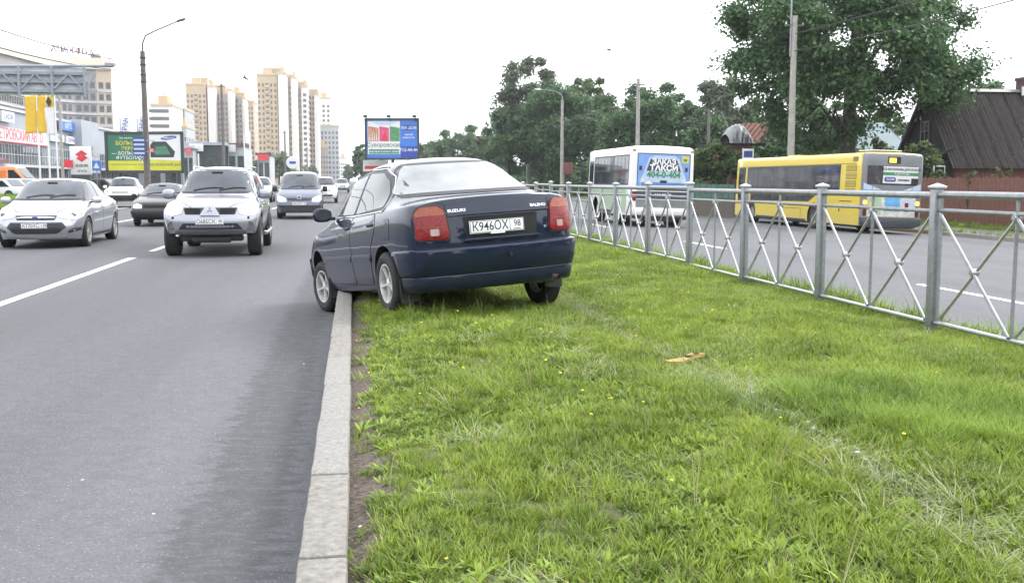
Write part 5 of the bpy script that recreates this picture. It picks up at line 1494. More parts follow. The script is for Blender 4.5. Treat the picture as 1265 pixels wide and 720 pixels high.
M['bus_yellow'] = paint_mat('bus_yellow', (.61, .455, .008), rough=.4, dust_h=1.1, dust_amt=.45)
M['bus_grey'] = mat('bus_grey_paint', (.17, .18, .19), .45, var=.15, scale=2, coat=.5)
M['tint'] = glass_mat('tinted_bus_glass', (.045, .042, .045), spec=.7)
M['advert_white'] = mat('advert_white', (.62, .63, .63), .5, var=.05)
M['advert_green'] = mat('advert_green', (.05, .22, .10), .5, var=.1)
M['advert_navy'] = mat('advert_navy', (.03, .05, .22), .5, var=.1)
M['advert_sky'] = mat('advert_light_blue', (.12, .34, .60), .5, var=.25, scale=3)
M['advert_cream'] = mat('advert_cream', (.52, .50, .42), .5, var=.35, scale=6)
def yellow_bus():
    root = empty('yellow_bus', (0, 0, 0), 0, 'long yellow city bus with grey rear standing at the stop beyond the railing', 'bus', 'buses driving away beyond the railing')
    L, W = 13.0, 2.55
    Yp = M['bus_yellow']
    body = bus_body(L, W, .30, 3.05, Yp, root, [(-2.55, .50, .58), (4.3, .50, .58)], bev=.13, crown=.04)
    S = Skin(body); yb = -L / 2
    for ax in 'LR':
        flat('window_band', ax, S, [(-4.75, 1.40), (-4.75, 2.62), (6.05, 2.62), (6.05, 1.02), (-2.0, 1.12), (-2.7, 1.40)], .006, 'black_plastic', root)
        for k, (a, b) in enumerate(((-4.7, -2.5), (-2.45, -.35), (-.3, 1.65), (1.7, 3.55), (3.6, 4.9))):
            wv = flat('side_window', ax, S, rnd(rect(a, b, 1.46, 2.56), .06), .010, 'tint', root)
        flat('low_window', ax, S, [(-1.9, 1.16), (-2.4, 1.40), (4.4, 1.40), (4.4, 1.08)], .009, 'tint', root)
        flat('cab_window', ax, S, rnd(rect(5.2, 6.0, 1.15, 2.5), .06), .010, 'glass', root)
        flat('cab_pillar', ax, S, rect(4.95, 5.15, 1.0, 2.62), .012, Yp, root)
        for k in range(4):
            z0 = 2.62 - .30 * (k + 1) + (.02 if k else .02)
            gp = flat('vent_grille', ax, S, rnd(rect(-6.05, -5.2, z0, z0 + .25), .02), .006, mat('grille_shade', (.20, .15, .02), .6, var=.2), root)
            for q in range(4): flat('louvre', ax, S, rect(-6.02, -5.23, z0 + .03 + .055 * q, z0 + .05 + .055 * q), .012, Yp, gp)
        flat('roof_vent', ax, S, rect(-6.1, -5.7, 2.72, 2.9), .005, mat('grille_shade2', (.16, .13, .03), .6, var=.2), root)
        flat('flap_seam', ax, S, rect(-1.3, 1.0, .80, .815), .004, 'dark_gap', root); flat('flap_seam', ax, S, rect(-5.8, -4.8, 1.18, 1.21), .004, 'dark_gap', root); flat('flap_seam', ax, S, rect(-1.3, -1.28, .34, .80), .004, 'dark_gap', root)
        flat('flap_lock', ax, S, rect(-4.86, -4.78, .78, .90), .006, 'dark_gap', root)
        flat('roof_seam', ax, S, rect(-6.0, 6.1, 2.635, 2.65), .005, 'dark_gap', root)
        flat('skirt', ax, S, rect(-1.8, 3.6, .31, .38), .012, 'black_plastic', root)
    disc = MB(); disc.lathe([(0, .012), (.16, .012), (.17, 0)], 20, fr=lambda a, b, h: (-W / 2 - h + .02, 5.05 + a, 2.05 + b)); disc.build('round_sticker', M['advert_white'], root)
    body.data.materials.append(M['bus_grey']); gi_ = len(body.data.materials) - 1
    for pg in body.data.polygons:
        if pg.center.y < yb + .12 and pg.center.z < 3.04: pg.material_index = gi_
    M['lamp_off'] = mat('dark_red_lens', (.09, .008, .010), .3, var=.2)
    # rear
    flat('rear_panel', 'B', S, rnd(rect(-1.235, 1.235, .5, 3.01), .06), .006, 'bus_grey', root)
    dp = flat('route_display', 'B', S, rnd(rect(-.26, .26, 2.66, 2.92), .03), .012, 'ink', root)
    lit = mat('amber_display', (.6, .4, .03), .4, var=0, emit=(1, .62, .05), estr=1.0)
    flat('lit_number', 'B', S, rect(-.2, .08, 2.70, 2.87), .016, lit, dp)
    flat('rear_window', 'B', S, rnd(rect(-1.04, .98, 1.86, 2.58), .04), .012, 'tint', root)
    ad = flat('advert_panel', 'B', S, rect(-.42, 1.02, 1.92, 2.56), .018, 'advert_white', root)
    flat('advert_print', 'B', S, rect(-.42, 1.02, 2.22, 2.34), .022, 'advert_green', ad)
    flat('advert_print', 'B', S, rnd(rect(-.36, .10, 1.98, 2.16), .085), .022, 'advert_navy', ad)
    flat('window_corner', 'B', S, rect(.74, 1.03, 1.90, 2.13), .022, 'tint', ad)
    y_ = S.hit('B', 0, 2.2)[0].y - .030
    for s_, u, z, sz, mt in (('ВСЕ МАТЕРИАЛЫ ДЛЯ КРОВЛИ', .30, 2.45, .115, 'ink'), ('И ДЛЯ ФАСАДА', .34, 2.28, .09, 'advert_white'), ('БАУМ', -.13, 2.07, .13, 'advert_white'), ('магазины', .42, 2.06, .12, 'ink')):
        text(s_, sz, M[mt], ad, face_mtx((u, y_, z), (0, -1, 0)), 'advert_lettering', bold=.002, wide=.86)
    for s in (1, -1):
        q = lambda pts: [(s * u, v) for u, v in (pts if s > 0 else pts[::-1])]
        flat('advert_swoosh', 'B', S, q([(.42, 1.66), (1.16, 1.92), (1.16, 1.66)]), .012, 'ad_pale', root)
        flat('advert_swoosh', 'B', S, q([(.62, 1.62), (1.16, 1.70), (1.16, 1.56), (.62, 1.56)]), .016, 'advert_sky', root)
        flat('indicator_lamp', 'B', S, q(rnd(rect(1.0, 1.14, 1.10, 1.26), .05)), .03, 'amber_on', root)
        flat('tail_lamp', 'B', S, q(rnd(rect(1.0, 1.13, .68, 1.02), .03)), .02, 'lamp_off', root)
    pb = flat('advert_band', 'B', S, rect(-.98, .98, .66, 1.46), .010, 'advert_cream', root)
    for a, b, c, d, mt in ((-.28, .34, .86, 1.40, 'advert_sky'), (-.94, -.42, .74, 1.36, 'pale_green'), (.42, .94, .80, 1.34, 'ad_pale'), (-.9, -.66, .96, 1.2, 'yellow_ad'), (.54, .70, .86, 1.2, 'lamp_red')):
        flat('advert_print', 'B', S, rnd(rect(a, b, c, d), .03), .014, mt, pb)
    b = MB(); b.prism([(-1.24, .62), (1.24, .62), (1.22, .34), (.9, .24), (-.9, .24), (-1.22, .34)], lambda u, v: (u, yb - .07, v), lambda u, v: (u, yb + .25, v)); b.build('rear_bumper', mat('bus_bumper_grey', (.045, .05, .06), .5, var=.2), root, bevel=.03)
    u = MB(); u.box(-1.15, 1.15, yb + .3, 5.6, .22, .32); u.build('chassis', M['black_plastic'], root)
    h_ = MB(); h_.box(-.75, .45, -6.2, -5.1, 3.14, 3.18); h_.box(-.6, .3, -6.0, -5.3, 3.05, 3.15); h_.build('roof_hatch', M['advert_white'], root, bevel=.02)
    h2 = MB(); h2.box(-.5, .5, 1.0, 2.0, 3.06, 3.16); h2.build('roof_hatch', Yp, root, bevel=.03)
    m_ = MB(); m_.tube([(-1.2, 6.4, 2.6), (-1.5, 6.65, 2.5), (-1.5, 6.65, 2.2)], .025, 6); m_.box(-1.6, -1.4, 6.6, 6.7, 1.8, 2.25); m_.build('wing_mirror', M['black_plastic'], root)
    for s in (1, -1):
        wheel(root, s * 1.08, 4.3, .48, .48, .28, s, 'plain', .29, M['grey_panel']); wheel(root, s * 1.02, -2.55, .48, .48, .5, s, 'plain', .29, M['grey_panel'])
    root.location = (20.15, 36.4 + L / 2, ZR(20.1)); root.rotation_euler = (0, math.atan((ZR(5) - ZR(15)) / 10), 0)
yellow_bus()

# ================================================================== POLES, LAMPS, WIRES, SIGNS on the right
def Y_of(px, X):
    """road distance at which a thing standing at X lies behind photo column px"""
    d = at(px, 223, 1.0)
    return X / d.x

def pole(px, X, height, r0, r1, label, group=None, material='concrete_pole', name='utility_pole', z0=-.5):
    root = empty(name, (X, Y_of(px, X), z0), 0, label, 'pole', group)
    h = MB(); h.tube([(0, 0, -.3), (0, 0, height * .5), (0, 0, height)], [r0, (r0 + r1) / 2, r1], 12); h.build('shaft', M[material], root, smooth=True)
    c = MB(); c.bar((-.55, 0, height - .5), (.55, 0, height - .5), .09, .09); c.build('cross_arm', M[material if material != 'concrete_pole' else 'dark_pole'], root)
    for s in (-.48, 0, .48):
        i_ = MB(); i_.lathe([(.0, 0), (.035, 0), (.045, .05), (.03, .09), (.04, .13), (0, .15)], 8, fr=lambda a, b, hh: (s + a, b, height - .455 + hh)); i_.build('insulator', M['advert_white'], root, smooth=True)
    return root
GR = 'concrete poles beyond the far kerb'
P_A = pole(976, 23.6, 10.75, .21, .15, 'tall concrete pole rising in front of the great maple and behind the yellow bus', GR)
tb = MB(); tb.tube([(-.2, 0, 8.6), (-.2, 0, 13.6)], .05, 8); tb.tube([(-.2, 0, 13.6), (-.6, -.1, 14.6), (-1.8, -.2, 15.0)], .045, 8)
tb.bar((-.25, 0, 9.0), (0.2, 0, 9.0), .05, .05); tb.bar((-.25, 0, 10.2), (0.2, 0, 10.2), .05, .05); tb.build('lamp_tube', M['steel'], P_A, smooth=True)
P_B = pole(787, 23.6, 10.4, .19, .14, 'concrete pole rising behind the white bus against the round dark trees', GR)
P_C = pole(652, 24.2, 10.6, .24, .18, 'concrete pole in shade before the tall dark trees, left of the curved street lamp', GR)
for px, X, h_, lb in ((588, 26, 10.4, 'far concrete pole second to the right of the blue hoarding'), (572, 26, 10.2, 'far thin pole just right of the blue hoarding'), (560, 26, 9.8, 'farthest thin pole against the distant trees')):
    pole(px, X, h_, .26, .2, lb, GR)
pole(874, 33.5, 8.6, .17, .13, 'short wooden pole behind the hedge beside the silver tarpaulin heap', 'wooden poles in the gardens', 'dark_pole', z0=-.4)
pole(945, 30.5, 9.2, .16, .12, 'slim wooden pole in front of the rusty roofed house', 'wooden poles in the gardens', 'concrete_pole', z0=-.4)

def street_lamp(px, X, h, reach, up, label, z0=-.5, side=-1, material='concrete_pole', lean=0):
    root = empty('street_lamp', (X, Y_of(px, X), z0), 0, label, 'street lamp')
    s_ = MB(); s_.tube([(0, 0, -.3), (lean * .5, 0, h * .5), (lean, 0, h)], [.23, .19, .15], 12); s_.build('shaft', M[material], root, smooth=True)
    a = MB()
    pts = [(lean, 0, h - .6), (lean, 0, h + up * .35), (lean + side * reach * .1, 0, h + up * .62), (lean + side * reach * .35, 0, h + up * .85), (lean + side * reach, 0, h + up)]
    a.tube(pts, [.06, .055, .05, .045, .04], 8); a.build('arm', M['steel'] if material == 'concrete_pole' else M['dark_pole'], root, smooth=True)
    hd = MB(); bx_, bz = lean + side * reach, h + up
    hd.prism([(0, -.02), (side * .25, .10), (side * .75, .07), (side * .85, -.02), (side * .7, -.10), (side * .2, -.12)], lambda u, v: (bx_ + u - side * .1, -.14, bz + v), lambda u, v: (bx_ + u - side * .1, .14, bz + v))
    hd.build('lamp_head', M['advert_white'], root, bevel=.03)
    return root
street_lamp(694, 24.5, 11.4, 2.6, 1.2, 'curved concrete street lamp with pale head against the dark trees')
street_lamp(611, 26.0, 10.4, 2.4, 1.2, 'distant curved street lamp on the left edge of the tall dark trees')

def wires(a, b, sag, label, r_=.026, n_=16, group='overhead wires'):
    a, b = Vector(a), Vector(b)
    pts = [a.lerp(b, t) - Vector((0, 0, 4 * sag * t * (1 - t))) for t in np.linspace(0, 1, n_)]
    w = MB(); w.tube(pts, r_, 5); o = w.build('overhead_wire', M['wire'], None, smooth=True)
    return tag(o, label, 'wire', group)
yA, yB, yC, yL = Y_of(976, 23.6), Y_of(787, 23.6), Y_of(652, 24.2), Y_of(694, 24.5)
wires((23.6, yA, 9.3), (23.9, 14, 9.6), .45, 'upper wire running right from the tall concrete pole across the maple')
wires((23.6, yA, 8.4), (23.9, 14, 8.5), .5, 'lower wire running right from the tall concrete pole across the maple')
wires((23.6, yA, 9.3), (23.6, yB, 9.4), .7, 'upper wire strung between the tall pole and the pole behind the white bus')
wires((23.6, yA, 8.4), (23.6, yB, 8.9), .7, 'lower wire strung between the tall pole and the pole behind the white bus')
wires((23.6, yB, 9.4), (24.5, yL, 8.6), .8, 'upper wire from the pole behind the white bus to the curved lamp')
wires((23.6, yB, 8.9), (24.5, yL, 8.0), .8, 'lower wire from the pole behind the white bus to the curved lamp')
wires((24.5, yL, 8.3), (24.2, yC, 8.3), .8, 'wire between the curved lamp and the shaded pole')

# red board on two legs by the curved lamp
o = empty('notice_board', (at(702, 200, 112).x, 112, -.45), 0, 'small rust red board on posts beside the curved street lamp', 'sign')
b = MB(); b.box(-.55, .55, -.03, .03, 2.6, 3.9); b.build('board', mat('rust_red_board', (.13, .045, .04), .7, var=.3, scale=4), o, bevel=.01)
for s in (-.4, .4):
    b = MB(); b.box(s - .04, s + .04, .03, .10, -.2, 3.8); b.build('leg', M['dark_pole'], o)

# bus stop sign
yS = Y_of(917, 22.95); zS = at(917, 184, yS).z + .5
o = empty('bus_stop_sign', (22.95, yS, -.5), R(-6), 'white and blue bus stop plate on posts just past the front of the yellow bus', 'sign')
b = MB(); b.tube([(-.02, 0, -.1), (-.02, 0, zS + .05)], .035, 8); b.tube([(.62, 0, -.1), (.62, 0, zS + .05)], .035, 8); pb = b.build('post', M['steel'], o, smooth=True); pb['kind'] = 'stuff'
b = MB(); b.box(-.04, .64, -.05, -.03, zS - 1.5, zS); pb = b.build('plate', M['advert_white'], o, bevel=.01)
b = MB(); b.box(.04, .56, -.056, -.05, zS - .5, zS - .12); b.build('pictogram', M['advert_navy'], pb)
b = MB()
for k in range(4): b.box(.05, .54 - .07 * (k % 2), -.056, -.05, zS - .68 - .14 * k, zS - .62 - .14 * k)
b.build('timetable_print', M['ink'], pb)

# ================================================================== TREES
def foliage_mat(name, ca, cb, trans=.38):
    m, n, l, p = new_mat(name)
    out = n['Material Output']; ge = n.new('ShaderNodeNewGeometry'); t = n.new('ShaderNodeTexCoord')
    nz = n.new('ShaderNodeTexNoise'); nz.inputs['Scale'].default_value = .55; nz.inputs['Detail'].default_value = 4
    l.new(t.outputs['Object'], nz.inputs['Vector'])
    a = n.new('ShaderNodeMath'); a.operation = 'MULTIPLY_ADD'; a.inputs[1].default_value = .5; l.new(ge.outputs['Random Per Island'], a.inputs[0])
    s = n.new('ShaderNodeMapRange'); s.inputs['From Min'].default_value = .35; s.inputs['From Max'].default_value = .65; s.inputs['To Min'].default_value = 0; s.inputs['To Max'].default_value = .5
    l.new(nz.outputs['Fac'], s.inputs['Value']); l.new(s.outputs[0], a.inputs[2])
    mx_ = n.new('ShaderNodeMixRGB'); mx_.inputs['Color1'].default_value = (*ca, 1); mx_.inputs['Color2'].default_value = (*cb, 1); l.new(a.outputs[0], mx_.inputs['Fac'])
    l.new(mx_.outputs['Color'], p.inputs['Base Color']); p.inputs['Roughness'].default_value = .5; p.inputs['Specular IOR Level'].default_value = .4
    tr = n.new('ShaderNodeBsdfTranslucent'); l.new(mx_.outputs['Color'], tr.inputs['Color'])
    ms = n.new('ShaderNodeMixShader'); ms.inputs['Fac'].default_value = trans
    l.new(p.outputs[0], ms.inputs[1]); l.new(tr.outputs[0], ms.inputs[2]); l.new(ms.outputs[0], out.inputs['Surface'])
    return m
M['maple_leaf'] = foliage_mat('maple_leaves', (.034, .084, .032), (.090, .175, .056))
M['dark_leaf'] = foliage_mat('dark_leaves', (.034, .084, .032), (.092, .175, .060))
M['mid_leaf'] = foliage_mat('mid_leaves', (.046, .086, .032), (.115, .175, .058))
M['light_leaf'] = foliage_mat('light_leaves', (.060, .090, .030), (.13, .17, .055))
M['birch_leaf'] = foliage_mat('birch_leaves', (.055, .082, .046), (.13, .165, .09))
M['spruce'] = foliage_mat('spruce_needles', (.028, .046, .034), (.06, .085, .056))
M['bush_leaf'] = foliage_mat('bush_leaves', (.04, .07, .025), (.11, .16, .05))
M['bark'] = mat('bark', (.040, .034, .028), .9, var=.35, scale=6, bump=.6, bscale=14)
M['birch_bark'] = mat('pale_bark', (.30, .29, .26), .85, var=.5, scale=4)

def leaf_cloud(centres, radii, per, size, r_, flat=.75, droop=.0):
    """many small kite-shaped leaves spread through clumps; returns verts and quads"""
    n_ = len(centres) * per
    ci_ = np.repeat(np.arange(len(centres)), per)
    d = r_.normal(0, 1, (n_, 3)); d /= np.linalg.norm(d, axis=1)[:, None]
    rr = np.minimum(np.abs(r_.normal(0, .55, n_)), 1.15 * r_.uniform(.6, 1, n_)) + .08 * r_.uniform(0, 1, n_)
    pos = centres[ci_] + d * (rr * radii[ci_])[:, None] * np.array([1, 1, flat])
    pos[:, 2] -= droop * rr * radii[ci_] * r_.uniform(0, 1, n_)
    nn = d * .6 + r_.normal(0, .55, (n_, 3)) + np.array([0, 0, .55]); nn /= np.linalg.norm(nn, axis=1)[:, None]
    t = np.cross(nn, r_.normal(0, 1, (n_, 3))); t /= np.linalg.norm(t, axis=1)[:, None]
    b = np.cross(nn, t)
    s = size * r_.uniform(.6, 1.35, n_)[:, None]
    v = np.stack([pos - t * s * .5, pos + b * s * .36 - nn * s * .06, pos + t * s * .55, pos - b * s * .36 - nn * s * .06], 1).reshape(-1, 3)
    return v, np.arange(n_ * 4).reshape(-1, 4)

def tree(label, base, H, crown, per=140, ncl=40, leaf=.3, lm='dark_leaf', seed=1, name='leafy_tree', trunk_r=.25, cat='tree', group=None, shape='round', bark='bark', clump=.26, limbs=12, lean=0.0):
    """crown = (centre height, rx, ry, rz)"""
    r_ = np.random.default_rng(seed)
    root = empty(name, base, r_.uniform(0, 6.28) if shape != 'maple' else 0, label, cat, group)
    hc, rx, ry, rz = crown
    C, Rd = [], []
    ph = r_.uniform(0, 6.28, 8)
    if shape == 'spruce':
        for k in range(ncl):
            t = (k + r_.uniform(0, .8)) / ncl
            z = hc - rz + 2 * rz * t; rad = rx * (1 - t) + .15
            a = r_.uniform(0, 6.28); q = rad * r_.uniform(.3, 1)
            C.append((q * math.cos(a), q * math.sin(a), z - .15 * q)); Rd.append(max(.35, rad * .42))
    else:
        while len(C) < ncl:
            d = r_.normal(0, 1, 3); d /= np.linalg.norm(d)
            az, el = math.atan2(d[1], d[0]), d[2]
            lump = 1 + .16 * math.sin(3 * az + ph[0]) + .12 * math.sin(5 * az + ph[1] + 3 * el) + .14 * math.sin(4 * el + ph[2] + az)
            q = min(.93 if shape == 'maple' else 1.06, r_.uniform(.25, 1) ** .5 * lump)
            if shape == 'maple' and d[0] * rx * q > 2.6 and hc + d[2] * rz * q < 6.6: continue
            if d[2] < -.55 and r_.uniform() < .6: continue
            C.append((d[0] * rx * q, d[1] * ry * q, hc + d[2] * rz * q)); Rd.append(clump * min(rx, rz) * r_.uniform(.75, 1.5))
    C = np.array(C); Rd = np.array(Rd)
    if shape != 'spruce':
        ex = np.linalg.norm((C - np.array([0, 0, hc])) / np.array([rx, ry, rz]), axis=1); Rd *= np.clip(1.35 - .4 * ex, .6, 1.3)
    v, q = leaf_cloud(C, Rd, per, leaf, r_, droop=.5 if 'birch' in name else 0.1)
    cro = np_mesh('crown', v, q, M[lm], root); cro['kind'] = 'stuff'
    tk = MB()
    top = hc + rz * (.55 if shape != 'spruce' else .95)
    pts = [(0, 0, -.3), (.04, .02, H * .12), (lean * .4 + r_.normal(0, .1), r_.normal(0, .1), hc * .55), (lean + r_.normal(0, .15), r_.normal(0, .15), hc), (lean, 0, top)]
    tk.tube(pts, [trunk_r * 1.35, trunk_r, trunk_r * .8, trunk_r * .45, .04], 10)
    order = np.argsort(-np.linalg.norm((C - np.array([0, 0, hc])) / np.array([rx, ry, rz]), axis=1))
    for k in order[len(order) // 6:len(order) // 6 + limbs]:
        t = r_.uniform(.35, .8); s0 = Vector((lean * t * .5, 0, hc * (.45 + .5 * t)))
        e = Vector(C[k]); mid = s0.lerp(e, .5) + Vector((0, 0, .12 * (e - s0).length)) + Vector(r_.normal(0, .12, 3))
        if e.z < s0.z: s0.z = max(hc * .4, e.z - .5)
        tk.tube([s0, s0.lerp(mid, .5) + Vector((0, 0, .06)), mid, e], [trunk_r * .34, trunk_r * .24, trunk_r * .15, .025], 6)
    tk.build('trunk', M[bark], root, smooth=True)
    return root

def tree_px(label, px, Y, top, width, base_z=-.4, low=None, **k):
    p = at(px, 223, Y); dep = Y / at(px, 223, 1.0).y if False else Y
    scale = (at(px + 10, 223, Y) - at(px, 223, Y)).length / 10
    H = at(px, top, Y).z - base_z
    w = width * scale
    low = H * .18 if low is None else at(px, low, Y).z - base_z
    rz = (H - low) / 2; rx = w / 2
    return tree(label, (p.x, Y, base_z), H, ((H + low) / 2 - .04 * H, rx * .95, rx * .95, rz * .92), **k)

# the great maple
mp_ = at(1044, 223, 58)
tree('great spreading maple with dark leaves towering over the houses', (mp_.x, 58, -.4), 17, (9.7, 7.9, 6.2, 6.5), per=500, ncl=235, leaf=.235, lm='maple_leaf', seed=11, name='maple_tree', trunk_r=.5, shape='maple', clump=.185, limbs=24, lean=.3)
# tall dark trees in the middle distance
GT = 'tall trees beyond the far pavement'
tree_px('tallest loose birch rising highest of the middle distance trees', 652, 138, 60, 84, low=195, per=380, ncl=60, leaf=.42, lm='birch_leaf', seed=21, name='birch_tree', bark='birch_bark', group=GT, clump=.27)
tree_px('broad dark tree right behind the curved street lamp', 698, 130, 92, 110, low=218, per=480, ncl=70, leaf=.42, lm='dark_leaf', seed=22, group=GT, trunk_r=.35)
tree_px('loose upright tree rising right of the birch, above the broad tree', 722, 142, 78, 60, low=175, per=320, ncl=46, leaf=.42, lm='mid_leaf', seed=23, group=GT, clump=.25)
tree_px('dark low tree at the left foot of the birch', 630, 134, 122, 64, low=224, per=420, ncl=56, leaf=.42, lm='dark_leaf', seed=25, group=GT)
tree_px('dark round tree straight behind the white bus', 790, 112, 94, 100, low=215, per=420, ncl=56, leaf=.38, lm='dark_leaf', seed=26, group=GT, trunk_r=.3)
tree_px('round tree right of the pole behind the white bus', 838, 118, 90, 72, low=215, per=420, ncl=52, leaf=.38, lm='dark_leaf', seed=27, group=GT)
tree_px('paler loose birch above the silver tarpaulin heap', 890, 112, 81, 76, low=195, per=330, ncl=50, leaf=.38, lm='birch_leaf', seed=28, name='birch_tree', bark='birch_bark', group=GT, clump=.25)
tree_px('shorter tree filling the gap left of the tall concrete pole', 932, 110, 122, 46, low=200, per=200, ncl=36, leaf=.38, lm='mid_leaf', seed=29, group=GT)
tree_px('dark tree under the left branches of the maple', 998, 74, 112, 96, low=205, per=460, ncl=66, leaf=.27, lm='dark_leaf', seed=30, group=GT)
tree_px('bushy tree seen between maple trunk and blue roof', 1092, 100, 128, 70, low=190, per=220, ncl=40, leaf=.35, lm='mid_leaf', seed=31, group=GT)
tree_px('tree top showing over the ridge of the maroon house', 1216, 92, 86, 66, low=170, per=200, ncl=36, leaf=.34, lm='dark_leaf', seed=32, group=GT)
tree_px('leafy tree closing the view between the white bus and the yellow bus', 868, 104, 130, 60, low=205, per=260, ncl=40, leaf=.36, lm='dark_leaf', seed=33, group=GT)
GF = 'far trees lining the avenue'
for k, (px, tp, w_, Y, lm) in enumerate(((532, 170, 44, 240, 'mid_leaf'), (553, 161, 52, 230, 'dark_leaf'), (580, 149, 58, 215, 'dark_leaf'), (604, 155, 52, 205, 'mid_leaf'), (520, 180, 28, 270, 'dark_leaf'), (447, 176, 26, 265, 'dark_leaf'), (431, 201, 16, 420, 'mid_leaf'), (466, 190, 26, 270, 'mid_leaf'))):
    lbs = ('far tree with rounded top just right of the blue hoarding', 'far dark tree second from the blue hoarding', 'tallest of the far avenue trees', 'far tree touching the low tree at the birch foot', 'lowest far tree at the right edge of the blue hoarding', 'dark tree at the left edge of the blue hoarding', 'tiny farthest tree at the end of the avenue', 'far tree below the blue hoarding')
    tree_px(lbs[k], px, Y, tp, w_, base_z=0, low=226, per=190, ncl=46, leaf=.7, lm=lm, seed=50 + k, group=GF)
tree_px('lone pale green tree before the beige towers', 345, 300, 184, 34, base_z=0, low=222, per=90, ncl=34, leaf=.9, lm='mid_leaf', seed=61)
tree_px('dense dark tree filling in behind the curved lamp and the shaded pole', 668, 150, 104, 110, low=222, per=460, ncl=64, leaf=.48, lm='dark_leaf', seed=34, group=GT)
tree_px('dense tree between the curved lamp and the white bus', 745, 136, 112, 70, low=220, per=400, ncl=50, leaf=.45, lm='mid_leaf', seed=35, group=GT)
for k, (px, tp, w_, Y) in enumerate(((318, 198, 20, 330), (334, 194, 22, 360), (362, 196, 20, 400), (384, 200, 18, 430))):
    tree_px(('low tree at the foot of the gap between the beige towers', 'low tree just left of the lone pale green tree', 'low tree behind the white round disc', 'low tree at the foot of the grey banded tower')[k], px, Y, tp, w_, base_z=0, low=224, per=90, ncl=30, leaf=.9, lm='mid_leaf', seed=90 + k, group='small trees under the towers')
# shrubs
def bush(label, px, Y, top, width, seed, lm='dark_leaf', bz=-.45, **k):
    return tree_px(label, px, Y, top, width, base_z=bz, low=230, name='garden_bush', cat='bush', lm=lm, seed=seed, trunk_r=.06, limbs=8, **dict(dict(per=220, ncl=36, leaf=.2), **k))
bush('dark hedge bush between the two buses', 884, 60, 170, 70, 71, 'bush_leaf', per=480, ncl=56)
bush('darker bush left of the big hedge bush, behind the green boards', 858, 68, 186, 40, 72)
bush('pale round bush before the blue roof', 1090, 64, 163, 42, 73, 'light_leaf', leaf=.17)
bush('yellow green bush in front of the maroon gable', 1136, 52, 173, 48, 74, 'light_leaf', leaf=.17, per=320)
bush('dark bush hiding the lower right of the rusty roofed house', 968, 64, 160, 40, 78, 'dark_leaf', per=300)
bush('dark shrub behind the roof of the yellow bus under the maple', 985, 62, 170, 56, 75, 'dark_leaf')
bush('thin shoots poking above the brown paling fence', 1236, 40, 203, 30, 76, 'light_leaf', leaf=.10, per=26, ncl=16)
bush('few pale shoots above the brown paling fence near the small window', 1200, 40.5, 208, 18, 77, 'light_leaf', leaf=.10, per=22, ncl=10)
# undergrowth along the far side
r_ = np.random.default_rng(5)
n_ = 1500
cx = r_.uniform(26.5, 38, n_); cy = 62 + 170 * r_.uniform(0, 1, n_) ** 1.3; cz = r_.uniform(-.2, 3.6, n_) * (.6 + .8 * pnoise(cx, cy, .12, 4))
v, q = leaf_cloud(np.stack([cx, cy, cz], 1), np.full(n_, 1.25), 60, .42, r_)
tag(np_mesh('undergrowth', v, q, M['dark_leaf']), 'dark scrub filling the space under the far trees', 'undergrowth', kind='stuff')
# low mass closing the far end of the road on both sides
n_ = 500
sd = np.where(r_.uniform(0, 1, n_) < .45, -1, 1)
cx = sd * r_.uniform(30, 160, n_); cx = np.where(sd < 0, cx - 30, cx); cy = r_.uniform(420, 800, n_); cz = r_.uniform(0, 7, n_)
v, q = leaf_cloud(np.stack([cx, cy, cz], 1), np.full(n_, 4.5), 50, 1.7, r_)
tag(np_mesh('woods', v, q, M['mid_leaf']), 'distant band of trees at the far end of the avenue', 'woods', kind='stuff')

# ================================================================== HOUSES AND FENCES on the right
M['maroon'] = mat('maroon_boards', (.060, .022, .022), .8, var=.3, scale=3)
M['maroon2'] = mat('red_brown_boards', (.12, .040, .036), .8, var=.3, scale=3)
M['dark_boards'] = mat('dark_boards', (.028, .022, .022), .8, var=.3, scale=3)
M['slate'] = mat('asbestos_slate', (.036, .031, .029), .9, spec=.2, var=.5, scale=2.4, bump=.3, bscale=20)
M['roof_blue'] = mat('blue_metal_roof', (.105, .15, .165), .6, var=.2, scale=1)
M['roof_rust'] = mat('rusty_brown_roof', (.14, .055, .040), .75, var=.35, scale=2)
M['paling'] = mat('brown_paling', (.135, .058, .046), .75, var=.25, scale=5)
M['brick_dark'] = mat('sooty_brick', (.10, .05, .045), .9, var=.3, scale=8)

def corrugated(name, w, l, material, parent, mtx, pitch=.24, amp=.045):
    n_ = int(w / pitch) * 4
    v, f = [], []
    for j, y in enumerate((0, l)):
        for i in range(n_ + 1):
            x = w * i / n_; v.append((x, y, amp * math.cos(2 * math.pi * x / pitch)))
    for i in range(n_): f.append((i, i + 1, n_ + 2 + i, n_ + 1 + i))
    m_ = MB(); m_.add(v, f); o = m_.build(name, material, parent, smooth=True, angle=80); o.matrix_local = mtx
    return o
def sheet_copy(src, parent, mtx):
    c = src.copy(); COL.objects.link(c); c.parent = parent; c.matrix_local = mtx; return c

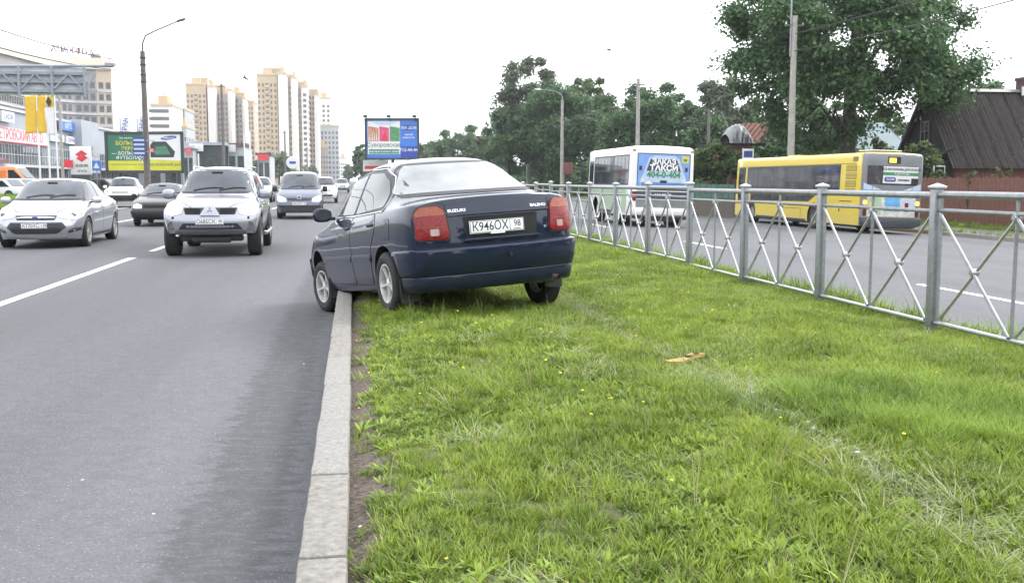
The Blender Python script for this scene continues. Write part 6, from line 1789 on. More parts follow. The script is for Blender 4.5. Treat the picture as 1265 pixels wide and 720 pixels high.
def maroon_house():
    # gable end stands across the line of sight (along Y), ridge runs along +X
    y0, y1 = 57.0, 63.4
    x0 = at(1179.5, 223, y0).x
    zb = -.45; ez = at(1179, 197, y0).z; rzv = at(1192, 114, 60.2).z
    Lh = 11.0
    root = empty('maroon_house', (x0, y0, zb), 0, 'dark maroon wooden house with corrugated slate roof behind the brown paling fence', 'house')
    W = y1 - y0; E_ = ez - zb; Rz = rzv - zb
    w = MB(); w.box(.05, Lh, .05, W - .05, 0, E_ - .05); w.build('wall', M['maroon2'], root)
    g = MB(); g.prism([(.05, E_ - .04), (W - .05, E_ - .04), (W / 2, Rz - .12)], lambda u, v: (.02, u, v), lambda u, v: (.16, u, v)); go_ = g.build('gable', M['maroon'], root)
    # board joints on the gable and the front wall
    st = MB(); k = .3
    while k < W - .2:
        top = E_ + (Rz - E_) * (1 - abs(k - W / 2) / (W / 2)) - .25
        if top > E_: st.box(-.005, .02, k - .07, k + .07, E_ - .02, top)
        k += .17
    o = st.build('gable_boards', M['dark_boards'], root); o['kind'] = 'stuff'
    st = MB(); k = .2
    while k < Lh - .2:
        st.box(k, k + .13, .02, .05, .1, E_ - .12); k += .155
    o = st.build('wall_boards', M['maroon2'], root); o['kind'] = 'stuff'
    # gable window with cross bars, small ground-floor window
    wz = at(1152, 165, 60.4).z - zb; wy = 3.4
    wf = MB(); wf.box(-.05, .03, wy - .50, wy + .50, wz - .75, wz + .75); fr = wf.build('window', M['brick_dark'], root)
    fm = MB()
    for a, b, c, d in ((-.50, -.44, -.75, .75), (.44, .50, -.75, .75), (-.5, .5, -.75, -.69), (-.5, .5, .69, .75), (-.03, .03, -.7, .7), (-.45, .45, .12, .17)): fm.box(-.09, -.05, wy + a, wy + b, wz + c, wz + d)
    fm.build('frame', M['grey_panel'], fr)
    for s in (-1, 1):
        for zz in ((-.68, .11), (.18, .68)):
            p_ = MB(); p_.box(-.062, -.052, wy + s * .235 - .20, wy + s * .235 + .20, wz + zz[0], wz + zz[1]); p_.build('pane', M['glass'], fr)
    # porch lean-to under the gable
    lz = at(1150, 193, 57).z - zb
    pr = MB(); pr.prism([(-1.9, lz - .35), (-1.9, lz - .25), (0.0, lz + .55), (0.0, lz + .40)], lambda u, v: (u, .2, v), lambda u, v: (u, W - .4, v)); pr.build('porch_roof', M['slate'], root)
    pw = MB(); pw.box(-1.7, 0, .4, W - .6, 0, lz - .30); pw.build('porch_wall', M['dark_boards'], root)
    sw = MB(); sw.box(-1.2, -.45, .34, .40, lz - 1.15, lz - .55); so = sw.build('porch_window', M['white_paint'], root)
    sp = MB(); sp.box(-1.13, -.52, .325, .34, lz - 1.08, lz - .62); sp.build('pane', M['glass'], so)
    # roof: corrugated sheets in rows, two slopes, ridge cap, verge boards
    run = W / 2 + .45; rise = (Rz - E_) * run / (W / 2); sl = math.hypot(run, rise); ang = math.atan2(rise, run)
    ncol, nrow = 11, 3; sw_ = (Lh + .8) / ncol; slen = sl / nrow + .12
    src = None
    for slope in (0, 1):
        for r0 in range(nrow):
            for c in range(ncol):
                d = sl - slen - r0 * (sl / nrow) if False else r0 * (sl / nrow) - (.12 if r0 else 0)
                ly = -.45 + d * math.cos(ang); lz_ = E_ - (Rz - E_) / (W / 2) * .45 + d * math.sin(ang) + .06 + .025 * (r0 % 2) + .012 * (c % 2)
                mt = Matrix.Translation((-.4 + c * sw_, ly, lz_)) @ Matrix.Rotation(ang, 4, 'X')
                if slope: mt = Matrix.Translation((Lh, W, 0)) @ Matrix.Rotation(math.pi, 4, 'Z') @ mt
                if src is None: src = corrugated('roof_sheet', sw_ + .04, slen, M['slate'], root, mt)
                else: sheet_copy(src, root, mt)
    rc = MB(); rc.prism([(-.22, -.10), (0, .10), (.22, -.10), (0, .06)], lambda u, v: (-.42, W / 2 + u, Rz + v + .12), lambda u, v: (Lh + .42, W / 2 + u, Rz + v + .12)); rc.build('ridge_cap', M['advert_white'] if False else M['grey_panel'], root)
    for s in (0, 1):
        vb = MB(); a_ = Vector((-.42, -.45 if s == 0 else W + .45, E_ - rise / run * .45)); b_ = Vector((-.42, W / 2, Rz)); vb.bar(a_, b_, .05, .18); vb.build('verge_board', M['dark_boards'], root)
    cx_ = at(1262, 110, 60).x - x0
    ch = MB(); ch.box(cx_, cx_ + .75, W / 2 - .35, W / 2 + .4, Rz - .6, Rz + .75); ch.box(cx_ - .06, cx_ + .81, W / 2 - .41, W / 2 + .46, Rz + .75, Rz + .95); co_ = ch.build('chimney', M['brick_dark'], root)
    fl = MB(); fl.box(cx_ - .1, cx_ + .2, W / 2 - .45, W / 2 - .36, Rz - .2, Rz + .35); fl.build('chimney_flashing', M['advert_white'], co_)
    return x0
maroon_house()

def gable_house(name, label, px0, px1, Y, eave_y, ridge_y, depth, wall, roof, zb=-.45, over=.3, rib=.5, chim=False):
    a, b = at(px0, eave_y, Y), at(px1, eave_y, Y)
    root = empty(name, (a.x, Y, zb), 0, label, 'house')
    Lh = b.x - a.x; E_ = a.z - zb; Rz = at((px0 + px1) / 2, ridge_y, Y + depth / 2).z - zb
    w = MB(); w.box(0, Lh, 0, depth, 0, E_); w.prism([(0, E_), (depth, E_), (depth / 2, Rz - .1)], lambda u, v: (0, u, v), lambda u, v: (Lh, u, v)); w.build('wall', M[wall], root)
    for k in range(max(1, int(Lh / 3))):
        x = 1.2 + 3 * k
        wi = MB(); wi.box(x, x + 1.0, -.06, 0, E_ * .3, E_ * .75); wo = wi.build('window', M['white_paint'], root); pp = MB(); pp.box(x + .08, x + .92, -.075, -.06, E_ * .33, E_ * .72); pp.build('pane', M['glass'], wo)
    dz = (Rz - E_) / (depth / 2) * over
    for s in (0, 1):
        r0 = MB(); n_ = int((Lh + 2 * over) / rib)
        f = (lambda y: y) if s == 0 else (lambda y: depth - y)
        A = (f(-over), E_ - dz); B = (f(depth / 2), Rz)
        r0.prism([A, B, (B[0], B[1] + .08), (A[0], A[1] + .08)], lambda u, v: (-over, u, v), lambda u, v: (Lh + over, u, v))
        ro = r0.build('roof', M[roof], root)
        rb = MB()
        for k in range(n_ + 1):
            x = -over + .02 + k * (Lh + 2 * over - .06) / n_
            rb.bar((x, A[0], A[1] + .10), (x, B[0], B[1] + .10), .035, .04)
        rbo = rb.build('roof_ribs', M[roof], ro); rbo['kind'] = 'stuff'
    if chim:
        c = MB(); c.box(Lh * .4, Lh * .4 + .6, depth / 2 - .3, depth / 2 + .3, Rz - .4, Rz + .8); c.build('chimney', M['brick_dark'], root)
    return root
gable_house('blue_roof_house', 'low house with pale blue metal roof showing between maple trunk and maroon house', 1052, 1120, 74, 184, 153, 8.5, 'dark_boards', 'roof_blue', rib=1.5)
def rusty_house():
    # gable towards the road, seen from its left: roof slope falls to the left
    c = at(950, 223, 70); zb = -.45
    root = empty('rusty_roof_house', (c.x, 70, zb), R(14), 'wooden house with rusty brown roof slope beside the slim pole', 'house')
    Rz = at(956, 152, 70).z - zb; E_ = at(922, 190, 70).z - zb; hw = 2.3
    w = MB(); w.box(-hw + .3, hw - .3, 0, 4, 0, E_); w.prism([(-hw + .3, E_), (hw - .3, E_), (0, Rz - .15)], lambda u, v: (u, .0, v), lambda u, v: (u, 4, v)); w.build('wall', mat('weathered_boards', (.19, .14, .11), .85, var=.3, scale=4), root)
    for s in (-1, 1):
        r0 = MB(); r0.prism([(s * (hw + .1), E_ - .35), (0, Rz), (0, Rz + .10), (s * (hw + .1), E_ - .25)], lambda u, v: (u, -.5, v), lambda u, v: (u, 4.4, v)); ro = r0.build('roof', M['roof_rust'], root)
        rb = MB()
        for k in range(8):
            y = -.45 + .66 * k; rb.bar((s * (hw + .1), y, E_ - .23), (s * .02, y, Rz + .12), .05, .05)
        x = rb.build('roof_ribs', M['roof_rust'], ro); x['kind'] = 'stuff'
    wi = MB(); wi.box(-.45, .45, -.05, 0, E_ + .1, E_ + 1.0); wo = wi.build('window', M['white_paint'], root); pp = MB(); pp.box(-.37, .37, -.065, -.05, E_ + .17, E_ + .93); pp.build('pane', M['glass'], wo)
rusty_house()
# heap under a shining silver tarpaulin on a shed roof
def tarp():
    p = at(909, 223, 67); zb = -.45
    zt = at(905, 150, 67).z; zl = at(905, 178, 67).z
    o = empty('garden_shed', (p.x, 67, zb), 0, 'low brick red shed under the silver tarpaulin heap', 'shed')
    b = MB(); b.box(-1.6, 1.7, -1.4, 2.2, 0, zl - zb - .15); b.build('wall', M['roof_rust'], o); b = MB(); b.box(-1.75, 1.85, -1.5, 2.3, zl - zb - .15, zl - zb); b.build('roof', M['slate'], o)
    V, F_ = [], []; nu, nv = 26, 12; rr = random.Random(3)
    for i in range(nu + 1):
        t = i / nu; x = -.85 + 1.65 * t; hh = .85 * (zt - zl) * (math.sin(math.pi * min(1, .08 + t * .86)) ** .55)
        for j in range(nv + 1):
            a = math.pi * j / nv; k = 1 + rr.uniform(-.07, .07)
            V.append((x + rr.uniform(-.04, .04), -1.2 * math.cos(a) * k * (.75 + .25 * math.sin(math.pi * t)), zl - zb + hh * math.sin(a) ** .8 * k))
    for i in range(nu):
        for j in range(nv): F_.append((i * (nv + 1) + j, (i + 1) * (nv + 1) + j, (i + 1) * (nv + 1) + j + 1, i * (nv + 1) + j + 1))
    m_ = MB(); m_.add(V, F_); t = m_.build('tarpaulin_heap', mat('silver_tarpaulin', (.19, .195, .205), .45, metal=.25, var=.2, scale=3), None, smooth=True, angle=60)
    t.location = (p.x, 67, zb + .01); tag(t, 'heap wrapped in silver tarpaulin on top of the red shed', 'tarpaulin')
tarp()

# brown paling fence, plank by plank
def paling():
    A, B = Vector((25.2, 30.5, -.48)), Vector((26.6, 48.5, -.48))
    root = empty('paling_fence', A, 0, 'brown wooden paling fence with uneven tops in front of the maroon house', 'fence')
    d = (B - A); L_ = d.length; d.normalize(); n_ = int(L_ / .128)
    zt = 2.05
    mes = []
    for k in range(4):
        m_ = MB(); h_ = zt + (-.03, .0, .02, .05)[k]; m_.prism([(-.058, .08), (.058, .08), (.058, h_ - .03), (.02, h_), (-.05, h_ - .01)], lambda u, v: (-.012, u, v), lambda u, v: (.012, u, v)); mes.append(m_.build('plank', M['paling'], root).data)
    for o in list(root.children): bpy.data.objects.remove(o)
    rz_ = math.atan2(d.y, d.x) - math.pi / 2
    for k in range(n_):
        o = bpy.data.objects.new('plank', mes[(k * 7 + k // 3) % 4]); COL.objects.link(o); o.parent = root
        o.location = d * (k * .128) + Vector((random.uniform(-.008, .008), 0, random.uniform(-.02, .02))); o.rotation_euler = (random.uniform(-.012, .012), 0, rz_)
    for z in (.45, 1.6):
        r0 = MB(); r0.bar((.05, 0, z), tuple(d * L_ + Vector((.05, 0, z))), .05, .09); r0.build('rail', M['paling'], root)
paling()
# green sheet fence on a low wall beyond the white bus
p0, p1 = at(846, 223, 57), at(908, 223, 53)
root = empty('green_fence', (p0.x, 57, -.5), 0, 'green board fence on a low brown wall between the two buses', 'fence')
d = Vector((p1.x - p0.x, -4, 0)); L_ = d.length; d.normalize()
M['green_board'] = mat('green_board_paint', (.035, .10, .075), .6, var=.25, scale=3)
nb = 9
for k in range(nb):
    b = MB(); b.bar(tuple(d * (L_ * k / nb + .02) + Vector((0, 0, 1.35))), tuple(d * (L_ * (k + 1) / nb - .02) + Vector((0, 0, 1.35))), .04, .80); b.build('panel', M['green_board'], root)
b = MB(); b.bar((0, 0, .45), tuple(d * L_ + Vector((0, 0, .45))), .25, .92); b.build('base_wall', mat('low_brown_wall', (.10, .085, .075), .9, var=.3), root)
# ================================================================== LEFT SIDE: hoardings, signs, dealership, towers
M['frame_dark'] = mat('hoarding_frame', (.03, .035, .04), .5, var=.2)
M['poster_white'] = mat('poster_white', (.62, .63, .64), .5, var=.04)
M['poster_green'] = mat('poster_green', (.020, .13, .075), .5, var=.15, scale=.6)
M['poster_yellow'] = mat('poster_yellow', (.52, .50, .04), .5, var=.12, scale=.8)
M['poster_yellow_ink'] = mat('poster_yellow_ink', (.60, .52, .03), .5, var=0)
M['poster_blue'] = mat('poster_blue', (.035, .15, .50), .5, var=.15, scale=.4)
M['poster_navy'] = mat('poster_navy', (.02, .05, .30), .5, var=.1)
M['poster_dark'] = mat('poster_dark', (.03, .03, .035), .4, var=.2, scale=1)
M['turf_green'] = mat('poster_turf', (.05, .20, .11), .5, var=.3, scale=2)
M['pink'] = mat('poster_pink', (.55, .06, .16), .5, var=.4, scale=3)
M['orange'] = mat('poster_orange', (.42, .20, .12), .5, var=.6, scale=4)
M['leafprint'] = mat('poster_leaf', (.08, .22, .10), .5, var=.5, scale=4)
M['sign_mauve'] = mat('dull_mauve_letters', (.22, .11, .14), .6, var=.2)
M['sign_red'] = mat('sign_red', (.55, .03, .04), .5, var=.05)
M['sign_pink'] = mat('faded_red_letters', (.52, .12, .14), .5, var=.1)

def poster(parent, x0, x1, z0, z1, mt, lay, name='poster_print', rr=0):
    """flat print on a hoarding face (local x right, z up, facing -y)"""
    poly = [(x0, z0), (x1, z0), (x1, z1), (x0, z1)]
    if rr: poly = rnd(poly, rr)
    m_ = MB(); y = -.004 * lay
    m_.prism(poly, lambda u, v: (u, y, v), lambda u, v: (u, y + .003, v)); return m_.build(name, M[mt], parent)
def poly_print(parent, poly, mt, lay, name='poster_print'):
    m_ = MB(); y = -.004 * lay
    m_.prism(poly, lambda u, v: (u, y, v), lambda u, v: (u, y + .003, v)); return m_.build(name, M[mt], parent)
def ptext(parent, s, x, z, size, mt, lay, wide=1.0, bold=.01, align='CENTER', name='poster_lettering'):
    bold = min(bold, size * .012)
    return text(s, size, M[mt], parent, Matrix.Translation((x, -.004 * lay, z)) @ Matrix.Rotation(R(90), 4, 'X'), name, bold=bold, wide=wide, align=align)

def hoarding(name, label, pa, pb, ya, yb, top, bot, legs, depth=.3):
    """frame between photo columns pa (at ya) and pb (at yb)"""
    A, B = at(pa, top, ya), at(pb, top, yb)
    Lw = math.hypot(B.x - A.x, yb - ya); rz_ = math.atan2(yb - ya, B.x - A.x)
    z1 = A.z; z0 = at(pa, bot, ya).z
    root = empty(name, (A.x, ya, 0), rz_, label, 'billboard')
    H_ = z1 - z0
    b = MB(); b.box(0, Lw, 0, depth, z0, z1); b.build('panel', M['frame_dark'], root)
    f = MB(); t = .16
    for a in ((-.08, Lw + .08, z0 - .08, z0 + t), (-.08, Lw + .08, z1 - t, z1 + .08), (-.08, t, z0, z1), (Lw - t, Lw + .08, z0, z1)): f.box(a[0], a[1], -.07, .01, a[2], a[3])
    f.build('frame', M['frame_dark'], root)
    for u in legs:
        g = MB(); g.box(Lw * u - .16, Lw * u + .16, depth, depth + .3, -1.0, z1 - .3); g.build('post', M['frame_dark'], root)
    face = empty('poster', (t, -.01, z0 + t), parent=root)
    return root, face, Lw - 2 * t, H_ - 2 * t

# --- football hoarding
root, F, w, h = hoarding('football_billboard', 'wide green and yellow football hoarding behind the dark lamp post', 130, 225, 93, 91.5, 164, 213, (.16, .5, .86))
poster(F, 0, w, 0, h, 'poster_white', 1, 'paper')
poster(F, 0, w * .52, h * .27, h, 'poster_green', 2)
poly_print(F, [(0, 0), (w, 0), (w, h * .27), (w * .52, h * .31), (w * .45, h * .27), (0, h * .27)], 'poster_yellow', 3)
for s_, z, sz, mt, x in (('Там, где больше', .90, .062, 'poster_white', .28), ('БОЛЬШЕ', .755, .15, 'poster_yellow_ink', .27), ('ЭКРАН', .61, .135, 'poster_yellow_ink', .30), ('— БОЛЬШЕ', .475, .135, 'poster_white', .24), ('ФУТБОЛА', .345, .135, 'poster_white', .27)):
    ptext(F, s_, w * x, h * z, h * sz, mt, 4, bold=.025 if sz > .1 else .006, wide=1.02)
ptext(F, 'ПОДРОБНОСТИ В МАГАЗИНАХ ГОРОДА', w * .26, h * .16, h * .05, 'poster_green', 4, bold=.004)
ptext(F, 'ЧЕМПИОНСКИЙ выбор', w * .78, h * .155, h * .10, 'poster_green', 4, bold=.012)
# television with a bitten corner, ball, oval maker's mark
poly_print(F, [(w * .585, h * .36), (w * .90, h * .36), (w * .92, h * .52), (w * .80, h * .80), (w * .62, h * .80), (w * .585, h * .70)], 'poster_dark', 2)
poly_print(F, [(w * .64, h * .44), (w * .86, h * .44), (w * .80, h * .68), (w * .66, h * .66)], 'turf_green', 3)
poly_print(F, [(w * .80, h * .80), (w * .83, h * .80), (w * .94, h * .54), (w * .92, h * .52)], 'poster_white', 3)
poster(F, w * .56, w * .64, h * .50, h * .62, 'sign_red', 4, rr=.1)
ptext(F, '3D', w * .60, h * .56, h * .09, 'poster_white', 5, bold=.01)
def oval(parent, cx, cz, a, b, mt, lay, rot=0):
    pts = []
    for k in range(28):
        t = 2 * math.pi * k / 28; u, v = a * math.cos(t), b * math.sin(t)
        pts.append((cx + u * math.cos(rot) - v * math.sin(rot), cz + u * math.sin(rot) + v * math.cos(rot)))
    return poly_print(parent, pts, mt, lay, 'emblem')
oval(F, w * .84, h * .90, w * .11, h * .052, 'poster_navy', 3, R(6)); ptext(F, 'SAMSUNG', w * .84, h * .895, h * .075, 'poster_white', 4, bold=.006)
oval(F, w * .47, h * .33, h * .10, h * .10, 'poster_white', 5)
for k in range(5):
    a = R(90 + 72 * k); oval(F, w * .47 + math.cos(a) * h * .062, h * .33 + math.sin(a) * h * .062, h * .026, h * .026, 'poster_dark', 6)
oval(F, w * .47, h * .33, h * .028, h * .028, 'poster_dark', 6)

# --- blue property hoarding on the median, far ahead
root, F, w, h = hoarding('property_billboard', 'blue framed property hoarding with three small pictures above the roof of the dark saloon', 451, 517, 117, 116, 147, 197, (.5,))
poster(F, 0, w, 0, h, 'poster_blue', 1, 'paper')
poly_print(F, [(w * .02, h * .10), (w * .66, h * .10), (w * .66, h * .98), (w * .02, h * .98)], 'poster_white', 2)
poly_print(F, [(w * .03, h * .98), (w * .22, h * .88), (w * .46, h * .86), (w * .65, h * .98)], 'ad_pale', 3)
for a, b, mt in ((.03, .235, 'orange'), (.25, .44, 'pink'), (.455, .655, 'leafprint')): poly_print(F, [(w * a, h * .44), (w * b, h * .44), (w * b, h * .80), (w * a, h * .84)], mt, 4)
for k in range(4): poly_print(F, [(w * (.05 + .045 * k), h * .46), (w * (.07 + .045 * k), h * .46), (w * (.065 + .045 * k), h * (.70 + .03 * (k % 2)))], 'poster_white', 5)
poly_print(F, [(w * .28, h * .46), (w * .42, h * .46), (w * .36, h * .72)], 'sign_red', 5)
ptext(F, 'Суворовская', w * .34, h * .34, h * .15, 'poster_dark', 4, bold=.004, wide=.95)
poster(F, w * .04, w * .64, h * .11, h * .23, 'turf_green', 4); ptext(F, 'квартиры в новых домах', w * .34, h * .17, h * .07, 'poster_white', 5, bold=.004)
poster(F, w * .67, w, h * .0, h * .31, 'poster_navy', 3)
oval(F, w * .83, h * .80, w * .13, h * .075, 'poster_navy', 3); ptext(F, 'ЛЕК ДОМ', w * .83, h * .795, h * .09, 'poster_white', 4, bold=.01)
ptext(F, 'жилой', w * .83, h * .62, h * .07, 'poster_white', 4); ptext(F, 'комплекс', w * .83, h * .54, h * .07, 'poster_white', 4)
ptext(F, '712-44-44', w * .83, h * .21, h * .12, 'poster_white', 4, bold=.015)
for u in (.02, .48, .98):
    sp = MB(); sp.tube([(w * u + .1, .1, 7.9), (w * u + .1, -.6, 8.5), (w * u + .1, -1.2, 8.6)], .04, 6); sp.box(w * u - .1, w * u + .3, -1.45, -1.1, 8.35, 8.65); sp.build('spotlight', M['frame_dark'], root)
bp_ = at(455, 205, 119)
o = empty('lower_board', (bp_.x - .6, 119, 0), 0, 'low white advert board under the left corner of the blue hoarding', 'sign')
b = MB(); b.box(0, 2.9, -.05, .05, at(455, 212, 119).z, at(455, 198, 119).z); b.build('board', M['poster_white'], o)
b = MB(); b.box(.2, 2.0, -.06, -.05, at(455, 209, 119).z, at(455, 205, 119).z); b.build('red_print', M['sign_red'], o)
for u in (.3, 2.5):
    b = MB(); b.box(u, u + .12, .05, .15, -.2, at(455, 199, 119).z); b.build('leg', M['frame_dark'], o)

# --- dark lamp post on the left verge, with its notice
Lp = at(182, 223, 78)
root = empty('street_lamp', (Lp.x, 78, .1), 0, 'tall dark lamp post with long arm, standing in front of the football hoarding', 'street lamp')
s_ = MB(); s_.tube([(0, 0, -.3), (.02, 0, 5), (0, 0, 10.55)], [.24, .21, .17], 12); s_.build('shaft', M['dark_pole'], root, smooth=True)
a = MB(); a.tube([(0, 0, 10.2), (.02, 0, 11.1), (.25, 0, 11.65), (.9, 0, 12.0), (2.7, 0, 12.8)], [.07, .065, .06, .055, .05], 8); a.build('arm', M['dark_pole'], root, smooth=True)
hd = MB(); hd.prism([(2.4, 12.62), (2.5, 12.8), (3.0, 12.95), (3.1, 12.88), (2.9, 12.76)], lambda u, v: (u, -.12, v), lambda u, v: (u, .12, v)); hd.build('lamp_head', M['frame_dark'], root)
cl = MB()
for z in (8.4, 8.9, 9.6, 10.1): cl.lathe([(.18, z - .06), (.24, z - .04), (.24, z + .04), (.18, z + .06)], 12)
clo = cl.build('clamp', M['frame_dark'], root, smooth=True); clo['kind'] = 'stuff'
nb = empty('hanging_notice', (at(163, 178, 77).x, 77.3, at(163, 190, 77).z - .15), 0, 'small navy notice panel hung beside the dark lamp post', 'sign')
b = MB(); b.box(0, .85, -.03, .03, 0, 1.35); pb = b.build('panel', M['advert_navy'], nb)
b = MB()
for k in range(4): b.box(.06, .79, -.036, -.03, .12 + .31 * k, .26 + .31 * k)
b.build('panel_lettering', M['ad_pale'], pb)
b = MB(); b.bar((.85, 0, .3), (1.45, .3, .3), .05, .05); b.bar((.85, 0, 1.1), (1.45, .3, 1.1), .05, .05); b.build('bracket', M['steel'], nb)
wires((Lp.x, 78, 9.9), (-16.2, 22, 8.6), 1.1, 'upper wire sagging from the dark lamp post toward the near left', .028, group='overhead wires on the left')
wires((Lp.x, 78, 9.3), (-16.2, 22, 7.6), 1.1, 'lower wire sagging from the dark lamp post toward the near left', .028, group='overhead wires on the left')
# more dark posts receding down the left side and the median
for k, (px, tp, Y, lb) in enumerate(((277, 104, 155, 'dark lamp post in front of the first beige tower block'), (353, 162, 260, 'thin post against the right beige tower'), (372, 172, 300, 'second thin post against the right beige tower'), (380, 182, 350, 'third thin post against the right beige tower'))):
    p = at(px, 223, Y); zt = at(px, tp, Y).z
    r0 = empty('street_lamp', (p.x, Y, 0), 0, lb, 'street lamp', 'dark posts down the avenue')
    s_ = MB(); s_.tube([(0, 0, -.3), (0, 0, zt)], [.22, .16], 10); s_.build('shaft', M['dark_pole'], r0, smooth=True)
    a = MB(); a.bar((-.5, 0, zt - .4), (.5, 0, zt - .4), .12, .12); a.build('cross_arm', M['dark_pole'], r0)

# --- back of the overhead sign on its gantry
def gantry():
    Y = 60
    zt, zb = at(50, 83, Y).z, at(50, 117, Y).z
    xr = at(104, 100, Y).x; xl = at(-60, 100, Y).x; xp = xl - 1.0
    root = empty('sign_gantry', (xp, Y, 0), 0, 'back of a large grey overhead road sign on a truss arm at the left', 'gantry')
    M['gantry'] = mat('gantry_grey_paint', (.46, .49, .53), .55, var=.2, scale=2); M['gantry_dark'] = mat('gantry_dark_steel', (.24, .26, .30), .5, var=.2)
    p = MB(); p.box(-.3, .3, -.3, .3, -.2, zt + .4); p.build('post', M['gantry'], root, bevel=.03)
    n_ = 4
    x0 = xl - xp; x1 = xr - xp; dw = (x1 - x0) / n_
    for k in range(n_):
        b = MB(); b.box(x0 + k * dw + .015, x0 + (k + 1) * dw - .015, .34, .40, zb, zt); b.build('sign_panel', M['gantry'], root)
    hh = zt - zb
    for z in (zb + hh * .16, zb + hh * .50, zb + hh * .80):
        b = MB(); xe = x1 + (.62 if z != zb + hh * .50 else 0); b.box(0, xe, .14, .32, z - .07, z + .07); b.box(0, xe, .06, .14, z - .10, z - .06); b.build('truss_rail', M['gantry_dark'], root)
    xx = x0
    k = 0
    while xx < x1 + .5:
        e = min(xx + dw * .5, x1 + .6)
        b = MB(); a_, c_ = (zb + hh * .16, zb + hh * .78) if k % 2 == 0 else (zb + hh * .78, zb + hh * .16)
        b.bar((xx, .10, a_), (e, .10, c_), .07, .09); b.build('truss_brace', M['gantry_dark'], root); xx = e; k += 1
        if e >= x1 + .6: break
    for k in range(n_ + 1):
        b = MB(); x = x0 + k * dw; b.box(x - .06, x + .06, .02, .12, zb - .12, zt + .08); b.build('truss_upright', M['gantry_dark'], root)
    zz = at(60, 80, Y).z
    b = MB(); b.tube([(0, .2, zz - .15), (at(139, 79, Y).x - xp, .2, zz)], .075, 8); b.box(at(134, 79, Y).x - xp - .2, at(139, 79, Y).x - xp + .1, 0, .4, zz - .02, zz + .14); b.build('upper_arm', M['gantry_dark'], root)
gantry()

# --- dealership: long low building beside the road
M['cladding'] = mat('grey_blue_cladding', (.30, .33, .37), .5, metal=.2, var=.12, scale=.5)
M['cladding2'] = mat('pale_cladding', (.42, .44, .46), .5, var=.1, scale=.5)
M['shop_glass'] = glass_mat('shop_glass', (.05, .06, .065), spec=.6)
def dealership():
    X = -45.0; ya, yb = 122, 212
    root = empty('car_dealership', (X, ya, .1), 0, 'long grey car dealership with a red lettered fascia at the left', 'building')
    D = 20; Ht = 10.5; L_ = yb - ya
    YL = lambda px: Y_of(px, X) - ya
    ZL = lambda px, py: at(px, py, Y_of(px, X)).z - .1
    sidem = lambda x, y, z: Matrix.Translation((x, y, z)) @ Matrix(((0, 0, 1, 0), (1, 0, 0, 0), (0, 1, 0, 0), (0, 0, 0, 1)))
    b = MB(); b.box(-D, 0, 0, L_, 0, Ht); b.build('wall', M['cladding'], root)
    rf = MB(); rf.box(-D - .3, .35, -.3, L_ + .3, Ht, Ht + .35); rf.build('roof', M['cladding2'], root)
    fz0, fz1 = ZL(30, 177), ZL(30, 161); fa, fb = max(.3, YL(-16)), YL(60)
    fs = MB(); fs.box(0, .30, fa, fb, fz0, fz1); fo = fs.build('fascia', M['poster_white'], root)
    text('ПЕТРОВСКИЙ АВТО', (fz1 - fz0) * 1.1, M['sign_pink'], fo, sidem(.31, (fa + fb) / 2, (fz0 + fz1) / 2), 'fascia_lettering', ext=.03, bold=.015, wide=1.05)
    fr = MB(); fr.box(0, .34, fa, fb, fz0 - .14, fz0); fr.build('fascia_edge', M['sign_red'], root)
    for z0, z1 in ((3.6, fz0 - .4), (.3, 3.1)):
        y = .6
        while y < L_ - 3:
            w_ = MB(); w_.box(.0, .06, y, y + 3.4, z0, z1); wo = w_.build('window', M['shop_glass'], root)
            f = MB()
            for a in (0, 1.13, 2.26): f.box(.06, .12, y + a - .04, y + a + .04, z0, z1)
            f.box(.06, .12, y, y + 3.4, (z0 + z1) / 2 - .04, (z0 + z1) / 2 + .04); f.build('frame', M['cladding2'], wo)
            y += 3.7
    b = MB(); b.box(0, 1.6, 0, L_, 3.12, 3.45); b.build('canopy', M['cladding2'], root)
    for (pa, pb, ta, tb, mt, lt) in ((0, 15, 138, 151, 'poster_white', 'LADA'), (72, 91, 151, 162, 'poster_blue', 'АВТО'), (60, 76, 166, 175, 'poster_white', 'СЕРВИС'), (79, 90, 169, 178, 'poster_white', 'ШИНЫ')):
        y0, y1 = YL(pa), YL(pb); pm = (pa + pb) / 2; z0, z1 = ZL(pm, tb), ZL(pm, ta)
        b = MB(); b.box(.42, .70, y0, y1, z0, z1); bo = b.build('shop_sign', M[mt], root)
        text(lt, (z1 - z0) * .8, M['poster_navy' if mt == 'poster_white' else 'poster_white'], bo, sidem(.71, (y0 + y1) / 2, (z0 + z1) / 2), 'sign_lettering', bold=.01, wide=1.3)
    aw = MB(); aw.prism([(0, 4.6), (2.2, 3.9), (2.2, 3.6), (0, 4.3)], lambda u, v: (u, 2, v), lambda u, v: (u, 16, v)); aw.build('awning', mat('dark_red_awning', (.16, .05, .055), .7, var=.2), root)
    ga, gb_ = YL(89), YL(111)
    gb = MB(); gb.box(.0, 1.8, ga, gb_, 0, Ht + .6); gb.build('end_block', M['cladding'], root)
    for k in range(3):
        w_ = MB(); w_.box(1.8, 1.86, ga + .5, gb_ - .5, 1 + 2.2 * k, 2.6 + 2.2 * k); w_.build('window', M['shop_glass'], root)
dealership()
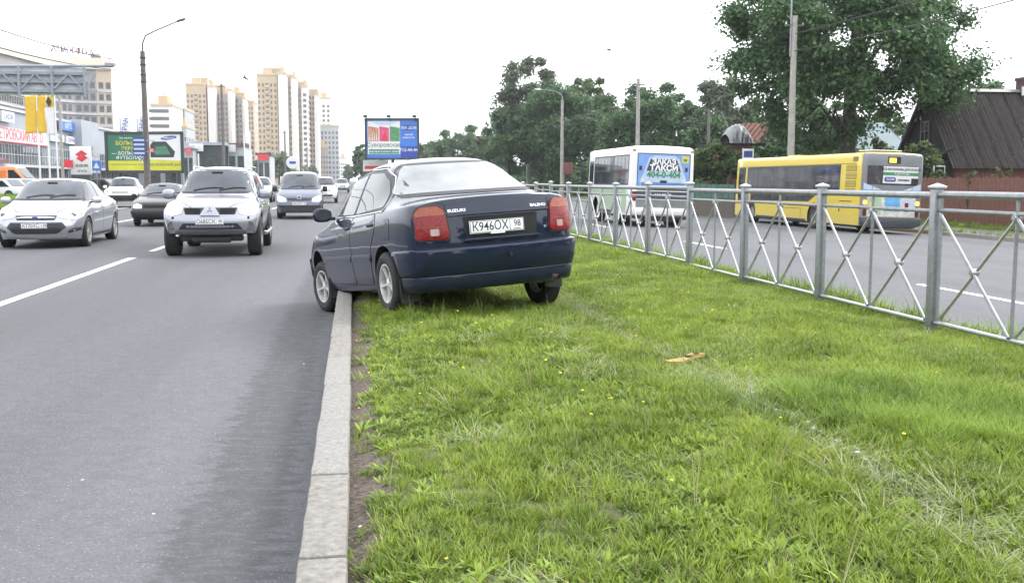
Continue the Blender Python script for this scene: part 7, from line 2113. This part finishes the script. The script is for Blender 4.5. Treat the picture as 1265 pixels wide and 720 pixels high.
# brick-red panel block above the dealership at the frame edge
# --- tall curved office building behind it
def curved_block():
    M['office_grey'] = mat('office_panels', (.27, .255, .25), .7, var=.15, scale=.08); M['office_beige'] = mat('office_beige', (.50, .40, .31), .7, var=.1, scale=.1); M['office_cream'] = mat('office_cream_parapet', (.60, .54, .44), .7, var=.06)
    M['office_red'] = mat('office_red_brick', (.36, .15, .10), .8, var=.15)
    pts = [(-40, 205, 47), (0, 222, 50), (34, 240, 60), (66, 252, 69), (96, 258, 72), (124, 260, 74), (143, 261, 75)]
    g = [(at(px, 223, Y).x, Y, at(px, tp, Y).z) for px, Y, tp in pts]
    root = empty('curved_office_block', (g[3][0], g[3][1], 0), 0, 'tall curved office building with horizontal window bands behind the dealership', 'building')
    ox, oy = g[3][0], g[3][1]
    win = MB(); bands = MB()
    for i in range(len(g) - 1):
        (xa, ya_, za), (xb, yb_, zb_) = g[i], g[i + 1]
        a, b = Vector((xa - ox, ya_ - oy, 0)), Vector((xb - ox, yb_ - oy, 0)); d = (b - a).normalized(); nn = Vector((d.y, -d.x, 0)); L_ = (b - a).length
        zt = min(za, zb_)
        w = MB(); v = []
        for p, zz in ((a, za), (b, zb_)):
            for q, z in ((0, 0), (0, zz), (16, zz), (16, 0)): v.append(tuple(p - nn * q + Vector((0, 0, z))))
        w.add(v, [(0, 4, 5, 1), (1, 5, 6, 2), (2, 6, 7, 3), (3, 7, 4, 0), (0, 1, 2, 3), (4, 7, 6, 5)])
        w.build('wall', M['office_beige' if i == 5 else 'office_red' if i == 0 else 'office_grey'], root)
        pa = MB(); pa.bar(tuple(a + nn * .3 + Vector((0, 0, za - 1.0))), tuple(b + nn * .3 + Vector((0, 0, zb_ - 1.0))), .8, 2.6); pa.build('parapet', M['office_cream'], root)
        fl = 0; z = 1.2
        while z + 2.2 < zt - 2.5:
            k = 0; u = .5
            while u + 1.3 < L_:
                p, q = a + d * u + nn * .05, a + d * (u + 1.05) + nn * .05
                win.add([tuple(p + Vector((0, 0, z))), tuple(q + Vector((0, 0, z))), tuple(q + Vector((0, 0, z + 1.5))), tuple(p + Vector((0, 0, z + 1.5)))], [(0, 1, 2, 3)]); u += 1.6
            bands.bar(tuple(a + nn * .12 + Vector((0, 0, z - .55))), tuple(b + nn * .12 + Vector((0, 0, z - .55))), .24, .5)
            z += 2.75
    o = win.build('window', M['shop_glass'], root); o['kind'] = 'stuff'
    o = bands.build('floor_band', M['cladding2'], root); o['kind'] = 'stuff'
    xs_ = g[3][0] + 3; d = Vector((g[5][0] - g[3][0], g[5][1] - g[3][1], 0))
    sg = empty('roof_sign', (g[4][0], g[4][1], g[4][2] + .05), math.atan2(d.y, d.x), 'dull red roof letters standing on the curved office building', 'sign')
    text('АТМОСФЕРА', 2.0, M['sign_mauve'], sg, Matrix.Translation((0, -.4, 1.6)) @ Matrix.Rotation(R(90), 4, 'X'), 'sign_lettering', ext=.1, bold=.02, wide=.8)
    b = MB()
    for k in range(9): b.box(-5.2 + 1.3 * k, -5.08 + 1.3 * k, -.3, -.2, 0, 2.2)
    b.box(-5.4, 5.4, -.3, -.2, .2, .3); b.build('sign_frame', M['frame_dark'], sg)
    bx_ = MB(); bx_.box(-1.5, .5, -3, -1, g[5][2] - .2, g[5][2] + 1.6); bo = bx_.build('plant_room', M['office_grey'], root); bo.location = (g[5][0] - ox, g[5][1] - oy + 5, 0)
curved_block()

# --- suzuki-like pylon: pale slab with red mark
p = at(88, 223, 96)
root = empty('dealer_pylon', (p.x, 96, .1), R(4), 'white pylon sign with a red angular emblem in front of the dealership', 'sign')
zb_, zt_ = at(97, 216, 96).z - .1, at(97, 181, 96).z - .1; w_ = 1.75
b = MB(); b.box(0, w_, -.18, .18, zb_, zt_); sl_ = b.build('slab', M['poster_white'], root, bevel=.03)
b = MB(); b.box(.12, w_ - .12, -.3, .3, -.2, zb_); b.build('base', M['frame_dark'], root)
cx_, cz_, k_ = w_ / 2 + .1, zt_ - .85, .52
S_ = [(-.95, .25), (.05, 1.0), (.95, .36), (.42, .02), (-.02, .36), (-.28, .20), (.95, -.36), (.95, -.25), (-.05, -1.0), (-.95, -.36), (-.42, -.02), (.02, -.36), (.28, -.20), (-.95, .36)]
for pl in ([(-.95, .33), (.02, 1.0), (.92, .38), (.40, .02), (.02, .30), (-.22, .14), (.16, -.12), (-.12, -.32), (-.95, .22)], [(.95, -.33), (-.02, -1.0), (-.92, -.38), (-.40, -.02), (-.02, -.30), (.22, -.14), (-.16, .12), (.12, .32), (.95, -.22)]):
    m_ = MB(); m_.prism([(cx_ + u * k_, cz_ + v * k_) for u, v in pl], lambda u, v: (u, -.20 if pl[0][0] < 0 else -.205, v), lambda u, v: (u, -.18, v)); m_.build('emblem', M['sign_red'], sl_)
text('SUZUKI', .30, M['ink'], sl_, Matrix.Translation((cx_, -.19, cz_ - .85)) @ Matrix.Rotation(R(90), 4, 'X'), 'pylon_lettering', bold=.01)
text('Центр', .26, M['ink'], sl_, Matrix.Translation((cx_, -.19, cz_ - 1.3)) @ Matrix.Rotation(R(90), 4, 'X'), 'pylon_lettering', bold=.004)
o = empty('red_sign', (p.x - .45, 95.6, .1), 0, 'small red board overlapping the left edge of the white pylon', 'sign')
b = MB(); b.box(0, .75, -.03, .03, at(90, 207, 95.6).z - .1, at(90, 198, 95.6).z - .1); b.build('board', M['sign_red'], o); b = MB(); b.box(.33, .42, .03, .1, -.1, at(90, 199, 95.6).z - .1); b.build('post', M['steel'], o)
# blue square sign
p = at(114, 223, 100)
o = empty('blue_sign', (p.x, 100, .1), 0, 'small square blue sign on a post between the pylon and the football hoarding', 'sign')
b = MB(); b.box(0, .85, -.03, .03, at(114, 211, 100).z - .1, at(114, 199, 100).z - .1); so = b.build('plate', M['poster_blue'], o); b = MB(); b.prism([(.42, at(114, 200.5, 100).z - .1), (.15, at(114, 208, 100).z - .1), (.7, at(114, 208, 100).z - .1)], lambda u, v: (u, -.036, v), lambda u, v: (u, -.03, v)); b.build('pictogram', M['poster_white'], so)
b = MB(); b.tube([(.42, .06, -.2), (.42, .06, at(114, 199, 100).z)], .04, 8); b.build('post', M['steel'], o, smooth=True)

# --- three dealer flags
M['flag_yellow'] = mat('flag_yellow', (.60, .38, .02), .7, var=.12, scale=1.5); M['flag_white'] = mat('flag_white', (.62, .62, .63), .7, var=.08)
def flag(px, top, low, w_px, cols, label, seed):
    Y = 100; p = at(px, 223, Y); zt = at(px, top, Y).z; zl = at(px, low, Y).z; wm = w_px * Y / 1265
    o = empty('flagpole', (p.x, Y, .1), 0, label, 'flag', 'dealer flags')
    b = MB(); b.tube([(0, 0, -.2), (0, 0, zt + .2)], [.09, .06], 8); b.build('pole', M['poster_white'], o, smooth=True)
    nx, nz = 8, 20
    V, F_, mi = [], [], []
    for j in range(nz + 1):
        for i in range(nx + 1):
            u = i / nx; z = zt - (zt - zl) * j / nz
            V.append((-wm * u - .08, .12 * math.sin(u * 6 + seed + j * .22) * u, z - .12 * u * (1 + .3 * math.sin(seed))))
    for j in range(nz):
        for i in range(nx):
            F_.append((j * (nx + 1) + i, j * (nx + 1) + i + 1, (j + 1) * (nx + 1) + i + 1, (j + 1) * (nx + 1) + i)); mi.append(0 if j < nz * cols[2] else 1)
    m_ = MB(); m_.v, m_.f, m_.m = V, F_, mi
    c = m_.build('cloth', [M[cols[0]], M[cols[1]]], o, smooth=True)
    sd = c.modifiers.new('thickness', 'SOLIDIFY'); sd.thickness = .01
    return o, wm, zt
flag(50, 119, 165, 12, ('flag_yellow', 'flag_yellow', 1), 'leftmost all yellow dealer flag on a white pole', 1)
flag(62, 119, 165, 10, ('flag_yellow', 'flag_yellow', 1), 'middle all yellow dealer flag on a white pole', 2.5)
o, wm, zt = flag(72, 119, 168, 10, ('flag_yellow', 'flag_white', .26), 'dealer flag with yellow top and white lower part', 4)
b = MB(); q = wm * .3
b.prism([(-wm / 2 - .08, zt - .15), (-wm / 2 + q - .08, zt - .62), (-wm / 2 - .08, zt - 1.1), (-wm / 2 - q - .08, zt - .62)], lambda u, v: (u, -.16, v), lambda u, v: (u, -.14, v)); b.build('emblem', M['ink'], o)
pole(78, at(78, 223, 98).x, 9.6, .14, .11, 'grey utility pole beside the dealer flags', None, z0=.1)
for k, (px, tx, cl) in enumerate(((151, 'КРАН', 'poster_navy'), (172, 'ЗЕНИТ', 'poster_navy'))):
    Y = 170; p = at(px, 223, Y); z0, z1 = at(px, 166, Y).z, at(px, 146, Y).z
    o = empty('banner', (p.x, Y, 0), 0, ('white upright banner with dark lettering above the left part of the football hoarding', 'white upright banner with dark lettering just left of the dark lamp post')[k], 'banner')
    b = MB(); b.tube([(0, 0, -.2), (0, 0, z1 + .2)], .09, 6); b.build('pole', M['steel'], o, smooth=True)
    b = MB(); b.box(.05, 1.5, -.03, .03, z0 - 1.5, z1); bo = b.build('cloth', M['poster_white'], o)
    text(tx, 1.0, M[cl], bo, Matrix.Translation((.78, -.04, (z0 + z1) / 2)) @ Matrix.Rotation(R(90), 4, 'X') @ Matrix.Rotation(R(80), 4, 'Z'), 'banner_lettering', bold=.02)

# --- van, parked cars and a low fence in front of the dealership
def box_van(label, px, Y, L_, paint, name, rz_, zsc=1.0, cat='van'):
    p = at(px, 223, Y)
    root = empty(name, (p.x, Y, .14), rz_, label, cat)
    H_ = 2.35 * zsc
    pr = [(-L_ / 2, .35), (-L_ / 2, H_ * .93), (-L_ / 2 + .12, H_), (L_ * .22, H_), (L_ * .36, H_ * .62), (L_ * .48, H_ * .50), (L_ / 2, H_ * .42), (L_ / 2, .35)]
    b = MB(); b.prism(pr, lambda u, v: (u, -.92, v), lambda u, v: (u, .92, v)); b.build('body', paint, root, bevel=.08, seg=3)
    for s in (-1, 1):
        b = MB(); y = s * .925
        b.prism([(L_ * .13, H_ * .60), (L_ * .13, H_ * .90), (L_ * .21, H_ * .90), (L_ * .33, H_ * .60)], lambda u, v: (u, y - .008, v), lambda u, v: (u, y + .008, v)); b.build('side_window', M['glass'], root)
        b = MB(); b.prism([(-L_ * .42, H_ * .60), (-L_ * .42, H_ * .88), (L_ * .10, H_ * .88), (L_ * .10, H_ * .60)], lambda u, v: (u, y - .008, v), lambda u, v: (u, y + .008, v)); b.build('side_window', M['glass'] if zsc < 1 else paint, root)
        for x in (-L_ * .3, L_ * .31):
            w_ = MB(); w_.lathe([(0, .1), (.2, .1), (.22, .08), (.32, .08), (.33, 0), (.33, -.1), (0, -.1)], 20, fr=lambda a, b_, h, x=x, s=s: (x + a, s * (.86 + h), .33 + b_)); w_.build('wheel', M['rubber'], root, smooth=True)
    b = MB(); b.bar((L_ * .235, 0, H_ * .955), (L_ * .365, 0, H_ * .64), 1.5, .03); b.build('windscreen', M['screen'], root)
    return root
orange_p = paint_mat('orange_paint', (.62, .17, .015), rough=.4, dust_amt=.3)
box_van('orange van parked before the dealership at the left edge', 6, 84, 5.4, orange_p, 'orange_van', R(-8))
box_van('white car parked on the left of the orange van', -2, 77, 4.1, white_p, 'parked_car', R(-14), .62, 'car')
box_van('white car parked below the orange van nearer the verge', 17, 79, 3.9, white_p, 'parked_car', R(-14), .62, 'car')
box_van('silver car parked between the orange van and the flag poles', 42, 95, 4.1, silver2, 'parked_car', R(-10), .62, 'car')
box_van('dark car parked under the blue square sign', 122, 104, 4.1, grey_p, 'parked_car', R(-10), .62, 'car')
root = empty('low_fence', (-24.7, 52, .15), 0, 'thin dark mesh fence along the parking lot at the left', 'fence')
for k in range(18):
    b = MB(); b.box(-.03, .03, k * 3 - .03, k * 3 + .03, 0, 1.3); b.build('post', M['frame_dark'], root)
    if k < 17:
        for z in (.35, .8, 1.25):
            b = MB(); b.box(-.015, .015, k * 3 + .03, k * 3 + 2.97, z - .015, z + .015); b.build('rail', M['frame_dark'], root)

# --- round sign, red kiosk roof, dark low shops further down on the left
o = empty('round_sign', (at(362, 223, 200).x, 200, 0), 0, 'white round advert disc on a post between the silver pickup and the blue van', 'sign')
zc = at(362, 201, 200).z
b = MB(); b.lathe([(0, -.12), (1.15, -.12), (1.2, 0), (1.15, .12), (0, .12)], 24, fr=lambda a, b_, h: (a, h, zc + b_)); dsk = b.build('disc', M['poster_white'], o, smooth=True); b = MB(); b.box(-.6, .6, -.135, -.12, zc - .25, zc + .25); b.build('print', M['poster_navy'], dsk); b = MB(); b.tube([(0, .2, -.2), (0, .2, zc)], .1, 8); b.build('post', M['steel'], o, smooth=True)
def shop(label, pa, pb, Y, top, base, roof, seed, sign=None):
    a, b = at(pa, top, Y), at(pb, top, Y)
    root = empty('low_shop', (a.x, Y, 0), 0, label, 'building')
    W_, H_ = b.x - a.x, a.z
    m_ = MB(); m_.box(0, W_, 0, 14, -.3, H_ - .5); m_.build('wall', M[base], root)
    m_ = MB(); m_.box(-.4, W_ + .4, -.8, 14.4, H_ - .5, H_); m_.build('roof', M[roof], root)
    n_ = max(2, int(W_ / 3.2))
    for k in range(n_):
        x = W_ * (k + .12) / n_; m_ = MB(); m_.box(x, x + W_ * .76 / n_, -.06, 0, H_ * .18, H_ * .72); m_.build('window', M['shop_glass'], root)
    if sign:
        m_ = MB(); m_.box(W_ * sign[1], W_ * sign[2], -1.0, -.82, H_ - 1.6, H_ - .3); m_.build('shop_sign', M[sign[0]], root)
shop('dark glazed low shop with pale sign under the first beige tower', 232, 276, 190, 176, 'frame_dark', 'cladding', 1, ('poster_white', .05, .45))
shop('low white walled shop left of the thin dark lamp post', 226, 238, 185, 180, 'cladding2', 'cladding2', 2, ('sign_pink', .4, .9))
shop('low shop with dark red roof right of the thin dark lamp post', 281, 302, 195, 177, 'cladding2', 'roof_rust', 3, ('poster_white', .1, .5))
shop('low kiosk with red sign at the foot of the right beige tower', 318, 333, 230, 189, 'cladding2', 'frame_dark', 4, ('sign_red', .05, .95))
shop('grey long shed behind the dark hatchback', 150, 226, 210, 205, 'cladding', 'cladding2', 5)
for k, (px, hgt) in enumerate(((303, 186), (310, 182), (246, 190))):
    o = empty('white_mast', (at(px, 223, 170).x, 170, 0), 0, ('thin white mast left of the right beige tower', 'second thin white mast left of the right beige tower', 'thin white mast in front of the dark glazed shop')[k], 'mast')
    b = MB(); b.tube([(0, 0, -.2), (0, 0, at(px, hgt - 20 * (k < 2), 170).z)], .12, 6); b.build('shaft', M['poster_white'], o, smooth=True)

# --- towers
M['tower_beige'] = mat('tower_beige', (.46, .345, .205), .8, var=.08, scale=.05); M['tower_cream'] = mat('tower_cream', (.49, .385, .25), .8, var=.08, scale=.05)
M['tower_white'] = mat('tower_white', (.66, .64, .61), .8, var=.05, scale=.05); M['tower_shade'] = mat('tower_grey_brown', (.33, .285, .25), .8, var=.1, scale=.05)  # the white also paints sunlit side faces of the beige towers
M['tower_win'] = glass_mat('tower_glass', (.06, .055, .055), spec=.5); M['tower_grey'] = mat('tower_grey', (.36, .38, .41), .7, var=.1, scale=.05)
def tower(label, Y0, cols, floors_h=3.0, group=None, name='apartment_tower'):
    """cols: (px0, px1, top, dY, material, window columns, window px width share, balcony)"""
    p = at(cols[0][0], 223, Y0)
    root = empty(name, (p.x, Y0, 0), 0, label, 'building', group)
    for ci_, (pa, pb, top, dY, mt, wc, bal) in enumerate(cols):
        Y = Y0 + dY; a, b = at(pa, top, Y), at(pb, top, Y)
        x0, x1, H_ = a.x - p.x, b.x - p.x, a.z
        w = MB(); w.box(x0, x1, dY, dY + 24, -2, H_); w.build('block', M[mt], root)
        cp = MB(); cp.box(x0 - .25, x1 + .25, dY - .35, dY + 24.2, H_, H_ + 1.0); cp.build('cornice', M['tower_cream'], root)
        if wc:
            m_ = MB(); bl = MB(); n_ = int((H_ - 4) / floors_h); cw = (x1 - x0) / wc
            for f in range(n_):
                z = 2.5 + floors_h * f
                for c in range(wc):
                    if bal and c == wc // 2 and wc > 2:
                        bl.box(x0 + cw * c + .1, x0 + cw * (c + 1) - .1, dY - .9, dY, z - .4, z + .65); m_.box(x0 + cw * c + .2, x0 + cw * (c + 1) - .2, dY - .07, dY + .02, z + .65, z + 1.75)
                    else: m_.box(x0 + cw * (c + .26), x0 + cw * (c + .74), dY - .06, dY + .02, z, z + 1.6)
            o = m_.build('window', M['tower_win'], root); o['kind'] = 'stuff'
            if bl.v:
                o = bl.build('balcony', M['tower_cream'], root); o['kind'] = 'stuff'
            # windows on the end wall that looks to the road
            m2 = MB()
            for f in range(n_):
                for k in range(5): m2.box(x1 - .02, x1 + .06, dY + 2 + 4.4 * k, dY + 3.5 + 4.4 * k, 2.5 + floors_h * f, 4.1 + floors_h * f)
            o = m2.build('end_window', M['tower_win'], root); o['kind'] = 'stuff'
        if ci_ % 2 == 0:
            rt = MB(); xm = (x0 + x1) / 2; rt.box(xm - (x1 - x0) * .22, xm + (x1 - x0) * .22, dY + 3, dY + 12, H_ + 1, H_ + 4.2); rt.build('roof_hut', M['tower_beige'], root)
            an = MB(); an.tube([(xm, dY + 5, H_ + 4), (xm, dY + 5, H_ + 8)], .18, 5); an.build('aerial', M['frame_dark'], root)
    return root
tower('left stepped beige tower block with sunlit sides painted as white strips', 600, [(229, 254, 105, 0, 'tower_beige', 5, True), (246, 256, 98, 8, 'tower_cream', 2, False), (256, 263, 108, -3, 'tower_white', 0, False), (263, 277, 107, 18, 'tower_cream', 3, False), (270, 281, 117, 14, 'tower_shade', 3, False), (281, 285, 112, 10, 'tower_white', 0, False), (284, 299, 116, 36, 'tower_beige', 3, False), (294, 299, 120, 32, 'tower_shade', 1, False), (299, 302, 122, 30, 'tower_white', 0, False), (301, 313, 126, 52, 'tower_cream', 3, False)])  # white blocks put the sunlight on right-hand faces into the colour
tower('right and taller beige tower block with sunlit sides painted as white strips', 560, [(317, 342, 93, 0, 'tower_beige', 5, True), (332, 350, 86, 9, 'tower_cream', 3, False), (343, 353, 92, -3, 'tower_white', 0, False), (353, 360, 94, 14, 'tower_cream', 2, False), (359, 366, 97, 11, 'tower_white', 0, False), (366, 378, 103, 28, 'tower_cream', 3, False), (372, 380, 108, 24, 'tower_white', 1, False), (381, 392, 112, 44, 'tower_beige', 3, False), (388, 393, 118, 40, 'tower_white', 0, False)])  # sunlit right-hand faces painted here as white blocks too
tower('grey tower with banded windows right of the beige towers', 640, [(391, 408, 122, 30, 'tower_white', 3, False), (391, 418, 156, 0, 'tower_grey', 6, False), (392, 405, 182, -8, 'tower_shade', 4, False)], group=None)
tower('white office block with dark ribbon windows left of the beige towers', 420, [(186, 213, 131, 0, 'tower_white', 0, False), (211, 229, 136, 40, 'tower_grey', 4, False), (220, 230, 158, 20, 'tower_grey', 3, False)], name='office_block')
rb = [o for o in COL.objects if o.name == 'office_block'][0]
m_ = MB(); a, b = at(187, 131, 420), at(212, 131, 420)
for k in range(9): m_.box(.3, b.x - a.x + .2, -.08, -.01, a.z - 2.6 - 2.9 * k, a.z - 1.3 - 2.9 * k)
o = m_.build('ribbon_window', M['tower_win'], rb); o['kind'] = 'stuff'
tower('pale far apartment block at the end of the avenue', 900, [(418, 428, 196, 0, 'tower_white', 4, False), (424, 433, 204, 40, 'tower_white', 3, False)])
tower('distant grey block peeping between the beige towers', 760, [(309, 318, 140, 0, 'tower_white', 3, False)])

# --- birds
def bird(px, py, Y, label, roll):
    p = at(px, py, Y); m_ = MB()
    m_.tube([(-.22, 0, 0), (-.1, 0, .01), (.08, 0, 0), (.2, 0, .01)], [.01, .05, .05, .012], 6)
    for s in (-1, 1): m_.add([(-.06, 0, .02), (.09, 0, .02), (.04, s * .28, .10), (-.08, s * .5, .02), (-.10, s * .26, .09)], [(0, 1, 2, 4), (4, 2, 3)])
    o = m_.build('bird', M['ink'], None); o.location = p; o.rotation_euler = (roll, .2, .6); tag(o, label, 'bird')
bird(303, 97, 60, 'small dark bird in the white sky left of the taller beige tower', .5)
bird(752, 62, 60, 'small dark bird in the white sky right of the tall birch', .2)

# ================================================================== small things on the grass
o = empty('broken_board', (2.22, 6.62, turf_z(2.22, 6.62) + .035), R(12), 'broken yellowish brown scrap of board lying in the grass', 'board')
M['scrap'] = mat('rotten_board', (.40, .29, .09), .8, var=.4, scale=9, bump=.4, bscale=40); M['scrap_dark'] = mat('rot_hole', (.05, .03, .015), .9, var=.3)
out = [(-.15, -.03), (-.05, -.045), (.06, -.03), (.145, -.005), (.16, .03), (.08, .028), (.05, .045), (-.02, .03), (-.09, .04), (-.16, .01)]
b = MB(); b.prism(out, lambda u, v: (u, v, .02 + .05 * u + .02 * math.sin(u * 18)), lambda u, v: (u, v, .05 * u - .004 + .02 * math.sin(u * 18))); b.build('scrap', M['scrap'], o)
for cx, cy, rr in ((.02, .005, .022), (.075, .0, .014), (-.06, .012, .010)):
    b = MB(); b.lathe([(0, .0225 + .05 * cx), (rr, .0225 + .05 * cx), (rr * 1.05, .016 + .05 * cx)], 9, fr=lambda a, c, h: (cx + a * 1.5, cy + c, h + .02 * math.sin(cx * 18))); b.build('hole', M['scrap_dark'], o)
# pale pebbles along the rut, litter specks on the road
rr = random.Random(12)
mb = MB()
def pebble(x, y, z, s):
    v = []
    for k in range(8):
        i, j, l_ = (k & 1) * 2 - 1, (k >> 1 & 1) * 2 - 1, (k >> 2 & 1) * 2 - 1
        q = rr.uniform(.6, 1); v.append((x + i * s * q * rr.uniform(.6, 1.2), y + j * s * q * rr.uniform(.6, 1.2), z + l_ * s * .5 * q))
    mb.add(v, [(0, 2, 3, 1), (4, 5, 7, 6), (0, 1, 5, 4), (2, 6, 7, 3), (0, 4, 6, 2), (1, 3, 7, 5)])
for _ in range(16): y = 4.55 + rr.gauss(0, .35); pebble(2.16 + rr.gauss(0, .035), y, turf_z(2.16, y) + .03, rr.uniform(.008, .022))
for _ in range(26): y = rr.uniform(2.8, 9); pebble(rr.uniform(.0, .16), y, .185, rr.uniform(.003, .010))
for _ in range(70): pebble(rr.uniform(-4.2, -.3), rr.uniform(3, 16), 0 - .015, rr.uniform(.002, .006))
for x, y in ((-.42, 8.3), (-1.15, 8.6), (-.9, 4.6), (-1.35, 5.2)): pebble(x, y, -.01, .008)
tag(mb.build('gravel', mat('pale_gravel', (.42, .40, .37), .9, var=.2, scale=30)), 'scattered pale stones along the rut and kerb', 'gravel', kind='stuff')

# ================================================================== unseen tree belt, added behind the camera to darken reflections
r_ = np.random.default_rng(9)
n_ = 520
a = r_.uniform(R(150), R(385), n_); d = r_.uniform(70, 100, n_)
cx, cy = np.cos(a) * d, np.sin(a) * d
keep = ~((cx > -17) & (cx < 23)) & (cy < 24)
n2 = 160; cx = np.concatenate([cx[keep], r_.uniform(-17, 23, n2)]); cy = np.concatenate([cy[keep], r_.uniform(-190, -150, n2)])
cz = r_.uniform(0, 15, len(cx))
v, q = leaf_cloud(np.stack([cx, cy, cz], 1), np.full(len(cx), 5.0), 70, 2.2, r_)
tag(np_mesh('woods', v, q, M['dark_leaf']), 'unseen belt of trees added behind the viewpoint to darken reflections', 'woods', kind='stuff')

# ================================================================== thin summer haze over the avenue
hz = bpy.data.materials.new('haze'); hz.use_nodes = True
hn, hl = hz.node_tree.nodes, hz.node_tree.links
hn.remove(hn['Principled BSDF'])
pv = hn.new('ShaderNodeVolumePrincipled'); pv.inputs['Color'].default_value = (.9, .93, 1, 1); pv.inputs['Density'].default_value = 0.00028; pv.inputs['Anisotropy'].default_value = 0.2
hl.new(pv.outputs[0], hn['Material Output'].inputs['Volume'])
b = MB(); b.box(-2600, 2600, -400, 4200, -2.4, 120); o = b.build('haze', hz); tag(o, kind='stuff')
